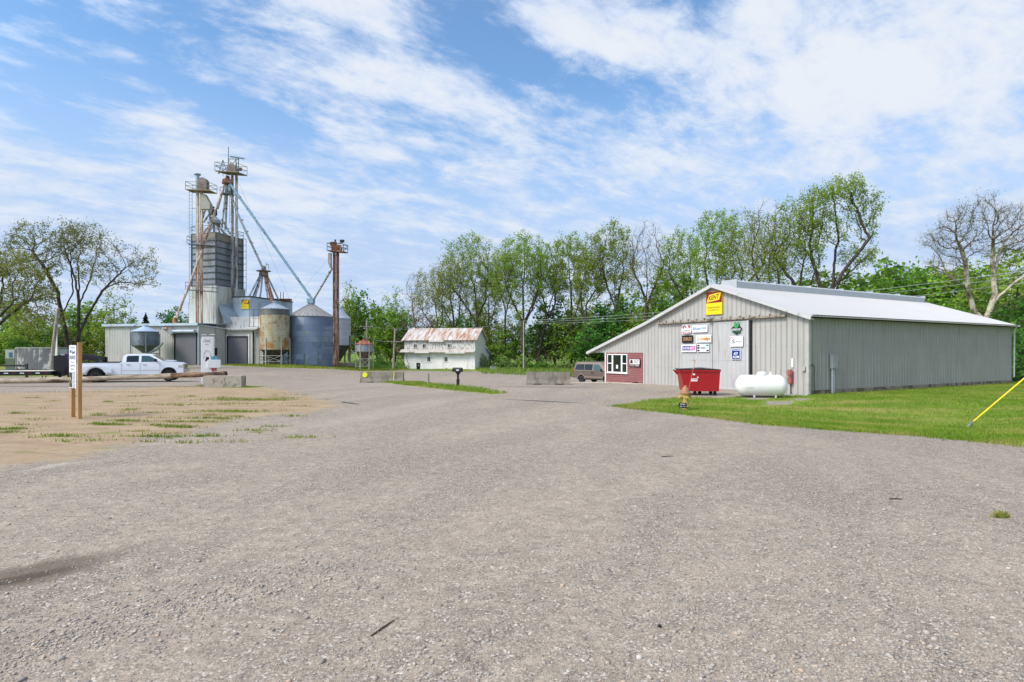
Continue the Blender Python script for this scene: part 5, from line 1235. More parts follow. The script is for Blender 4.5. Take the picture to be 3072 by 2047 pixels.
mb = MB(); mb.lathe([(.1, -.35), (.62, -.33), (.62, .33), (.1, .35)], 16, c+Vector((-.3, 0, .95)), 'y'); mb.box(c+Vector((-.3, 0, .55)), (1.25, .66, .7)); mb.tube([c+Vector((.5, -.2, .75)), c+Vector((1.15, -.2, .75))], .25, 8); wb(mb, 'head', MATS['rusty_head'], o)
mb = MB(); mb.tube([Pz(685.3, 522, YT), Pz(685.3, 441, YT)], .05, 6); wb(mb, 'antenna', M_RAIL, o)
mb = MB(); ladder(mb, Pz(689, 670, YT-.2), Pz(689, 528, YT-.2), Vector((.35, 0, 0))); wb(mb, 'ladder', M_RAIL, o)
st = thing('star_decoration', 'thin wire star standing on the tallest elevator platform', 'star', (Pz(673, 506, YT).x, YT-.4, Pz(673, 506, YT).z))
mb = MB(); pt = [(1.15*math.cos(R(90+144*i)), 0, 1.15*math.sin(R(90+144*i))) for i in range(5)]
for i in range(5): mb.bar(pt[i], pt[(i+1) % 5], .07)
mb.bar((0, 0, -1.3), (0, 0, 1.1), .05); mb.build('wire_frame', pc('#3f5a66', .5), st)
# spider of spouts under the tallest platform
ap = Pz(682, 546, 84.2)
o = thing('spout_cluster', 'pyramid of grey spouts falling from the tallest elevator head to the tower roof', 'grain spout', (ap.x, ap.y, zt0))
mb = MB(); mb.lathe([(.22, .9), (.3, .5), (.65, .3), (.75, -.3), (.4, -.5)], 14, ap); wb(mb, 'valve_head', M_RUST, o)
mb = MB(); q = Pz(682, 583, 84.2); mb.box(q, (1.6, 1.2, .1)); rails(mb, [q+Vector(v) for v in ((-.8, -.6, 0), (.8, -.6, 0), (.8, .6, 0), (-.8, .6, 0))], .9, w=.04); wb(mb, 'catwalk', M_RAIL, o)
for (px, py, Y), (qx, qy, QY), r_ in [((675, 547, 84), (652, 628, 83.8), .17), ((681, 548, 84.2), (664, 690, 84.), .15), ((683, 548, 84.3), (676, 690, 84.6), .16), ((687, 548, 84.), (690, 575, 84), .15)]:
    mb = MB(); mb.tube([Pz(px, py, Y), Pz(qx, qy, QY)], r_, 8); wb(mb, 'spout_pipe', M_SPOUT, o)
mb = MB(); mb.tube([Pz(665, 658, 83), Pz(692, 704, 84)], .12, 8); wb(mb, 'brace_pipe', M_RUSTL, o)
def spout(label, pts, r_, m, name='grain_spout'):
    mb = MB(); mb.tube(pts, r_, 8)
    d = (Vector(pts[-1])-Vector(pts[0])); L = d.length
    for t in np.arange(.12, .98, .14): q = Vector(pts[0])+d*t; mb.tube([q-d.normalized()*.09, q+d.normalized()*.09], r_*1.22, 8)
    o = mb.build(name, m); return tag(o, label, 'grain spout')
spout('long white rusty spout slanting left from the tall leg down behind the low roof', [Pz(674, 552, 84), Pz(598, 775, 79.4), Pz(527, 962, 78.8)], .15, M_RUSTW)
spout('long blue spout falling from the tall leg to the peak of the big round bin', [Pz(690, 552, 84), Pz(712, 583, 83.7), Pz(936, 898, 84)], .19, M_BLUE)
spout('shorter spout dropping from the tall leg to the fan of pipes on the mill block', [Pz(683, 560, 84.3), Pz(712, 640, 84), Pz(790, 808, 86.5)], .17, M_SPOUT)
o = thing('spout_end', 'rust orange spout end standing on the low mill roof', 'grain spout', (Pz(526, 965, 78.8).x, 78.8, 6.)); q = Pz(526, 962, 78.8)
mb = MB(); mb.tube([q+Vector((0, 0, .4)), q, q+Vector((.1, 0, -1.0))], [.25, .36, .3], 8); mb.tube([q+Vector((.1, 0, -.2)), q+Vector((.9, 0, -1.0))], .2, 8); wb(mb, 'pipe', mat('orange_rust', '#b07a54', .8, var=.2, c2='#7a4a30', thr=.5, cs=3), o)
mb = MB(); mb.box(q+Vector((.0, .2, -1.05)), (3.2, 1.2, .25)); wb(mb, 'footing', M_RUSTW, o)
# --- mill block with the company sign
KC = Vector((-38.2, 83, 0)); kl = tl; kr = Vector((.27, .963, 0)).normalized(); KL, KR, KZ = 3.1, 9.6, 10.1
o = thing('mill_block', 'tall pale blue metal block carrying a small yellow sign behind the hopper bin', 'building', (-38, 86, 0))
mb = MB(); wall(mb, KC+kl*KL, -kl, Vector((kl.y, -kl.x, 0)) if kl.y*-1 > 0 else Vector((-kl.y, kl.x, 0)), [(0, 0), (KL, 0), (KL, KZ), (0, KZ)], .3, .03, .03)
wall(mb, KC, kr, Vector((kr.y, -kr.x, 0)), [(0, 0), (KR, 0), (KR, KZ), (0, KZ)], .3, .03, .03)
wall(mb, KC+kr*KR, kl, kr, [(0, 0), (KL, 0), (KL, KZ), (0, KZ)], .6); wall(mb, KC+kl*KL, kr, kl, [(0, 0), (KR, 0), (KR, KZ), (0, KZ)], .6); wb(mb, 'wall', M_MB, o)
mb = MB(); mb.prism([(p_.x, p_.y) for p_ in (KC-kl*.1-kr*.1, KC+kl*(KL+.1)-kr*.1, KC+kl*(KL+.1)+kr*(KR+.1), KC-kl*.1+kr*(KR+.1))], KZ, KZ+.16); wb(mb, 'roof', pc('#474643', .7), o)
WW0 = Pz(660, 960, 82.1); M_STAIN = mat('stained_white', '#d2cfc8', .7, var=.08, vs=1, c2='#5a5147', thr=.6, soft=.05, st=(2.5, 2.5, .5), cs=2.2)
mb = MB(); e0, e1_ = Pz(655, 960, 83.0), Pz(783, 960, 81.6); zw = Pz(700, 951, 82.3).z
mb.prism([(e0.x, e0.y), (e1_.x, e1_.y), (e1_.x+.6, e1_.y+3), (e0.x+.6, e0.y+3)], 5.0, zw); wb(mb, 'stained_parapet', M_STAIN, o)
mb = MB(); mb.tube([Pz(842, 905, 90), Pz(842, 877, 90)], .05, 6); mb.tube([Pz(850, 905, 90), Pz(850, 876, 90)], .05, 6); mb.box(Pz(850, 900, 90), (2.4, 1, .3)); wb(mb, 'roof_vent', M_RUST, o)
kn = -kr
o = thing('company_sign', 'small yellow sign high on the pale blue mill block', 'sign', (0, 0, 0)); kp = KC+kl*((750-735.5)/FPX*83/abs(kl.x))-kr*.12; o.location = (kp.x, kp.y, Pz(735, 913, 83).z); o.rotation_euler = (0, 0, math.atan2(-kl.y, -kl.x))
w_, h_ = 1.28, 1.34; board(o, w_, h_, '#e0b81c', t=.05); kent(o, w_, h_, y=-.056)
# fan of spouts on the mill block
dp = Pz(791, 812, 87)
o = thing('spout_distributor', 'fan of grey pipes under a rusty disc on top of the mill block', 'distributor', (dp.x, dp.y, KZ))
mb = MB(); mb.lathe([(.2, .7), (.35, .1), (1.05, -.05), (1.05, -.13), (.6, -.2), (.7, -.8)], 18, dp); wb(mb, 'disc', mat('rusty_disc', '#8f8274', .75, var=.15, c2='#6a4c3a', thr=.55, cs=2), o)
mb = MB(); mb.bar(dp+Vector((.3, 0, 0)), dp+Vector((.4, 0, 1.2)), .06); mb.bar(dp+Vector((.8, 0, .1)), dp+Vector((.7, 0, 1.0)), .05); mb.bar(dp+Vector((.3, 0, .9)), dp+Vector((.8, 0, .9)), .05); wb(mb, 'ladder', M_RAIL, o)
for (px, py, Y) in [(747, 890, 84.5), (756, 892, 88), (765, 891, 85.5), (780, 889, 86), (803, 891, 86), (821, 896, 89), (836, 898, 89), (812, 894, 91)]:
    e = Pz(px, py, Y); e.z = KZ+.15; mb = MB(); mb.tube([dp+Vector(((px-791)*.009, (Y-87)*.06, -.6)), e], .13, 7); wb(mb, 'spout_pipe', M_SPOUT, o)
spout('dark rusty spout running from the fan of pipes to the rust stained hopper bin', [dp+Vector((.5, -.4, -.9)), Pz(812, 880, 82), Pz(816, 908, 80)], .17, M_RUST)
# --- bins
def hopper_bin(name, label, px, Y, Rr, zs_, mats_, nlegs=6, legs=True, ring=None, wear=None, cap=True, lw=.10, cross=True, bottom=None, a0=.3):
    X = (px-CX)/FPX*Y; z0 = gz(X, Y); ze, za, zc, zk = [z-z0 for z in zs_]
    o = thing(name, label, 'grain bin', (X, Y, z0)); mw, mr, mk = mats_
    mb = MB(); mb.lathe([(Rr, zc), (Rr, ze)], 40); mb.build('bin_wall', mw, o)
    mb = MB(); mb.lathe([(Rr+.08, ze-.05), (Rr+.08, ze+.02), (.32, za-.05), (.32, za+.12), (.1, za+.16)], 40, smooth=False); mb.build('roof', mr, o)
    if legs:
        mb = MB(); mb.lathe([(Rr-.01, zc), (.25, zk), (.25, zk-.25)], 32); mb.build('hopper_cone', mk, o)
        for i in range(nlegs):
            t = a0+6.2832*i/nlegs; x, y = (Rr+.05)*math.cos(t), (Rr+.05)*math.sin(t); mb = MB(); mb.box((x, y, (zc+1.6)/2-.05), (lw, lw, zc+1.7), rz=t); mb.build('leg', wear or M_GALV, o)
        if cross:
            mb = MB()
            for i in range(nlegs):
                t, t2 = a0+6.2832*i/nlegs, a0+6.2832*(i+1)/nlegs; f = lambda t_, z: Vector(((Rr+.05)*math.cos(t_), (Rr+.05)*math.sin(t_), z))
                hh = zc*.6; mb.bar(f(t, hh), f(t2, hh), .08); mb.bar(f(t, .5), f(t2, .5), .07)
                if i % 2 == 0: mb.bar(f(t, .5), f(t2, hh), .05); mb.bar(f(t2, .5), f(t, hh), .05)
            mb.build('cross_brace', wear or M_GALV, o)
    return o, X, z0
def zz(py, Y): return CAMZ-(py-HY)/FPX*Y
M_YB = bin_mat('stained_bin', ('#aca68e', '#b9b29c', '#a39a72'), 1.95, 2.6, .82, 9, '#a06a2c', .535, (1.3, 1.3, .8), .75, .1, .6, '#6b4028', .60)
M_YT = bin_mat('grey_green_band', ('#5f665f', '#6c716c', '#585a60'), 1.95, 2.6, .82, 9, '#6e3c36', .68, (1, 1, 2), .8)
M_BB = bin_mat('blue_grey_bin', ('#5e6d85', '#8f9dae', '#71809a'), 3.25, 2.45, .82, 9, '#8f9a8a', .62, (1, 1, .6), .6, .15)
M_BR = mat('bin_roof', '#94908c', .5, .2, var=.08, vs=.6, c2='#7b7672', thr=.6, cs=1)
M_WB = bin_mat('white_bin', ('#b4b7bf', '#c2c5cb', '#aab0b8'), 1.8, 2.4, .8, 9, '#8c8a88', .68, (1, 1, .5), .8)
M_KD = mat('dark_cone', '#5c5848', .6, .2, var=.15, c2='#46423a', thr=.55, cs=1.5)
Y = 80.; o, X, z0 = hopper_bin('hopper_bin', 'rust stained tan hopper bin on legs beside the big blue bin', 824.5, Y, 1.95, (zz(944, 78.3), zz(911, Y), zz(1049, 78.5), zz(1090, Y)+.3), (M_YB, M_GALV, M_KD), 6, lw=.11, wear=mat('pale_leg', '#a9aa9c', .6))
mb = MB(); zt1 = zz(927, 78.3)-z0; zt2 = zz(944, 78.3)-z0; mb.lathe([(1.97, zt2-.02), (1.97, zt1)], 40); mb.lathe([(2.03, zt1-.02), (2.03, zt1+.03), (.4, zz(911, Y)-z0), (.4, zz(911, Y)-z0+.3)], 40, smooth=False)
o.children[1].hide_render = False
mb.build('grey_band', M_YT, o)
for ch in list(o.children):
    if ch.name.startswith('roof'): bpy.data.objects.remove(ch)
mb = MB(); mb.lathe([(2.04, zt1+.03), (.42, zz(911, Y)-z0), (.42, zz(911, Y)-z0+.3), (.1, zz(911, Y)-z0+.35)], 24, smooth=False); mb.build('roof', M_GALV, o)
mb = MB(); ladder(mb, (-2.05, -.5, .2), (-2.05, -.5, zt1+.9), Vector((-.0, .42, 0))); mb.bar((-3.2, -.4, zt1-2.4), (-2, -.4, zt1-2.4), .06)
for z in (zt1, zt1-1.2, zt1-2.4): mb.bar((-3.3, -.6, z), (-2., -.6, z), .06)
for x in (-3.3, -2.7): mb.bar((x, -.6, zt1-2.4), (x, -.6, zt1), .06)
mb.tube([(-2., -.6, zt1+.9), (-1.2, -1.2, zt1+1.0), (-.3, -1., zt1+1.05), (0, 0, zt1+1.)], .05, 6); mb.build('ladder', M_RAIL, o)
mb = MB(); mb.box((0, -1.0, -.03), (4.9, 3.0, .12)); mb.build('footing', M_CONC, o)
Yb = 84.; Xb = (933-CX)/FPX*Yb; zb_ = gz(Xb, Yb)
o = thing('grain_bin', 'big round blue grey grain bin with a conical roof', 'grain bin', (Xb, Yb, zb_)); zev = zz(947.5, 81)-zb_; zpk = zz(913, Yb)-zb_
mb = MB(); mb.lathe([(3.22, -.2), (3.22, zev)], 56); mb.build('bin_wall', M_BB, o)
mb = MB(); mb.lathe([(3.32, zev-.06), (3.32, zev), (.35, zpk), (.35, zpk+.1)], 32, smooth=False)
for i in range(32):
    t = 6.2832*i/32; mb.bar((3.3*math.cos(t), 3.3*math.sin(t), zev+.02), (.36*math.cos(t), .36*math.sin(t), zpk+.02), .05, .05)
mb.build('roof', M_BR, o)
mb = MB(); mb.box((0, 0, zpk+.45), (.9, .9, .7)); mb.lathe([(.3, zpk), (.3, zpk+.2)], 12); mb.build('roof_hopper', M_BLUE, o)
mb = MB(); mb.box((1.4, -3.05, 1.0), (1.1, .3, 1.9), rz=.42)
mb.build('bin_door', mat('bin_door_steel', '#6f7c90', .5, .15), o)
mb = MB()
for x, y in ((.2, -3.35), (1.9, -2.95), (1.0, -3.25)): mb.bar((x, y, -.1), (x, y, 1.7), .06)
mb.build('guard_post', M_RAIL, o)
Yw = 92.; o, X, z0 = hopper_bin('hopper_bin', 'white hopper bin half hidden behind the rusty elevator leg', 1018, Yw, 1.78, (zz(955, 90.5), zz(926, Yw), zz(1036.5, 90.5), zz(1080, Yw)), (M_WB, M_WB, M_KD), 4, lw=.16, wear=M_RUSTD, cross=False, a0=-.2)
mb = MB(); mb.box((1.6, -1.8, .1), (2.6, 1., .5)); mb.build('footing', M_CONC, o)
Yr = 85.; M_SB = bin_mat('patchwork_bin', ('#a58e6c', '#8d9bb0', '#b3a48c'), 1.3, 1.25, .66, 9, '#7a93b5', .56, (1.2, 1.2, 1.2), .9, .1, .6, '#9a6a3a', .62)
o, X, z0 = hopper_bin('hopper_bin', 'small old hopper bin with a red rusty roof and patched blue and tan sides', 1093, Yr, 1.24, (zz(1033, 83.8), zz(1021, Yr), zz(1055.5, 83.8), zz(1090, Yr)), (M_SB, mat('red_rust_roof', '#9a4c3c', .8, var=.15, c2='#7c6a58', thr=.56, cs=3), mat('brown_cone', '#6f6156', .7, var=.15, c2='#5a4038', thr=.52, cs=2)), 6, lw=.1, wear=mat('pale_leg', '#a9aa9c', .6))
Yg = 76.; M_GB = bin_mat('grey_bin', ('#5f6a75', '#727d88', '#55606b'), 1.57, 2.2, .8, 9, '#9ba4aa', .64, (1, 1, .5), .8)
o, X, z0 = hopper_bin('hopper_bin', 'small grey hopper bin standing against the low mill wall behind the pickup', 436, Yg, 1.57, (zz(994, 74.5), zz(979, Yg), zz(1036, 74.5), zz(1061, Yg)), (M_GB, mat('bin_cap', '#a3b4c6', .45, .2, var=.06), M_GB), 4, lw=.12, wear=M_EL, cross=True, a0=.6)
mb = MB(); ladder(mb, (-1.75, -.4, 0), (-1.75, -.4, 5.0), Vector((0, .4, 0))); mb.tube([(-1.7, -.4, 5.), (-.9, -.2, 5.5)], .05, 6); mb.build('ladder', M_RAIL, o)
mb = MB(); mb.tube([(.2, 0, 1.6), (1.7, -.3, 2.1), (2.5, -.3, 3.0)], .16, 8); mb.build('auger_tube', M_GALV, o)
# rusty leg in front of the big bin
Yq = 79.; a, b = Pz(1003, 757, Yq), Pz(1013, 757, Yq); zq = a.z
o = leg('bucket_elevator', 'dark rusty elevator leg standing in front of the big blue bin', [a, b], zq, .1, M_RUSTD, w_=.36)
c = (a+b)/2; pl = [c+Vector((-1.05, -.6, .1)), c+Vector((1.35, -1.1, -.15)), c+Vector((1.5, .5, -.1)), c+Vector((-.8, .8, .1))]
mb = MB(); vs = pl+[v+Vector((0, 0, .12)) for v in pl]; mb.add(vs, [(3,2,1,0),(4,5,6,7),(0,1,5,4),(1,2,6,5),(2,3,7,6),(3,0,4,7)]); wb(mb, 'platform', M_RUST, o)
mb = MB(); rails(mb, [v+Vector((0, 0, .1)) for v in pl], 1.0, w=.06); mb.bar(pl[1]+Vector((0, 0, .1)), pl[2]+Vector((0, 0, 1.1)), .05); wb(mb, 'guard_rail', pc('#3e3a38', .7), o)
mb = MB(); mb.box(c+Vector((-.1, 0, .55)), (.9, .7, .9)); mb.lathe([(.1, -.3), (.5, -.28), (.5, .28), (.1, .3)], 14, c+Vector((.35, -.1, .5)), 'y'); mb.box(c+Vector((-.35, 0, 1.15)), (.8, .5, .5)); mb.tube([c+Vector((-.1, 0, 1.3)), c+Vector((-.1, 0, 1.75))], .12, 8); wb(mb, 'head', M_RUST, o)
mb = MB(); mb.box(c+Vector((.85, 0, 1.55)), (.55, .35, .32)); mb.bar(c+Vector((.2, 0, 1.2)), c+Vector((1.0, 0, 1.35)), .08); wb(mb, 'motor', M_DARK, o)
mb = MB(); q = c+Vector((-.85, 0, -.9)); mb.box(q, (.42, .4, 1.5)); mb.tube([q+Vector((.05, 0, -.75)), q+Vector((.15, 0, -1.25))], .2, 8); wb(mb, 'down_box', mat('pale_box', '#9a938a', .6, var=.1), o)
mb = MB(); ladder(mb, c+Vector((.12, -.25, -15)), c+Vector((.12, -.25, 0)), Vector((.3, 0, 0)), .035); wb(mb, 'ladder', M_RUSTD, o)
for pz_, r2 in ((985, 1.6), (1044, 1.5)):
    mb = MB(); q = P(1013, pz_, Yq); mb.bar(q+Vector((.5, -.2, 0)), q+Vector((-1.9, -.1, 0)), .07); wb(mb, 'stay_arm', M_RAIL, o)
spout('short grey spout from the rusty leg to the peak of the big blue bin', [Pz(996, 806, 79.3), Pz(942, 897, 83.8)], .15, M_SPOUT)
# thin guy wires from the tall leg
for (q1, q2, lab) in (((712, 540, 84), (872, 905, 91), 'thin guy wire from the tall leg down to the far corner of the mill block'), ((1000, 760, 79), (880, 900, 90), 'thin guy wire from the rusty leg back to the mill block')):
    mb = MB(); mb.tube([Pz(*q1), Pz(*q2)], .012, 4); tag(mb.build('guy_wire', M_RAIL), lab, 'wire')
# ------------------------------------------------------------------ white barn
BC = P(1425, 1100, 94.); BC.z = -.64
th = R(-13); bu = Vector((math.cos(th), math.sin(th), 0)); bn = Vector((bu.y, -bu.x, 0)); bd = -bn   # along the front, outward, depth
o = thing('white_barn', 'old white two storey wooden barn with a rust streaked metal roof', 'barn', (BC.x, BC.y, BC.z), th)
# local frame: x along the front (0 = right corner, negative left), y = depth away from the camera
M_BW = mat('peeling_boards', '#ece6e3', .8, var=.05, vs=1.2, c2='#9a948c', thr=.66, soft=.05, st=(6, 6, .6), cs=1.1)
M_BP = mat('badly_peeled_boards', '#d6d1cb', .85, var=.1, vs=2, c2='#7d756e', thr=.55, soft=.05, st=(5, 5, 1.6), cs=1.2)
M_BR2 = mat('rust_streaked_roof', '#bdb4ac', .6, var=.08, vs=1, c2='#a0663f', thr=.52, soft=.1, st=(2.2, .25, .4), cs=1.2, c3='#d4d0cc', thr3=.56, st3=(2., .3, .4), cs3=1.1)
BL, BD, EV, RG = 12.5, 6.4, 4.85, 6.75
mb = MB(); wall(mb, (-BL, 0, 0), (1, 0, 0), (0, -1, 0), [(0, -.4), (BL, -.4), (BL, 3.05), (0, 3.05)], .3, .012, .012); mb.build('front_wall', M_BW, o)
mb = MB(); wall(mb, (-BL, .02, 0), (1, 0, 0), (0, -1, 0), [(0, 3.05), (BL, 3.05), (BL, EV), (0, EV)], .3, .012, .012); mb.build('upper_wall', M_BP, o)
for x0, nm in ((0, 1), (-BL, -1)):
    mb = MB(); wall(mb, (x0, 0, 0), (0, 1, 0), (nm, 0, 0), [(.004, -.4), (BD, -.4), (BD, EV), (BD/2, RG), (.004, EV)], .3, .012, .012); mb.build('gable_wall', M_BW, o)
mb = MB(); wall(mb, (-BL, BD, 0), (1, 0, 0), (0, 1, 0), [(0, -.4), (BL, -.4), (BL, EV), (0, EV)], .6); mb.build('rear_wall', M_BW, o)
def pitch(mb, x0, x1, a, b, t=.06):
    d = Vector((0, b[0]-a[0], b[1]-a[1])); n = Vector((0, -d.z, d.y)).normalized(); n = n if n.z > 0 else -n
    q = [Vector((x0, *a)), Vector((x1, *a)), Vector((x1, *b)), Vector((x0, *b))]; vs = q+[v+n*t for v in q]
    mb.add(vs, [(3,2,1,0),(4,5,6,7),(0,1,5,4),(1,2,6,5),(2,3,7,6),(3,0,4,7)])
    x = x0+.3
    while x < x1: mb.bar(Vector((x, *a))+n*(t+.01), Vector((x, *b))+n*(t+.01), .05, .03); x += .6
mb = MB(); k = (RG-EV)/(BD/2); pitch(mb, -BL-.35, .35, (-.4, EV-.4*k+.03), (BD/2+.02, RG+.05)); pitch(mb, -BL-.35, .35, (BD/2, RG+.04), (BD+.4, EV-.4*k+.03)); mb.build('roof', M_BR2, o)
mb = MB()
for x in (.36, -BL-.36):
    mb.bar((x, -.42, EV-.4*k), (x, BD/2, RG+.02), .05, .2); mb.bar((x, BD+.42, EV-.4*k), (x, BD/2, RG+.02), .05, .2)
mb.box((-BL*.53, -.42, EV-.30), (2.6, .05, .2)); mb.build('barge_board', M_WHITE, o)
mb = MB(); mb.box((-.9, BD/2, RG+.1), (1.2, .5, .12)); mb.build('ridge_board', mat('old_wood', '#7a6a5c', .9, var=.2), o)
mb = MB(); pitch(mb, -BL-.6, .1, (-.8, 2.62), (.05, 3.12)); mb.build('awning_roof', mat('awning_roof', '#bbb3aa', .7, var=.12, vs=1, c2='#8c5a42', thr=.60, st=(3, .4, .5), cs=1.3), o)
mb = MB()
for i in range(7):
    x = -BL+.6+i*(BL-.8)/6; mb.bar((x, -.02, 2.0), (x, -.68, 2.62), .07)
mb.box((-BL+3.4, -.82, 2.6), (2.6, .05, .14)); mb.box((-3.2, -.82, 2.56), (3.4, .05, .14)); mb.build('awning_bracket', M_WHITE, o)
def bpx(px): return -(1425-px)/220*BL
for px0, px1, z0, z1 in ((1234.6, 1245, 3.45, 4.05), (1263.5, 1273, 3.42, 4.05), (1341, 1351, 3.45, 4.05), (1278, 1287, 1.15, 1.85), (1331.5, 1341, 1.15, 1.85)):
    xa, xb = bpx(px0), bpx(px1); mb = MB(); m_ = (xa+xb)/2; w_ = xb-xa
    for x in (xa-.04, xb+.04): mb.box((x, -.03, (z0+z1)/2), (.09, .06, z1-z0+.1))
    mb.box((m_, -.03, z1+.05), (w_+.2, .06, .09)); mb.box((m_, -.05, z0-.05), (w_+.3, .1, .08)); mb.box((m_, -.025, (z0+z1)/2), (.04, .03, z1-z0)); wo = mb.build('window', M_WHITE, o)
    mb = MB(); mb.box((m_, -.014, (z0+z1)/2), (w_, .02, z1-z0)); mb.build('pane', glass_mat('barn_glass', '#20221f'), wo)
for xa, xb, z1 in ((bpx(1225), bpx(1245), 2.05), (bpx(1349), bpx(1402), 2.15), (bpx(1296), bpx(1327), 2.05)):
    mb = MB(); wall(mb, (xa, -.035, 0), (1, 0, 0), (0, -1, 0), [(0, -.1), (xb-xa, -.1), (xb-xa, z1), (0, z1)], .32, .012, .014, th=.03); mb.box((xa, -.05, z1/2), (.04, .04, z1+.1)); mb.box((xb, -.05, z1/2), (.04, .04, z1+.1)); mb.box(((xa+xb)/2, -.055, z1+.04), (xb-xa+.3, .07, .07)); mb.build('door', M_BW, o)
mb = MB(); wall(mb, (.004, BD, 0), (0, 1, 0), (1, 0, 0), [(0, -.4), (3.4, -.4), (3.4, 1.9), (0, 3.3)], .3, .012, .012); wall(mb, (-BL, BD+3.4, 0), (1, 0, 0), (0, 1, 0), [(0, -.4), (BL, -.4), (BL, 1.9), (0, 1.9)], .6)
mb.build('lean_to_wall', M_BW, o)
mb = MB(); pitch(mb, -BL-.2, .3, (BD, 3.45), (BD+3.8, 1.85)); mb.bar((.31, BD, 3.4), (.31, BD+3.8, 1.82), .05, .18); mb.build('lean_to_roof', M_WHITE, o)
mb = MB(); wall(mb, (.03, 1.4, 0), (0, 1, 0), (1, 0, 0), [(0, -.1), (1.4, -.1), (1.4, 2.2), (0, 2.2)], .3, .012, .012, th=.02); mb.bar((.05, 1.4, 2.25), (.05, 2.9, 2.25), .05); mb.bar((.05, 1.35, 0), (.05, 1.35, 2.2), .04); mb.build('side_door', M_BW, o)
mb = MB(); mb.tube([(bpx(1212), -.05, 2.4), (bpx(1213), -.08, 1.4), (bpx(1220), -.1, .6), (bpx(1222), -.12, .0)], .03, 5); mb.build('cable', M_DARK, o)
# bin and box near the barn
q = gp(1255, 1104); q = P(1255, 1103, 93.5); z = gz(q.x, q.y); o = thing('rubbish_bin', 'black rubbish bin standing against the white barn wall', 'bin', (q.x, q.y, z), .1)
mb = MB(); mb.prism([(-.27, 0), (.27, 0), (.32, .95), (-.32, .95)], -.28, .28, lambda u, v, t: (u, t, v)); mb.build('body', M_DARK, o, bevel=.02)
mb = MB(); mb.box((0, 0, 1.0), (.7, .64, .08)); mb.build('lid', M_DARK, o, bevel=.02); mb = MB(); mb.box((.08, -.30, .62), (.12, .01, .12)); mb.build('sticker', M_WHITE, o)
q = gp(1480, 1110); o = thing('utility_box', 'low grey utility box on the grass right of the white barn', 'utility box', q, .2)
mb = MB(); mb.box((0, 0, .25), (.85, .6, .5)); mb.build('cabinet', pc('#9aa09c', .6), o, bevel=.03); mb = MB(); mb.box((0, -.01, .53), (.92, .66, .06)); mb.build('lid', pc('#8a908c', .6), o)
# ------------------------------------------------------------------ poles and lines
M_POLE = mat('weathered_pole', '#a39a8c', .9, var=.15, vs=3, c2='#7d7468', thr=.55, st=(4, 4, .3), cs=2)
def pole(name, label, px, Y, top, r_=.13, arms=(), tilt=0., ins=True):
    X = (px-CX)/FPX*Y; z = gz(X, Y); H = zz(top, Y)-z; o = thing(name, label, 'utility pole', (X, Y, z))
    mb = MB(); mb.tube([(-tilt*H, 0, -.3), (0, 0, H)], [r_*1.15, r_*.8], 10); mb.build('pole', M_POLE, o)
    for h_, L, a in arms:
        mb = MB(); mb.box((0, -.12, H-h_), (L, .09, .11), rz=a); mb.bar((-.5*math.cos(a), -.12, H-h_), (0, -.1, H-h_-.6), .04); mb.bar((.5*math.cos(a), -.12, H-h_), (0, -.1, H-h_-.6), .04); c_ = mb.build('crossarm', M_POLE, o)
        for s_ in (-.45, .45):
            mb = MB(); mb.lathe([(.03, 0), (.05, .05), (.03, .12)], 8, (s_*L*math.cos(a), -.12, H-h_+.05)); mb.build('insulator', pc('#d0d0cc', .3), c_)
    return Vector((X, Y, z+H))
p1 = pole('utility_pole', 'short weathered pole with a crossarm left of the white barn', 1185, 92, 986, .16, ((2.1, 2.6, .1),), .045)
p2 = pole('utility_pole', 'pole with a crossarm rising behind the small red roofed hopper bin', 1100, 93, 958, .15, ((1.2, 2.2, .1), (3.0, 1.2, .1)))
p3 = pole('utility_pole', 'thin plain grey pole on the grass right of the white barn', 1571, 92, 962, .13)
far_p = Vector((55, 45, 10.2))
def cable(label, a, b, sag, r_=.02, grp='overhead cables across the yard'):
    a, b = Vector(a), Vector(b); pts = [a+(b-a)*t-Vector((0, 0, sag*4*t*(1-t))) for t in np.linspace(0, 1, 14)]
    mb = MB(); mb.tube(pts, r_, 5); tag(mb.build('power_cable', mat('cable_grey', '#8c958c', .6)), label, 'cable', grp)
cable('uppermost of three cables from the thin grey pole toward the sycamore', p3, far_p+Vector((0, 0, .3)), 1.0, .026)
cable('middle of three cables from the thin grey pole toward the sycamore', p3-Vector((0, 0, .25)), far_p-Vector((0, 0, .1)), 1.15, .022)
cable('lowest of three cables from the thin grey pole toward the sycamore', p3-Vector((0, 0, .5)), far_p-Vector((0, 0, .8)), 1.2, .02)
cable('cable from the thin grey pole passing over the barn roof to the crossarm pole', p3-Vector((0, 0, .1)), p2-Vector((0, 0, 1.2)), .9, .02)
cable('cable between the short pole by the barn and the pole behind the small bin', p1-Vector((0, 0, 2.1)), p2-Vector((0, 0, 3.)), .25, .025)
cable('cable from the pole behind the small bin to the white hopper bin', p2-Vector((0, 0, 2.2)), (-26, 92.5, 4.6), .2, .025)
cable('cable from the short pole by the barn to the barn corner', p1-Vector((0, 0, 1.0)), BC+Vector((-12.4, 2.2, 4.5)), .2, .02)
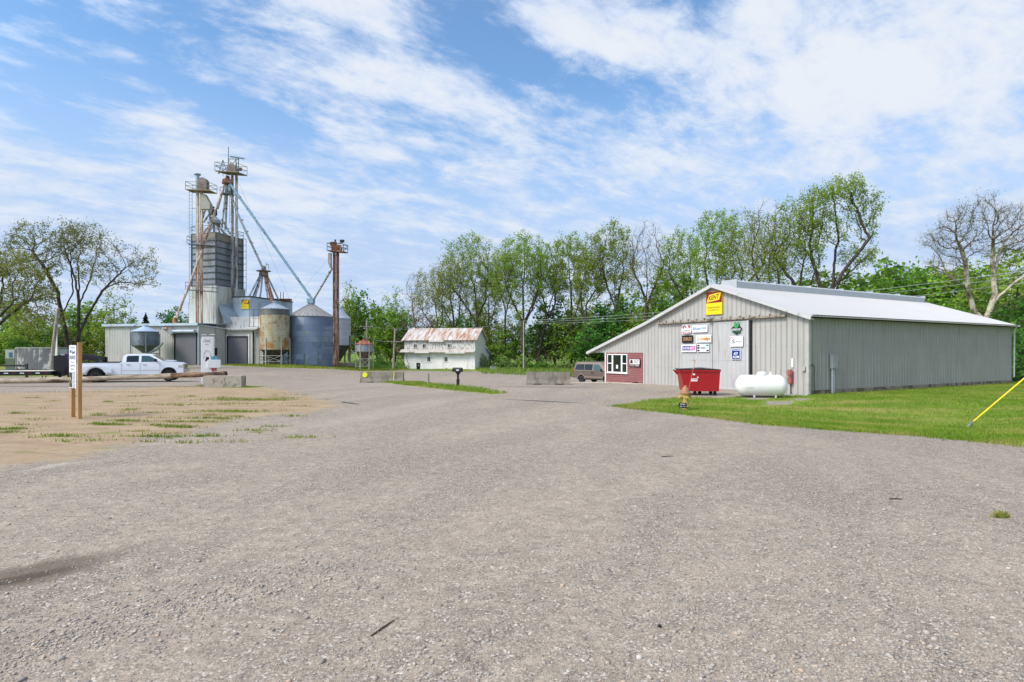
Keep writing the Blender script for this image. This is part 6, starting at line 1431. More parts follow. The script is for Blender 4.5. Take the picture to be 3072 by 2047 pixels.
# ------------------------------------------------------------------ concrete barriers, block, log, mailbox, post
M_BAR = mat('barrier_concrete', '#80786b', .9, var=.12, vs=2, bump=.4, bs=40, c2='#6a6356', thr=.55, st=(1.5, 1.5, .5), cs=2)
def barrier(label, px, py, L, rz):
    q = gp(px, py); o = thing('concrete_barrier', label, 'barrier', q, rz, 'concrete barriers in the yard')
    pf = [(-.30, -.03), (.30, -.03), (.30, .08), (.17, .33), (.08, .80), (-.08, .80), (-.17, .33), (-.30, .08)]
    mb = MB(); mb.prism(pf, -L/2, L/2, lambda u, v, t: (t, u, v)); mb.build('body', M_BAR, o, bevel=.012)
    mb = MB()
    for x in (-L*.25, L*.25): mb.box((x, -.301, .02), (.5, .01, .09))
    mb.build('lifting_slot', M_DARK, o); return o, L
o, L = barrier('concrete barrier with a yellow disc and a yellow strap left of the mailbox', 1147, 1148, 3.2, R(-3))
mb = MB(); mb.lathe([(.19, 0), (.19, .015)], 24, (-L/2+.36, -.2, .58), 'y'); mb.build('yellow_disc', pc('#d9dc1c', .5), o)
mb = MB(); mb.bar((L*.28, -.185, .32), (L*.28, -.085, .81), .05, .02, up=(0, 1, 0)); mb.bar((L*.28, -.31, .0), (L*.28, -.185, .33), .05, .02, up=(0, 1, 0)); mb.bar((L*.28, -.09, .815), (L*.30, .1, .815), .05, .02); mb.build('yellow_strap', pc('#cfc420', .6), o)
barrier('plain concrete barrier standing alone left of the brown van', 1645, 1154, 2.75, R(-4))
q = gp(674, 1163); o = thing('concrete_block', 'cracked concrete block that carries the right end of the long log', 'block', q, R(3))
mb = MB(); mb.box((0, 0, .33), (2.2, .62, .72)); mb.build('body', mat('block_concrete', '#a29a8c', .9, var=.12, vs=2, bump=.4, bs=30, c2='#7d7567', thr=.6, cs=2), o, bevel=.03)
mb = MB()
for pts in ([(-.5, .2), (-.45, .35), (-.52, .48), (-.4, .55)], [(.15, .12), (.2, .3), (.1, .45), (.18, .6)], [(-.05, .25), (.02, .4)], [(-.5, .36), (-.3, .4)]):
    for a, b in zip(pts[:-1], pts[1:]): mb.bar((a[0], -.312, a[1]), (b[0], -.312, b[1]), .012, .02)
mb.build('crack', pc('#4a443c', .9), o)
e1 = P(677, 1121.5, 33.35); e0 = Vector((-36., 34.3, .17))
pts = [e0+(e1-e0)*t+Vector((0, .1*math.sin(t*9), -.05*math.sin(t*3.14)+.012*math.sin(t*31))) for t in np.linspace(0, 1, 30)]
M_LOG = mat('weathered_log', '#9a8a76', .9, var=.2, vs=2.5, bump=.6, bs=12, c2='#5a4636', thr=.58, st=(.4, 3, 3), cs=1.6, c3='#b5a893', thr3=.6, st3=(.3, 4, 4), cs3=1.4)
o = thing('wooden_log', 'long weathered grey log lying in front of the white pickup', 'log', e0)
mb = MB(); mb.tube(pts[:25], [.145+.012*math.sin(i*1.7) for i in range(25)], 14); wb(mb, 'shaft', M_LOG, o)
mb = MB(); mb.tube(pts[24:], [.145+.012*math.sin(24*1.7)]+[.15+.012*math.sin(i*2.1) for i in range(len(pts)-25)], 14); wb(mb, 'rotten_end', mat('rotten_log', '#80664e', .95, var=.25, vs=3, bump=.8, bs=10, c2='#3f2a1e', thr=.5, st=(.6, 3, 3), cs=1.4), o)
q = gp(1374, 1158.5); o = thing('mailbox', 'black mailbox on a black post in the grass strip', 'mailbox', q, R(-24))
M_BLK = pc('#121214', .4)
mb = MB(); pf = [(-.11, 0), (.11, 0), (.11, .17)]+[(.11*math.cos(R(a)), .17+.09*math.sin(R(a))) for a in range(20, 180, 20)]+[(-.11, .17)]
mb.prism(pf, -.30, .28, lambda u, v, t: (t, u, .86+v)); mb.build('box', M_BLK, o, bevel=.008)
mb = MB(); mb.prism([(a*1.06, b*1.04-.004) for a, b in pf], -.325, -.30, lambda u, v, t: (t, u, .86+v)); mb.build('door', M_BLK, o)
mb = MB(); letter(mb, '305', .03, .965, .20, .085, -.115, .03); mb.build('house_number', pc('#e8e8ec', .5), o)
mb = MB(); mb.box((0, 0, .42), (.10, .10, .9)); mb.box((0, 0, .16), (.14, .14, .4)); mb.box((0, 0, .37), (.19, .19, .05)); mb.box((0, 0, .82), (.3, .14, .07)); mb.bar((-.14, 0, .84), (-.03, 0, .68), .06); mb.bar((.14, 0, .84), (.03, 0, .68), .06); mb.build('post', M_BLK, o, bevel=.008)
q = gp(1284, 1152); o = MB(); o.tube([(0, 0, -.1), (0, 0, .68)], .09, 12); o = tag(o.build('bollard', mat('grey_plastic_post', '#9c968c', .7, var=.1), None), 'short grey round post between the barrier and the mailbox', 'post'); o.location = q
# ------------------------------------------------------------------ dumpster, gas tank, hydrant, small sign, guy guard
q = gp(2102, 1187); q = Vector((q.x, q.y+.5, 0)); o = thing('dumpster', 'bright red slant sided dumpster on casters in front of the sliding doors', 'dumpster', (q.x, q.y, 0), R(-6))
M_RED = mat('red_paint', '#9c0f14', .38, var=.06, vs=2, c2='#7a0c10', thr=.64, cs=2, c3='#a8574c', thr3=.70, st3=(.6, 1, 3), cs3=5, spec=.5)
mb = MB(); pf = [(-.72, .20), (.88, .20), (.94, 1.16), (-.86, 1.16)]; mb.prism(pf, -.55, .6, lambda u, v, t: (u, t, v)); mb.build('body', M_RED, o, bevel=.012)
mb = MB()
mb.box((.04, -.56, 1.17), (1.84, .07, .08)); mb.box((.04, .61, 1.17), (1.84, .07, .08)); mb.box((.94, .02, 1.17), (.07, 1.1, .08)); mb.box((-.87, .02, 1.17), (.07, 1.1, .08))
mb.prism([(-.86, .95), (-.86, 1.14), (-1.04, 1.2), (-1.04, 1.15)], -.56, -.40, lambda u, v, t: (u, t, v)); mb.prism([(-.86, .95), (-.86, 1.14), (-1.04, 1.2), (-1.04, 1.15)], .44, .6, lambda u, v, t: (u, t, v)); mb.build('rim', M_RED, o)
mb = MB(); mb.prism([(-.95, 1.215), (.95, 1.215), (.95, 1.24), (.5, 1.255), (.2, 1.30), (-.1, 1.26), (-.95, 1.25)], -.58, .62, lambda u, v, t: (u, t, v)); mb.build('lid', pc('#26201f', .6), o)
mb = MB(); mb.tube([(-.9, -.2, 1.27), (-.3, -.25, 1.30), (.2, -.2, 1.33), (.6, -.1, 1.27)], .012, 5); mb.build('lid_rod', M_GALV, o)
for x, y in ((-.2, -.42), (.72, -.42), (.2, .4), (.72, .4), (-.5, .4)):
    mb = MB(); mb.lathe([(.02, -.03), (.085, -.03), (.085, .03), (.02, .03)], 14, (x, y, .085), 'y'); mb.box((x, y, .16), (.12, .1, .1)); mb.build('caster', M_DARK, o)
mb = MB(); mb.box((-.26, -.554, .74), (.30, .01, .14)); mb.box((-.27, -.554, 1.0), (.1, .01, .08)); mb.box((-.09, -.554, .86), (.07, .01, .06)); mb.build('white_label', pc('#ddd3d0', .6), o)
mb = MB(); letter(mb, 'DANGER', -.26, .765, .24, .04, -.562, .01); mb.build('lettering', pc('#8a2020', .6), o)
Yt = 25.6; X = (2283-CX)/FPX*Yt; o = thing('propane_tank', 'white horizontal propane tank on short legs beside the shed corner', 'gas tank', (X, Yt, 0), R(-8))
M_TANK = mat('tank_white', '#e4e2dc', .42, var=.025, vs=2, c2='#bdb5a4', thr=.62, cs=2, st=(.5, 1, 2), spec=.5)
RT_, HL = .485, .70; zc_ = .545
prof = [(RT_*math.sin(R(a)), -HL-.40*math.cos(R(a))) for a in range(4, 91, 8)]+[(RT_*math.cos(R(a)), HL+.40*math.sin(R(a))) for a in range(0, 88, 8)]
mb = MB(); mb.lathe(prof, 36, (0, 0, zc_), 'x'); mb.build('body', M_TANK, o)
mb = MB(); mb.lathe([(.205, 0), (.205, .10), (.19, .14), (.12, .17), (.02, .18)], 24, (0.03, 0, zc_+RT_-.03)); mb.build('dome_lid', M_TANK, o)
mb = MB(); mb.prism([(-.06, 0), (.10, 0), (.02, .2)], -.01, .01, lambda u, v, t: (.38+u, t, zc_+RT_-.02+v))
for x in (-.85, .72): mb.box((x, 0, zc_+RT_-.02), (.05, .03, .06))
mb.build('lifting_lug', M_TANK, o)
for x in (-.36, .55):
    for y in (-.24, .24): mb = MB(); mb.box((x, y, .07), (.07, .08, .24)); mb.build('leg', M_TANK, o)
mb = MB(); mb.box((-.62, .0, .01), (.9, .5, .06)); mb.box((.5, .05, .015), (1.0, .45, .06)); mb.build('base_slab', pc('#4c463f', .9), o)
mb = MB(); mb.tube([(.6, .2, .15), (1.0, .25, .13), (1.5, .6, .1)], .02, 6); mb.build('supply_pipe', M_WHITE, o)
q = gp(2056, 1232); o = thing('fire_hydrant', 'yellow fire hydrant with a faded orange cap and a red marker rod', 'hydrant', q, R(12))
M_HY = mat('hydrant_yellow', '#b09a4e', .6, var=.14, vs=6, c2='#8f8250', thr=.58, cs=5); M_HO = mat('hydrant_orange', '#a4704f', .6, var=.12, vs=6, c2='#9a5a3c', thr=.6, cs=6)
mb = MB(); mb.lathe([(.13, -.1), (.13, .14), (.17, .14), (.17, .18), (.115, .19), (.115, .56), (.15, .58), (.15, .60)], 20); mb.build('barrel', M_HY, o)
mb = MB(); mb.lathe([(.175, .60), (.175, .64), (.145, .66), (.12, .76), (.07, .83), (.055, .84), (.05, .88), (.02, .89)], 20); mb.build('bonnet', M_HO, o)
for ax, p_, r_ in (('x', (-.20, 0, .48), .06), ('x', (.16, 0, .48), .055), ('y', (.0, -.13, .46), .07)):
    mb = MB(); mb.lathe([(r_*.8, -.08), (r_*.8, .0), (r_*1.1, .0), (r_*1.1, .04), (r_*.4, .05), (r_*.4, .08)] if p_[0] >= 0 else [(r_*.4, -.09), (r_*.4, -.06), (r_*1.1, -.05), (r_*1.1, 0), (r_*.8, 0), (r_*.8, .08)], 14, p_, ax); mb.build('outlet_cap', M_HY, o)
mb = MB(); a = Vector((.08, -.05, .66)); b = a+Vector((.20, 0, .82)); mb.tube([a, b], .011, 6); mb.build('marker_rod', pc('#c8564a', .5), o)
mb = MB(); mb.tube([b, b+Vector((.06, 0, .26)), b+Vector((.055, 0, .31)), b+Vector((.0, 0, .33)), b+Vector((-.02, 0, .27))], .018, 6); mb.build('marker_loop', pc('#b99a86', .6), o)
q = gp(2044, 1233); o = thing('yard_sign', 'small black sign with white letters leaning by the hydrant', 'sign', (q.x, q.y-.15, 0), R(8))
mb = MB(); poly_plate(mb, [(-.16, .0), (-.12, .09), (.12, .09), (.16, .0), (.12, -.09), (-.12, -.09)], -.01, .02); b = mb.build('board', M_BLK, o); b.location.z = .19
mb = MB(); letter(mb, 'PRIVATE', 0, .245, .17, .026, -.014, .02); letter(mb, 'PROPERTY', 0, .21, .20, .028, -.014, .02); letter(mb, 'NO', -.075, .15, .075, .045, -.014, .02); letter(mb, 'TRESPASSING', .055, .15, .13, .025, -.014, .01); mb.build('lettering', pc('#e6e6ea', .5), o)
mb = MB(); mb.box((0, .02, .06), (.02, .01, .3)); mb.build('stake', M_GALV, o)
g0 = gp(2893, 1283); gd = Vector((6.8, -2.3, 7.6)).normalized(); g0.z -= .05
o = thing('guy_wire', 'slanted bright yellow guy wire guard anchored in the lawn at the right edge', 'guy wire', g0)
mb = MB(); mb.tube([gd*.34, gd*2.6], .024, 10); mb.build('yellow_guard', pc('#e3c31a', .45), o)
mb = MB(); mb.tube([gd*2.5, gd*10.6], .008, 5); mb.tube([gd*-.2, gd*.25], .014, 6); mb.build('wire', M_GALV, o)
mb = MB(); u_ = gd.cross(Vector((0, 1, 0))).normalized(); c = gd*.17
mb.tube([c+gd*.1*math.cos(t)+u_*.045*math.sin(t) for t in np.linspace(0, 6.283, 14)], .014, 6); mb.tube([gd*.24, gd*.36], .025, 8); mb.build('anchor_eye', pc('#6f7478', .5), o)
gt = g0+gd*10.5; o = thing('utility_pole', 'utility pole at the far end of the yellow guarded guy wire', 'utility pole', (gt.x, gt.y, 0)); mb = MB(); mb.tube([(0, 0, -.3), (0, 0, 10.)], [.17, .12], 12); mb.build('pole', M_POLE, o)
# ------------------------------------------------------------------ information sign on the dirt
qr = gp(239, 1258); ql = Vector((-13.78, 17.86, 0)); dvec = Vector((qr.x, qr.y, 0))-ql; az = math.atan2(dvec.y, dvec.x); L = dvec.length
o = thing('information_sign', 'tall white information sign on two wooden posts in the bare dirt', 'sign', (ql.x, ql.y, 0), az)
M_LUM = mat('new_lumber', '#b98a52', .75, var=.12, vs=2, c2='#8d6436', thr=.62, soft=.05, st=(4, 4, .6), cs=3)
mb = MB(); mb.box((0, 0, 1.08), (.10, .10, 2.4)); mb.build('post', M_LUM, o); mb = MB(); mb.box((L, 0, 1.12), (.10, .10, 2.46)); mb.build('post', M_LUM, o)
pw = L+.02; mb = MB(); mb.box((pw/2-.11, -.062, 1.60), (pw, .02, 1.33)); mb.build('panel', mat('sign_panel', '#dedcd9', .5, var=.03), o)
cx_ = pw/2-.11
mb = MB(); letter(mb, 'EDGEWATER', cx_, 1.885, pw*.86, .115, -.076, .005); mb.build('lettering', pc('#33383f', .6), o)
mb = MB(); letter(mb, 'NOW AVAILABLE', cx_, 2.19, pw*.62, .05, -.076, .005); mb.build('heading_lettering', pc('#5a5f66', .6), o)
mb = MB(); letter(mb, 'General', cx_, 1.74, pw*.4, .05, -.076, 0); letter(mb, 'Feed Mills', cx_, 1.635, pw*.66, .06, -.076, 0); letter(mb, 'Warren', cx_, 1.53, pw*.5, .06, -.076, 0)
mb.build('small_lettering', pc('#5a5f66', .6), o); mb = MB()
for i in range(13): mb.box((cx_+pw*.21, -.077, 1.43-i*.035*1.15), (pw*random.uniform(.30, .44), .003, .014))
mb.build('list_lettering', pc('#5a5f66', .6), o)
mb = MB()
for k, (zz_, ph) in enumerate(((2.08, 0), (2.055, .5), (2.03, 1.))):
    pts = [(cx_+(t-.5)*pw*.7, -.078, zz_+.03*math.sin(t*6.283+ph)*(1-k*.2)) for t in np.linspace(0, 1, 14)]
    mb.tube(pts, .008, 5)
mb.build('wave_emblem', pc('#2e4f74', .5), o)
mb = MB(); mb.box((cx_-pw*.25, -.076, 1.19), (pw*.40, .004, .46)); mb.build('photo', mat('sign_photo', '#2c2a28', .5, var=.4, vs=5, c2='#857d74', thr=.6, cs=5), o)
mb = MB(); mb.lathe([(.055, 0), (.055, .004)], 14, (cx_-pw*.27, -.083, 1.22), 'y'); mb.build('photo_detail', pc('#b9b2a8', .5), o)
# tall white board with its letter box in front of the mill
q = gp(624, 1142); Yp = 36.2; sc_ = Yp/FPX
q = Vector(((622-CX)*sc_, Yp, gz((622-CX)*sc_, Yp))); o = thing('notice_pylon', 'tall narrow white notice board with a white box in front of the mill', 'sign', q, R(22))
hp = (1142-1008)*sc_+.25
mb = MB(); mb.box((0, 0, hp/2-.05), (.62, .10, hp)); mb.build('panel', M_WHITE, o)
mb = MB(); mb.box((.34, .05, hp/2+.05), (.10, .16, hp-.2)); mb.box((-.33, .03, hp/2), (.05, .08, hp-.3)); mb.build('post', M_WHITE, o)
mb = MB(); mb.box((-.18, 0, hp+.06), (.28, .16, .04)); mb.box((.28, 0, hp+.09), (.32, .16, .04)); mb.build('cap', M_WHITE, o)
mb = MB(); letter(mb, 'EDGEWATER', -.02, hp-.38, .42, .07, -.056, .0); letter(mb, 'FEED', -.02, hp-.56, .2, .06, -.056, .0)
for i in range(4): mb.box((-.04, -.055, .62-i*.11), (.36-.05*(i % 2), .004, .025))
mb.build('lettering', pc('#5a6068', .6), o)
mb = MB()
for k in range(2): mb.tube([(-.02+(t-.5)*.36, -.057, hp-.26+.02*math.sin(t*6.28+k)-.03*k) for t in np.linspace(0, 1, 10)], .008, 5)
arc = [(-.0+.20*math.cos(t), -.057, hp-1.35+.42*math.sin(t)) for t in np.linspace(-.3, 3.44, 18)]; mb.tube(arc, .010, 5); mb.build('line_emblem', pc('#8b8f95', .6), o)
mb = MB(); poly_plate(mb, [(-.1, hp-1.55), (-.06, hp-1.32), (.02, hp-1.36), (.08, hp-1.33), (.12, hp-1.5), (.02, hp-1.52), (-.02, hp-1.6), (-.14, hp-1.62)], -.056, .006); mb.build('dark_figure', M_BLK, o)
mb = MB(); mb.box((.42, -.16, hp-1.78), (.72, .3, .52)); mb.build('letter_box', M_WHITE, o, bevel=.02)
mb = MB(); mb.box((.42, -.08, hp-1.42), (.40, .06, .20)); mb.build('blue_plate', mat('teal_plate', '#2f7d90', .5, c2='#d5e2e4', thr=.62, cs=9), o)
mb = MB(); mb.box((.40, -.09, hp-2.15), (.28, .05, .2)); mb.build('red_plate', pc('#b02328', .5), o)
mb = MB(); letter(mb, 'NO', .40, hp-2.10, .1, .05, -.118, .01); letter(mb, 'PARKING', .40, hp-2.19, .22, .05, -.118, .01); mb.build('plate_lettering', M_WHITE, o)
# ------------------------------------------------------------------ weathered box trailer, cabinet, pole and rail at the left
Yc = 58.; s_ = Yc/FPX; x0, x1 = (50-CX)*s_, (172-CX)*s_; zb_ = zz(1108, Yc); zt_ = zz(1045, Yc)
o = thing('box_trailer', 'weathered box trailer with peeling grey paint at the left of the yard', 'trailer', ((x0+x1)/2, Yc, gz((x0+x1)/2, Yc)), R(2)); H = zt_-zb_; z0_ = zb_-o.location.z; Lc = x1-x0
mb = MB(); mb.box((0, 1.1, z0_+H/2), (Lc, 2.2, H)); mb.build('body', mat('peeling_grey', '#7d7a7c', .75, var=.1, vs=2, c2='#cfccc8', thr=.54, soft=.03, st=(1.3, 1, .5), cs=1.0, c3='#6a4238', thr3=.68, st3=(.8, 1, 1.2), cs3=1.2), o)
mb = MB(); mb.box((0, 1.1, z0_+H+.03), (Lc+.1, 2.3, .12)); mb.box((-Lc/2-.03, -.02, z0_+H/2), (.12, .1, H)); mb.box((Lc/2+.03, -.02, z0_+H/2), (.12, .1, H)); mb.build('frame_trim', pc('#b9b5ae', .6, c2='#8a857c', thr=.58, cs=2), o)
mb = MB(); mb.box((0, 1.1, z0_/2), (Lc*.8, 1.6, max(.1, z0_))); mb.build('chassis', M_DARK, o)
mb = MB(); mb.box((Lc/2+.5, .9, z0_+H/2-.05), (.8, 1.8, H-.1)); mb.build('front_cabinet', pc('#8e9294', .6), o)
x0, x1 = (22-CX)*s_, (48-CX)*s_; o = thing('service_cabinet', 'grey green cabinet with a blue notice left of the weathered trailer', 'cabinet', ((x0+x1)/2, Yc-.2, gz((x0+x1)/2, Yc)), R(2)); H = zz(1049, Yc)-o.location.z
mb = MB(); mb.box((0, .5, H*.3), (x1-x0, 1., H*.6)); mb.build('lower_body', pc('#5c6a60', .7), o); mb = MB(); mb.box((0, .5, H*.8), (x1-x0+.02, 1.02, H*.4)); mb.build('upper_body', pc('#a7aaa4', .7), o)
mb = MB(); mb.box((.08, -.03, H*.76), (.32, .02, .5)); mb.build('notice', pc('#2a6a94', .6), o)
Yp = 50.; a = P(152, 1112, Yp); b = P(174, 925, Yp); a.z = gz(a.x, a.y)-.2
o = MB(); o.tube([a, a+(b-a)*.5+Vector((-.05, 0, 0)), b], [.17, .15, .12], 10); tag(o.build('leaning_pole', M_POLE), 'tall weathered pole leaning right beside the black trailer neck', 'pole')
a = P(167, 1100, Yp+1); a.z = gz(a.x, a.y)-.2; o = MB(); o.box((0, 0, 2.2), (.28, .08, 4.9)); o = tag(o.build('marker_post', M_WHITE), 'flat white post standing behind the leaning pole', 'post'); o.location = a
Yf = 46.; o = thing('rail_fence', 'dark two rail fence at the left edge behind the flatbed trailer', 'fence', P(20, 1110, Yf)*1); o.location.z = gz(o.location.x, Yf)
mb = MB(); mb.bar((-4.5, 0, 1.0), (1.6, 0, .95), .09, .14); mb.bar((-4.5, 0, .6), (1.6, 0, .55), .09, .14); mb.build('rail', pc('#2c2824', .8), o)
for x in (-3.6, -1., 1.6): mb = MB(); mb.box((x, .02, .5), (.14, .14, 1.25)); mb.build('post', pc('#3a3530', .8), o)
# ------------------------------------------------------------------ vehicles
def carbody(mb, prof, W, zt_, k, arches=()):
    """side outline (x,z) made solid: half width W below zt_, leaning in above it by k per metre"""
    def hw(z): return W-max(0., z-zt_)*k
    n = len(prof); vs = [(x, -hw(z), z) for x, z in prof]+[(x, hw(z), z) for x, z in prof]
    mb.add(vs, [tuple(range(n)), tuple(reversed(range(n, 2*n)))]+[(i, n+i, n+(i+1) % n, (i+1) % n) for i in range(n)])
def arch(x, r_, z0, cz, n=9): return [(x+r_*math.cos(t), max(z0, cz+r_*math.sin(t))) for t in np.linspace(math.pi, 0, n)]
def wheel(rt, x, y, r_, w_, rim, side, dual=False):
    o_ = MB(); o_.lathe([(r_*.60, -w_/2), (r_*.93, -w_/2), (r_, -w_*.34), (r_, w_*.34), (r_*.93, w_/2), (r_*.60, w_/2)], 28, (x, y, r_), 'y'); wo = o_.build('wheel', mat('tyre_rubber', '#1a1a1a', .85), rt)
    m_ = MB(); s_ = -side
    m_.lathe([(r_*.64, -s_*w_*.40), (r_*.60, -s_*w_*.52), (r_*.50, -s_*w_*.30), (r_*.22, -s_*w_*.22), (r_*.2, -s_*w_*.45), (r_*.05, -s_*w_*.5)] if s_ > 0 else [(r_*.64, w_*.40), (r_*.60, w_*.52), (r_*.50, w_*.30), (r_*.22, w_*.22), (r_*.2, w_*.45), (r_*.05, w_*.5)], 20, (x, y, r_), 'y'); m_.build('rim', rim, wo)
    return wo
M_TRK = mat('truck_white', '#e3e5ea', .28, var=.02, spec=.6, coat=.4); M_CHR = mat('chrome', '#b9bcc0', .2, .9, var=.03); M_TINT = glass_mat('tinted_glass', '#14171c'); M_CLEAR = glass_mat('side_glass', '#3d5457')
M_RIM = mat('steel_rim', '#c9ccd0', .35, .5, var=.05)
hd = R(22); ax = Vector((-28.5, 39.4, 0)); f_ = Vector((math.cos(hd), math.sin(hd), 0)); org = ax-f_*1.3
o = thing('pickup_truck', 'white crew cab pickup with dual rear wheels parked before the mill', 'pickup truck', (org.x, org.y, gz(org.x, org.y)), hd)
xr, xf = 1.30, 5.56
prof = [(0, .62), (.0, 1.33), (2.70, 1.33), (2.72, 1.36), (5.0, 1.37), (5.3, 1.40), (6.2, 1.31), (6.42, 1.20), (6.47, .95), (6.47, .60), (6.1, .55)]+[(x, z) for x, z in arch(xf, .50, .52, .50)][::-1]+[(4.6, .50), (2.72, .50)]+[(x, z) for x, z in arch(xr, .54, .52, .48)][::-1]+[(.5, .56)]
mb = MB(); carbody(mb, prof, .99, 1.15, .12); mb.build('body', M_TRK, o, bevel=.025)
cabp = [(2.76, 1.34), (2.84, 1.80), (2.98, 1.90), (3.3, 1.94), (4.2, 1.94), (4.5, 1.88), (5.28, 1.37)]
mb = MB(); carbody(mb, cabp, .95, 1.34, .30); mb.build('cab', M_TRK, o, bevel=.03)
def sidepane(pts, m_, name, W=.95, zt_=1.34, k=.30, e=.012, parent=None):
    for s_ in (-1, 1):
        mb = MB(); vs = [(x, s_*(W-(z-zt_)*k+e), z) for x, z in pts]+[(x, s_*(W-(z-zt_)*k-.02), z) for x, z in pts]; n = len(pts)
        mb.add(vs, [tuple(range(n)), tuple(reversed(range(n, 2*n)))]+[(i, n+i, n+(i+1) % n, (i+1) % n) for i in range(n)]); mb.build(name, m_, parent or o)
sidepane([(3.02, 1.38), (3.02, 1.72), (3.10, 1.80), (3.74, 1.81), (3.74, 1.38)], M_TINT, 'rear_window')
sidepane([(3.90, 1.38), (3.90, 1.81), (4.34, 1.80), (4.55, 1.70), (4.86, 1.47), (4.86, 1.38)], M_CLEAR, 'front_window')
mb = MB(); mb.add([(4.56, -.72, 1.865), (4.56, .72, 1.865), (5.24, .86, 1.42), (5.24, -.86, 1.42), (4.50, -.72, 1.84), (4.50, .72, 1.84), (5.18, .86, 1.38), (5.18, -.86, 1.38)], [(0,1,2,3),(7,6,5,4),(0,4,5,1),(2,6,7,3),(0,3,7,4),(1,5,6,2)]); mb.build('windscreen', M_TINT, o)
for s_ in (-1, 1):
    mb = MB(); pr = [(.42, .62), (.45, 1.05), (.75, 1.17), (1.3, 1.20), (1.9, 1.17), (2.25, .95), (2.3, .60)]+arch(xr, .53, .60, .48)[::-1]
    mb.prism(pr, s_*.985, s_*1.14, lambda u, v, t: (u, t, v)); mb.build('rear_fender', M_TRK, o, bevel=.07)
    mb = MB(); mb.prism(arch(xr, .525, .5, .48)+[], s_*.4, s_*.60, lambda u, v, t: (u, t, v)); mb.build('wheel_well', M_BLK, o)
    mb = MB(); mb.prism(arch(xf, .49, .5, .50), s_*.4, s_*.66, lambda u, v, t: (u, t, v)); mb.build('wheel_well', M_BLK, o)
    wheel(o, xr, s_*1.0, .40, .24, M_RIM, s_); wheel(o, xr, s_*.74, .40, .24, M_RIM, s_); wheel(o, xf, s_*.86, .40, .26, M_RIM, s_)
    mb = MB(); mb.box((6.30, s_*.80, 1.06), (.40, .40, .26)); mb.build('headlight', mat('headlight_glass', '#c9c6bd', .15, .3, var=.1, c2='#c4793a', thr=.62, cs=7), o, bevel=.04)
    mb = MB(); mb.box((.02, s_*.93, 1.02), (.10, .16, .42)); mb.build('tail_light', pc('#8a1418', .3), o, bevel=.02)
    mb = MB(); mb.box((4.78, s_*1.08, 1.50), (.14, .22, .20)); mb.box((4.82, s_*.97, 1.42), (.1, .16, .06)); mb.build('mirror', M_BLK, o, bevel=.03)
    for x in (3.05, 4.0): mb = MB(); mb.box((x+.1, s_*.998, 1.19), (.22, .03, .035)); mb.build('door_handle', M_CHR, o)
    mb = MB()
    for x in (2.74, 3.84, 5.02): mb.box((x, s_*.992, .93), (.012, .012, .78))
    mb.box((3.9, s_*.992, .78), (2.2, .014, .02)); mb.build('door_seam', pc('#8d9097', .5), o)
    mb = MB(); mb.box((3.85, s_*.95, .46), (2.3, .14, .05)); mb.build('running_board', M_BLK, o)
    mb = MB(); mb.box((1.35, s_*.93, 1.36), (2.6, .1, .05)); mb.build('bed_rail', M_BLK, o)
mb = MB(); mb.box((6.52, 0, .74), (.16, 1.96, .28)); mb.build('front_bumper', M_CHR, o, bevel=.05)
mb = MB(); mb.box((6.47, 0, 1.05), (.06, 1.2, .30)); mb.build('grille', mat('grille_chrome', '#6d6f73', .3, .6), o)
mb = MB(); mb.box((-.06, 0, .66), (.14, 1.9, .2)); mb.build('rear_bumper', M_CHR, o, bevel=.03)
mb = MB(); mb.box((1.4, 0, .8), (2.4, 1.7, .3)); mb.box((3.3, 0, .5), (5.6, 1.5, .24)); mb.build('underbody', M_BLK, o)
mb = MB(); mb.prism([(5.1, 1.405), (5.9, 1.40), (5.85, 1.47), (5.3, 1.50)], -.42, .42, lambda u, v, t: (u, t, v)); mb.build('hood_scoop', pc('#c9ccd2', .3), o, bevel=.02)
# gooseneck flatbed trailer
hd = R(12); H_ = Vector((-28.45, 39.38, 0)); o = thing('gooseneck_trailer', 'black gooseneck flatbed trailer hitched to the white pickup', 'trailer', (H_.x, H_.y, gz(H_.x, H_.y)), hd)
M_TRB = mat('trailer_black', '#0f0f11', .45, var=.1)
mb = MB(); mb.box((-8.0, 0, .66), (11.2, 2.44, .26)); mb.build('deck_frame', M_TRB, o)
mb = MB(); mb.box((-8.0, 0, .805), (11.2, 2.5, .03)); mb.build('deck', mat('deck_boards', '#b5ad9f', .8, var=.15), o)
mb = MB(); pf = [(-2.55, .45), (-1.95, .45), (-1.95, .8), (-1.5, 1.42), (-1.0, 1.58), (-.25, 1.50), (.15, 1.36), (.15, 1.72), (-.45, 1.83), (-1.0, 1.93), (-2.0, 1.93), (-2.55, 1.80)]
for s_ in (-1, 1): mb.prism(pf, s_*.42, s_*.62, lambda u, v, t: (u, t, v))
mb.box((-2.25, 0, 1.1), (.5, 1.0, 1.2)); mb.box((-.1, 0, 1.6), (.4, 1.0, .22)); mb.build('gooseneck', M_TRB, o)
mb = MB()
for s_ in (-1, 1):
    letter(mb, 'BIG TEX', -1.3, 1.74, .62, .13, s_*.64, .02) if s_ < 0 else None
mb.build('lettering', pc('#aeb6e6', .5), o)
mb = MB(); mb.box((-1.3, -.626, 1.74), (.85, .012, .24)); mb.build('blue_label', pc('#2c3a8c', .5), o)
mb = MB(); mb.box((-2.2, -.55, .30), (.14, .14, .7)); mb.box((-2.2, -.55, .03), (.34, .3, .06)); mb.box((-2.2, .55, .30), (.14, .14, .7)); mb.box((-2.2, .55, .03), (.34, .3, .06)); mb.build('jack_leg', M_TRB, o)
mb = MB(); mb.tube([(-.1, 0, 1.55), (-.1, 0, 1.1)], .07, 8); mb.build('coupler', M_TRB, o)
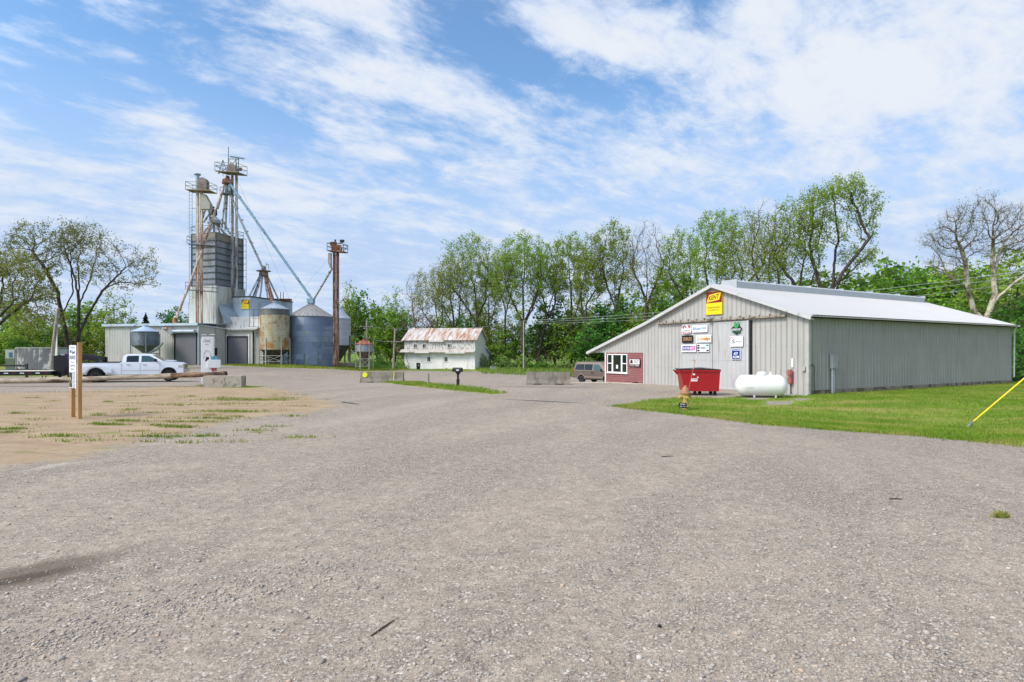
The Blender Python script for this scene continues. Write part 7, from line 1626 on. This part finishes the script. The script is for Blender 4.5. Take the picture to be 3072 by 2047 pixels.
mb = MB(); mb.bar((-2.75, -1.1, .5), (-2.75, -1.1, .2), .04); mb.bar((-2.95, -1.1, .2), (-2.55, -1.1, .2), .04); mb.bar((-2.95, -1.1, .5), (-2.95, -1.1, .2), .04); mb.build('step', M_TRB, o)
mb = MB(); mb2 = MB()
for i in range(24):
    x = -2.7-i*.45; (mb if i % 2 else mb2).box((x, -1.226, .68), (.24 if i % 2 else .26, .012, .06))
mb.cur = 0; mb.box((-1.0, -.627, 1.88), (.22, .01, .04)); mb.box((-2.0, -.627, 1.88), (.22, .01, .04)); mb.build('white_reflector', pc('#dcdcdc', .4), o); mb2.box((-1.5, -.627, 1.88), (.22, .01, .04)); mb2.build('red_reflector', pc('#5c1216', .4), o)
for x in (-10.3, -9.4, -8.5):
    for s_ in (-1, 1): wheel(o, x, s_*1.05, .38, .22, M_RIM, s_)
# brown van
hd = R(-48); rw = Vector(((1747-CX)/FPX*51.2, 51.2, 0)); f_ = Vector((math.cos(hd), math.sin(hd), 0)); org = rw-f_*1.0+Vector((-f_.y, f_.x, 0))*.8
zg = gz(rw.x, rw.y); o = thing('passenger_van', 'brown and tan passenger van parked behind the office corner of the shed', 'van', (org.x, org.y, zg), hd)
M_VAN = mat('van_brown', '#605249', .35, var=.04, spec=.5, coat=.3); M_VTAN = mat('van_tan', '#857666', .4, var=.04, coat=.2)
xr, xf = 1.0, 3.82
prof = [(0.02, .62), (.0, 1.05), (4.25, 1.08), (4.62, 1.0), (4.70, .8), (4.70, .55), (4.4, .42)]+arch(xf, .40, .38, .36)[::-1]+arch(xr, .40, .38, .36)[::-1]+[(.2, .48)]
mb = MB(); carbody(mb, prof, .97, .95, .08); mb.build('body', M_VAN, o, bevel=.03)
mb = MB(); carbody(mb, [(.03, 1.06), (.22, 1.72), (.34, 1.84), (.7, 1.88), (2.9, 1.88), (3.15, 1.84), (4.05, 1.09)], .95, 1.06, .20); mb.build('cab', M_VTAN, o, bevel=.03)
sidepane([(.20, 1.16), (.36, 1.66), (1.30, 1.68), (1.30, 1.16)], M_TINT, 'rear_window', .95, 1.06, .20); sidepane([(1.36, 1.16), (1.36, 1.68), (2.25, 1.68), (2.25, 1.16)], M_TINT, 'middle_window', .95, 1.06, .20); sidepane([(2.38, 1.14), (2.38, 1.68), (2.92, 1.66), (3.40, 1.22), (3.40, 1.14)], M_CLEAR, 'front_window', .95, 1.06, .20)
mb = MB(); mb.add([(3.17, -.74, 1.79), (3.17, .74, 1.79), (4.0, .88, 1.14), (4.0, -.88, 1.14), (3.10, -.74, 1.74), (3.10, .74, 1.74), (3.92, .88, 1.09), (3.92, -.88, 1.09)], [(0,1,2,3),(7,6,5,4),(0,4,5,1),(2,6,7,3),(0,3,7,4),(1,5,6,2)]); mb.build('windscreen', M_CLEAR, o)
mb = MB(); mb.box((.04, 0, 1.45), (.05, 1.3, .5)); mb.build('back_window', M_TINT, o)
for s_ in (-1, 1):
    mb = MB(); mb.box((2.4, s_*.972, .56), (2.0, .03, .10)); mb.prism([(x, z) for x, z in arch(xr, .46, .38, .38)]+arch(xr, .40, .38, .36)[::-1], s_*.96, s_*.985, lambda u, v, t: (u, t, v)); mb.prism(arch(xf, .46, .38, .38)+arch(xf, .40, .38, .36)[::-1], s_*.96, s_*.985, lambda u, v, t: (u, t, v)); mb.build('tan_trim', M_VTAN, o)
    for x in (xr, xf): wheel(o, x, s_*.84, .35, .22, M_RIM, s_); mb = MB(); mb.prism(arch(x, .395, .38, .36), s_*.4, s_*.68, lambda u, v, t: (u, t, v)); mb.build('wheel_well', M_BLK, o)
    for x in (2.18, 2.40): mb = MB(); mb.box((x, s_*.98, .92), (.05, .03, .14)); mb.build('door_handle', M_BLK, o)
    mb = MB(); mb.box((3.35, s_*1.06, 1.2), (.12, .18, .16)); mb.build('mirror', M_BLK, o, bevel=.03)
    mb = MB(); mb.box((2.30, s_*.973, .80), (.012, .012, .55)); mb.box((1.33, s_*.973, .80), (.01, .012, .5)); mb.build('door_seam', pc('#4c3e36', .5), o)
    mb = MB(); mb.tube([(.7, s_*.62, 1.93), (2.8, s_*.62, 1.93)], .02, 6); mb.build('roof_rail', M_BLK, o)
    mb = MB(); mb.box((4.62, s_*.72, .86), (.14, .34, .2)); mb.build('headlight', MATS['headlight_glass'], o)
    mb = MB(); mb.box((.0, s_*.88, 1.0), (.06, .14, .4)); mb.build('tail_light', pc('#8a1418', .3), o)
mb = MB(); mb.box((-.06, 0, .55), (.16, 1.85, .2)); mb.box((4.74, 0, .5), (.16, 1.85, .22)); mb.build('bumper', M_VTAN, o, bevel=.04)
mb = MB(); mb.box((2.35, 0, .40), (4.0, 1.5, .2)); mb.build('underbody', M_BLK, o)
# ------------------------------------------------------------------ small things on the gravel
def stick(label, p0, p1, r_, m_, bend=.02):
    a, b = gp(*p0), gp(*p1); mid = (a+b)/2+Vector((bend, bend, 0)); mb = MB(); mb.tube([a+Vector((0, 0, r_)), mid+Vector((0, 0, r_*1.3)), b+Vector((0, 0, r_))], [r_, r_*.9, r_*.6], 7); tag(mb.build('stick', m_), label, 'stick')
M_STK = mat('dry_stick', '#5a4636', .9, var=.3, vs=20)
stick('short dark stick lying alone on the gravel in the foreground', (1114, 1910), (1182, 1863), .007, M_STK, .0)
stick('small dark twig on the gravel in the middle of the yard', (1985, 1372), (2022, 1370), .008, M_DARK)
stick('thin brown twig on the gravel at the right', (2668, 1499), (2706, 1500), .01, M_STK)
q = gp(1979, 1882); o = MB(); o.lathe([(.002, 0), (.014, .004), (.016, .012), (.008, .02), (.001, .022)], 9); o = tag(o.build('dark_pebble', M_DARK), 'single black pebble in the gravel near the bottom of the picture', 'pebble'); o.location = q
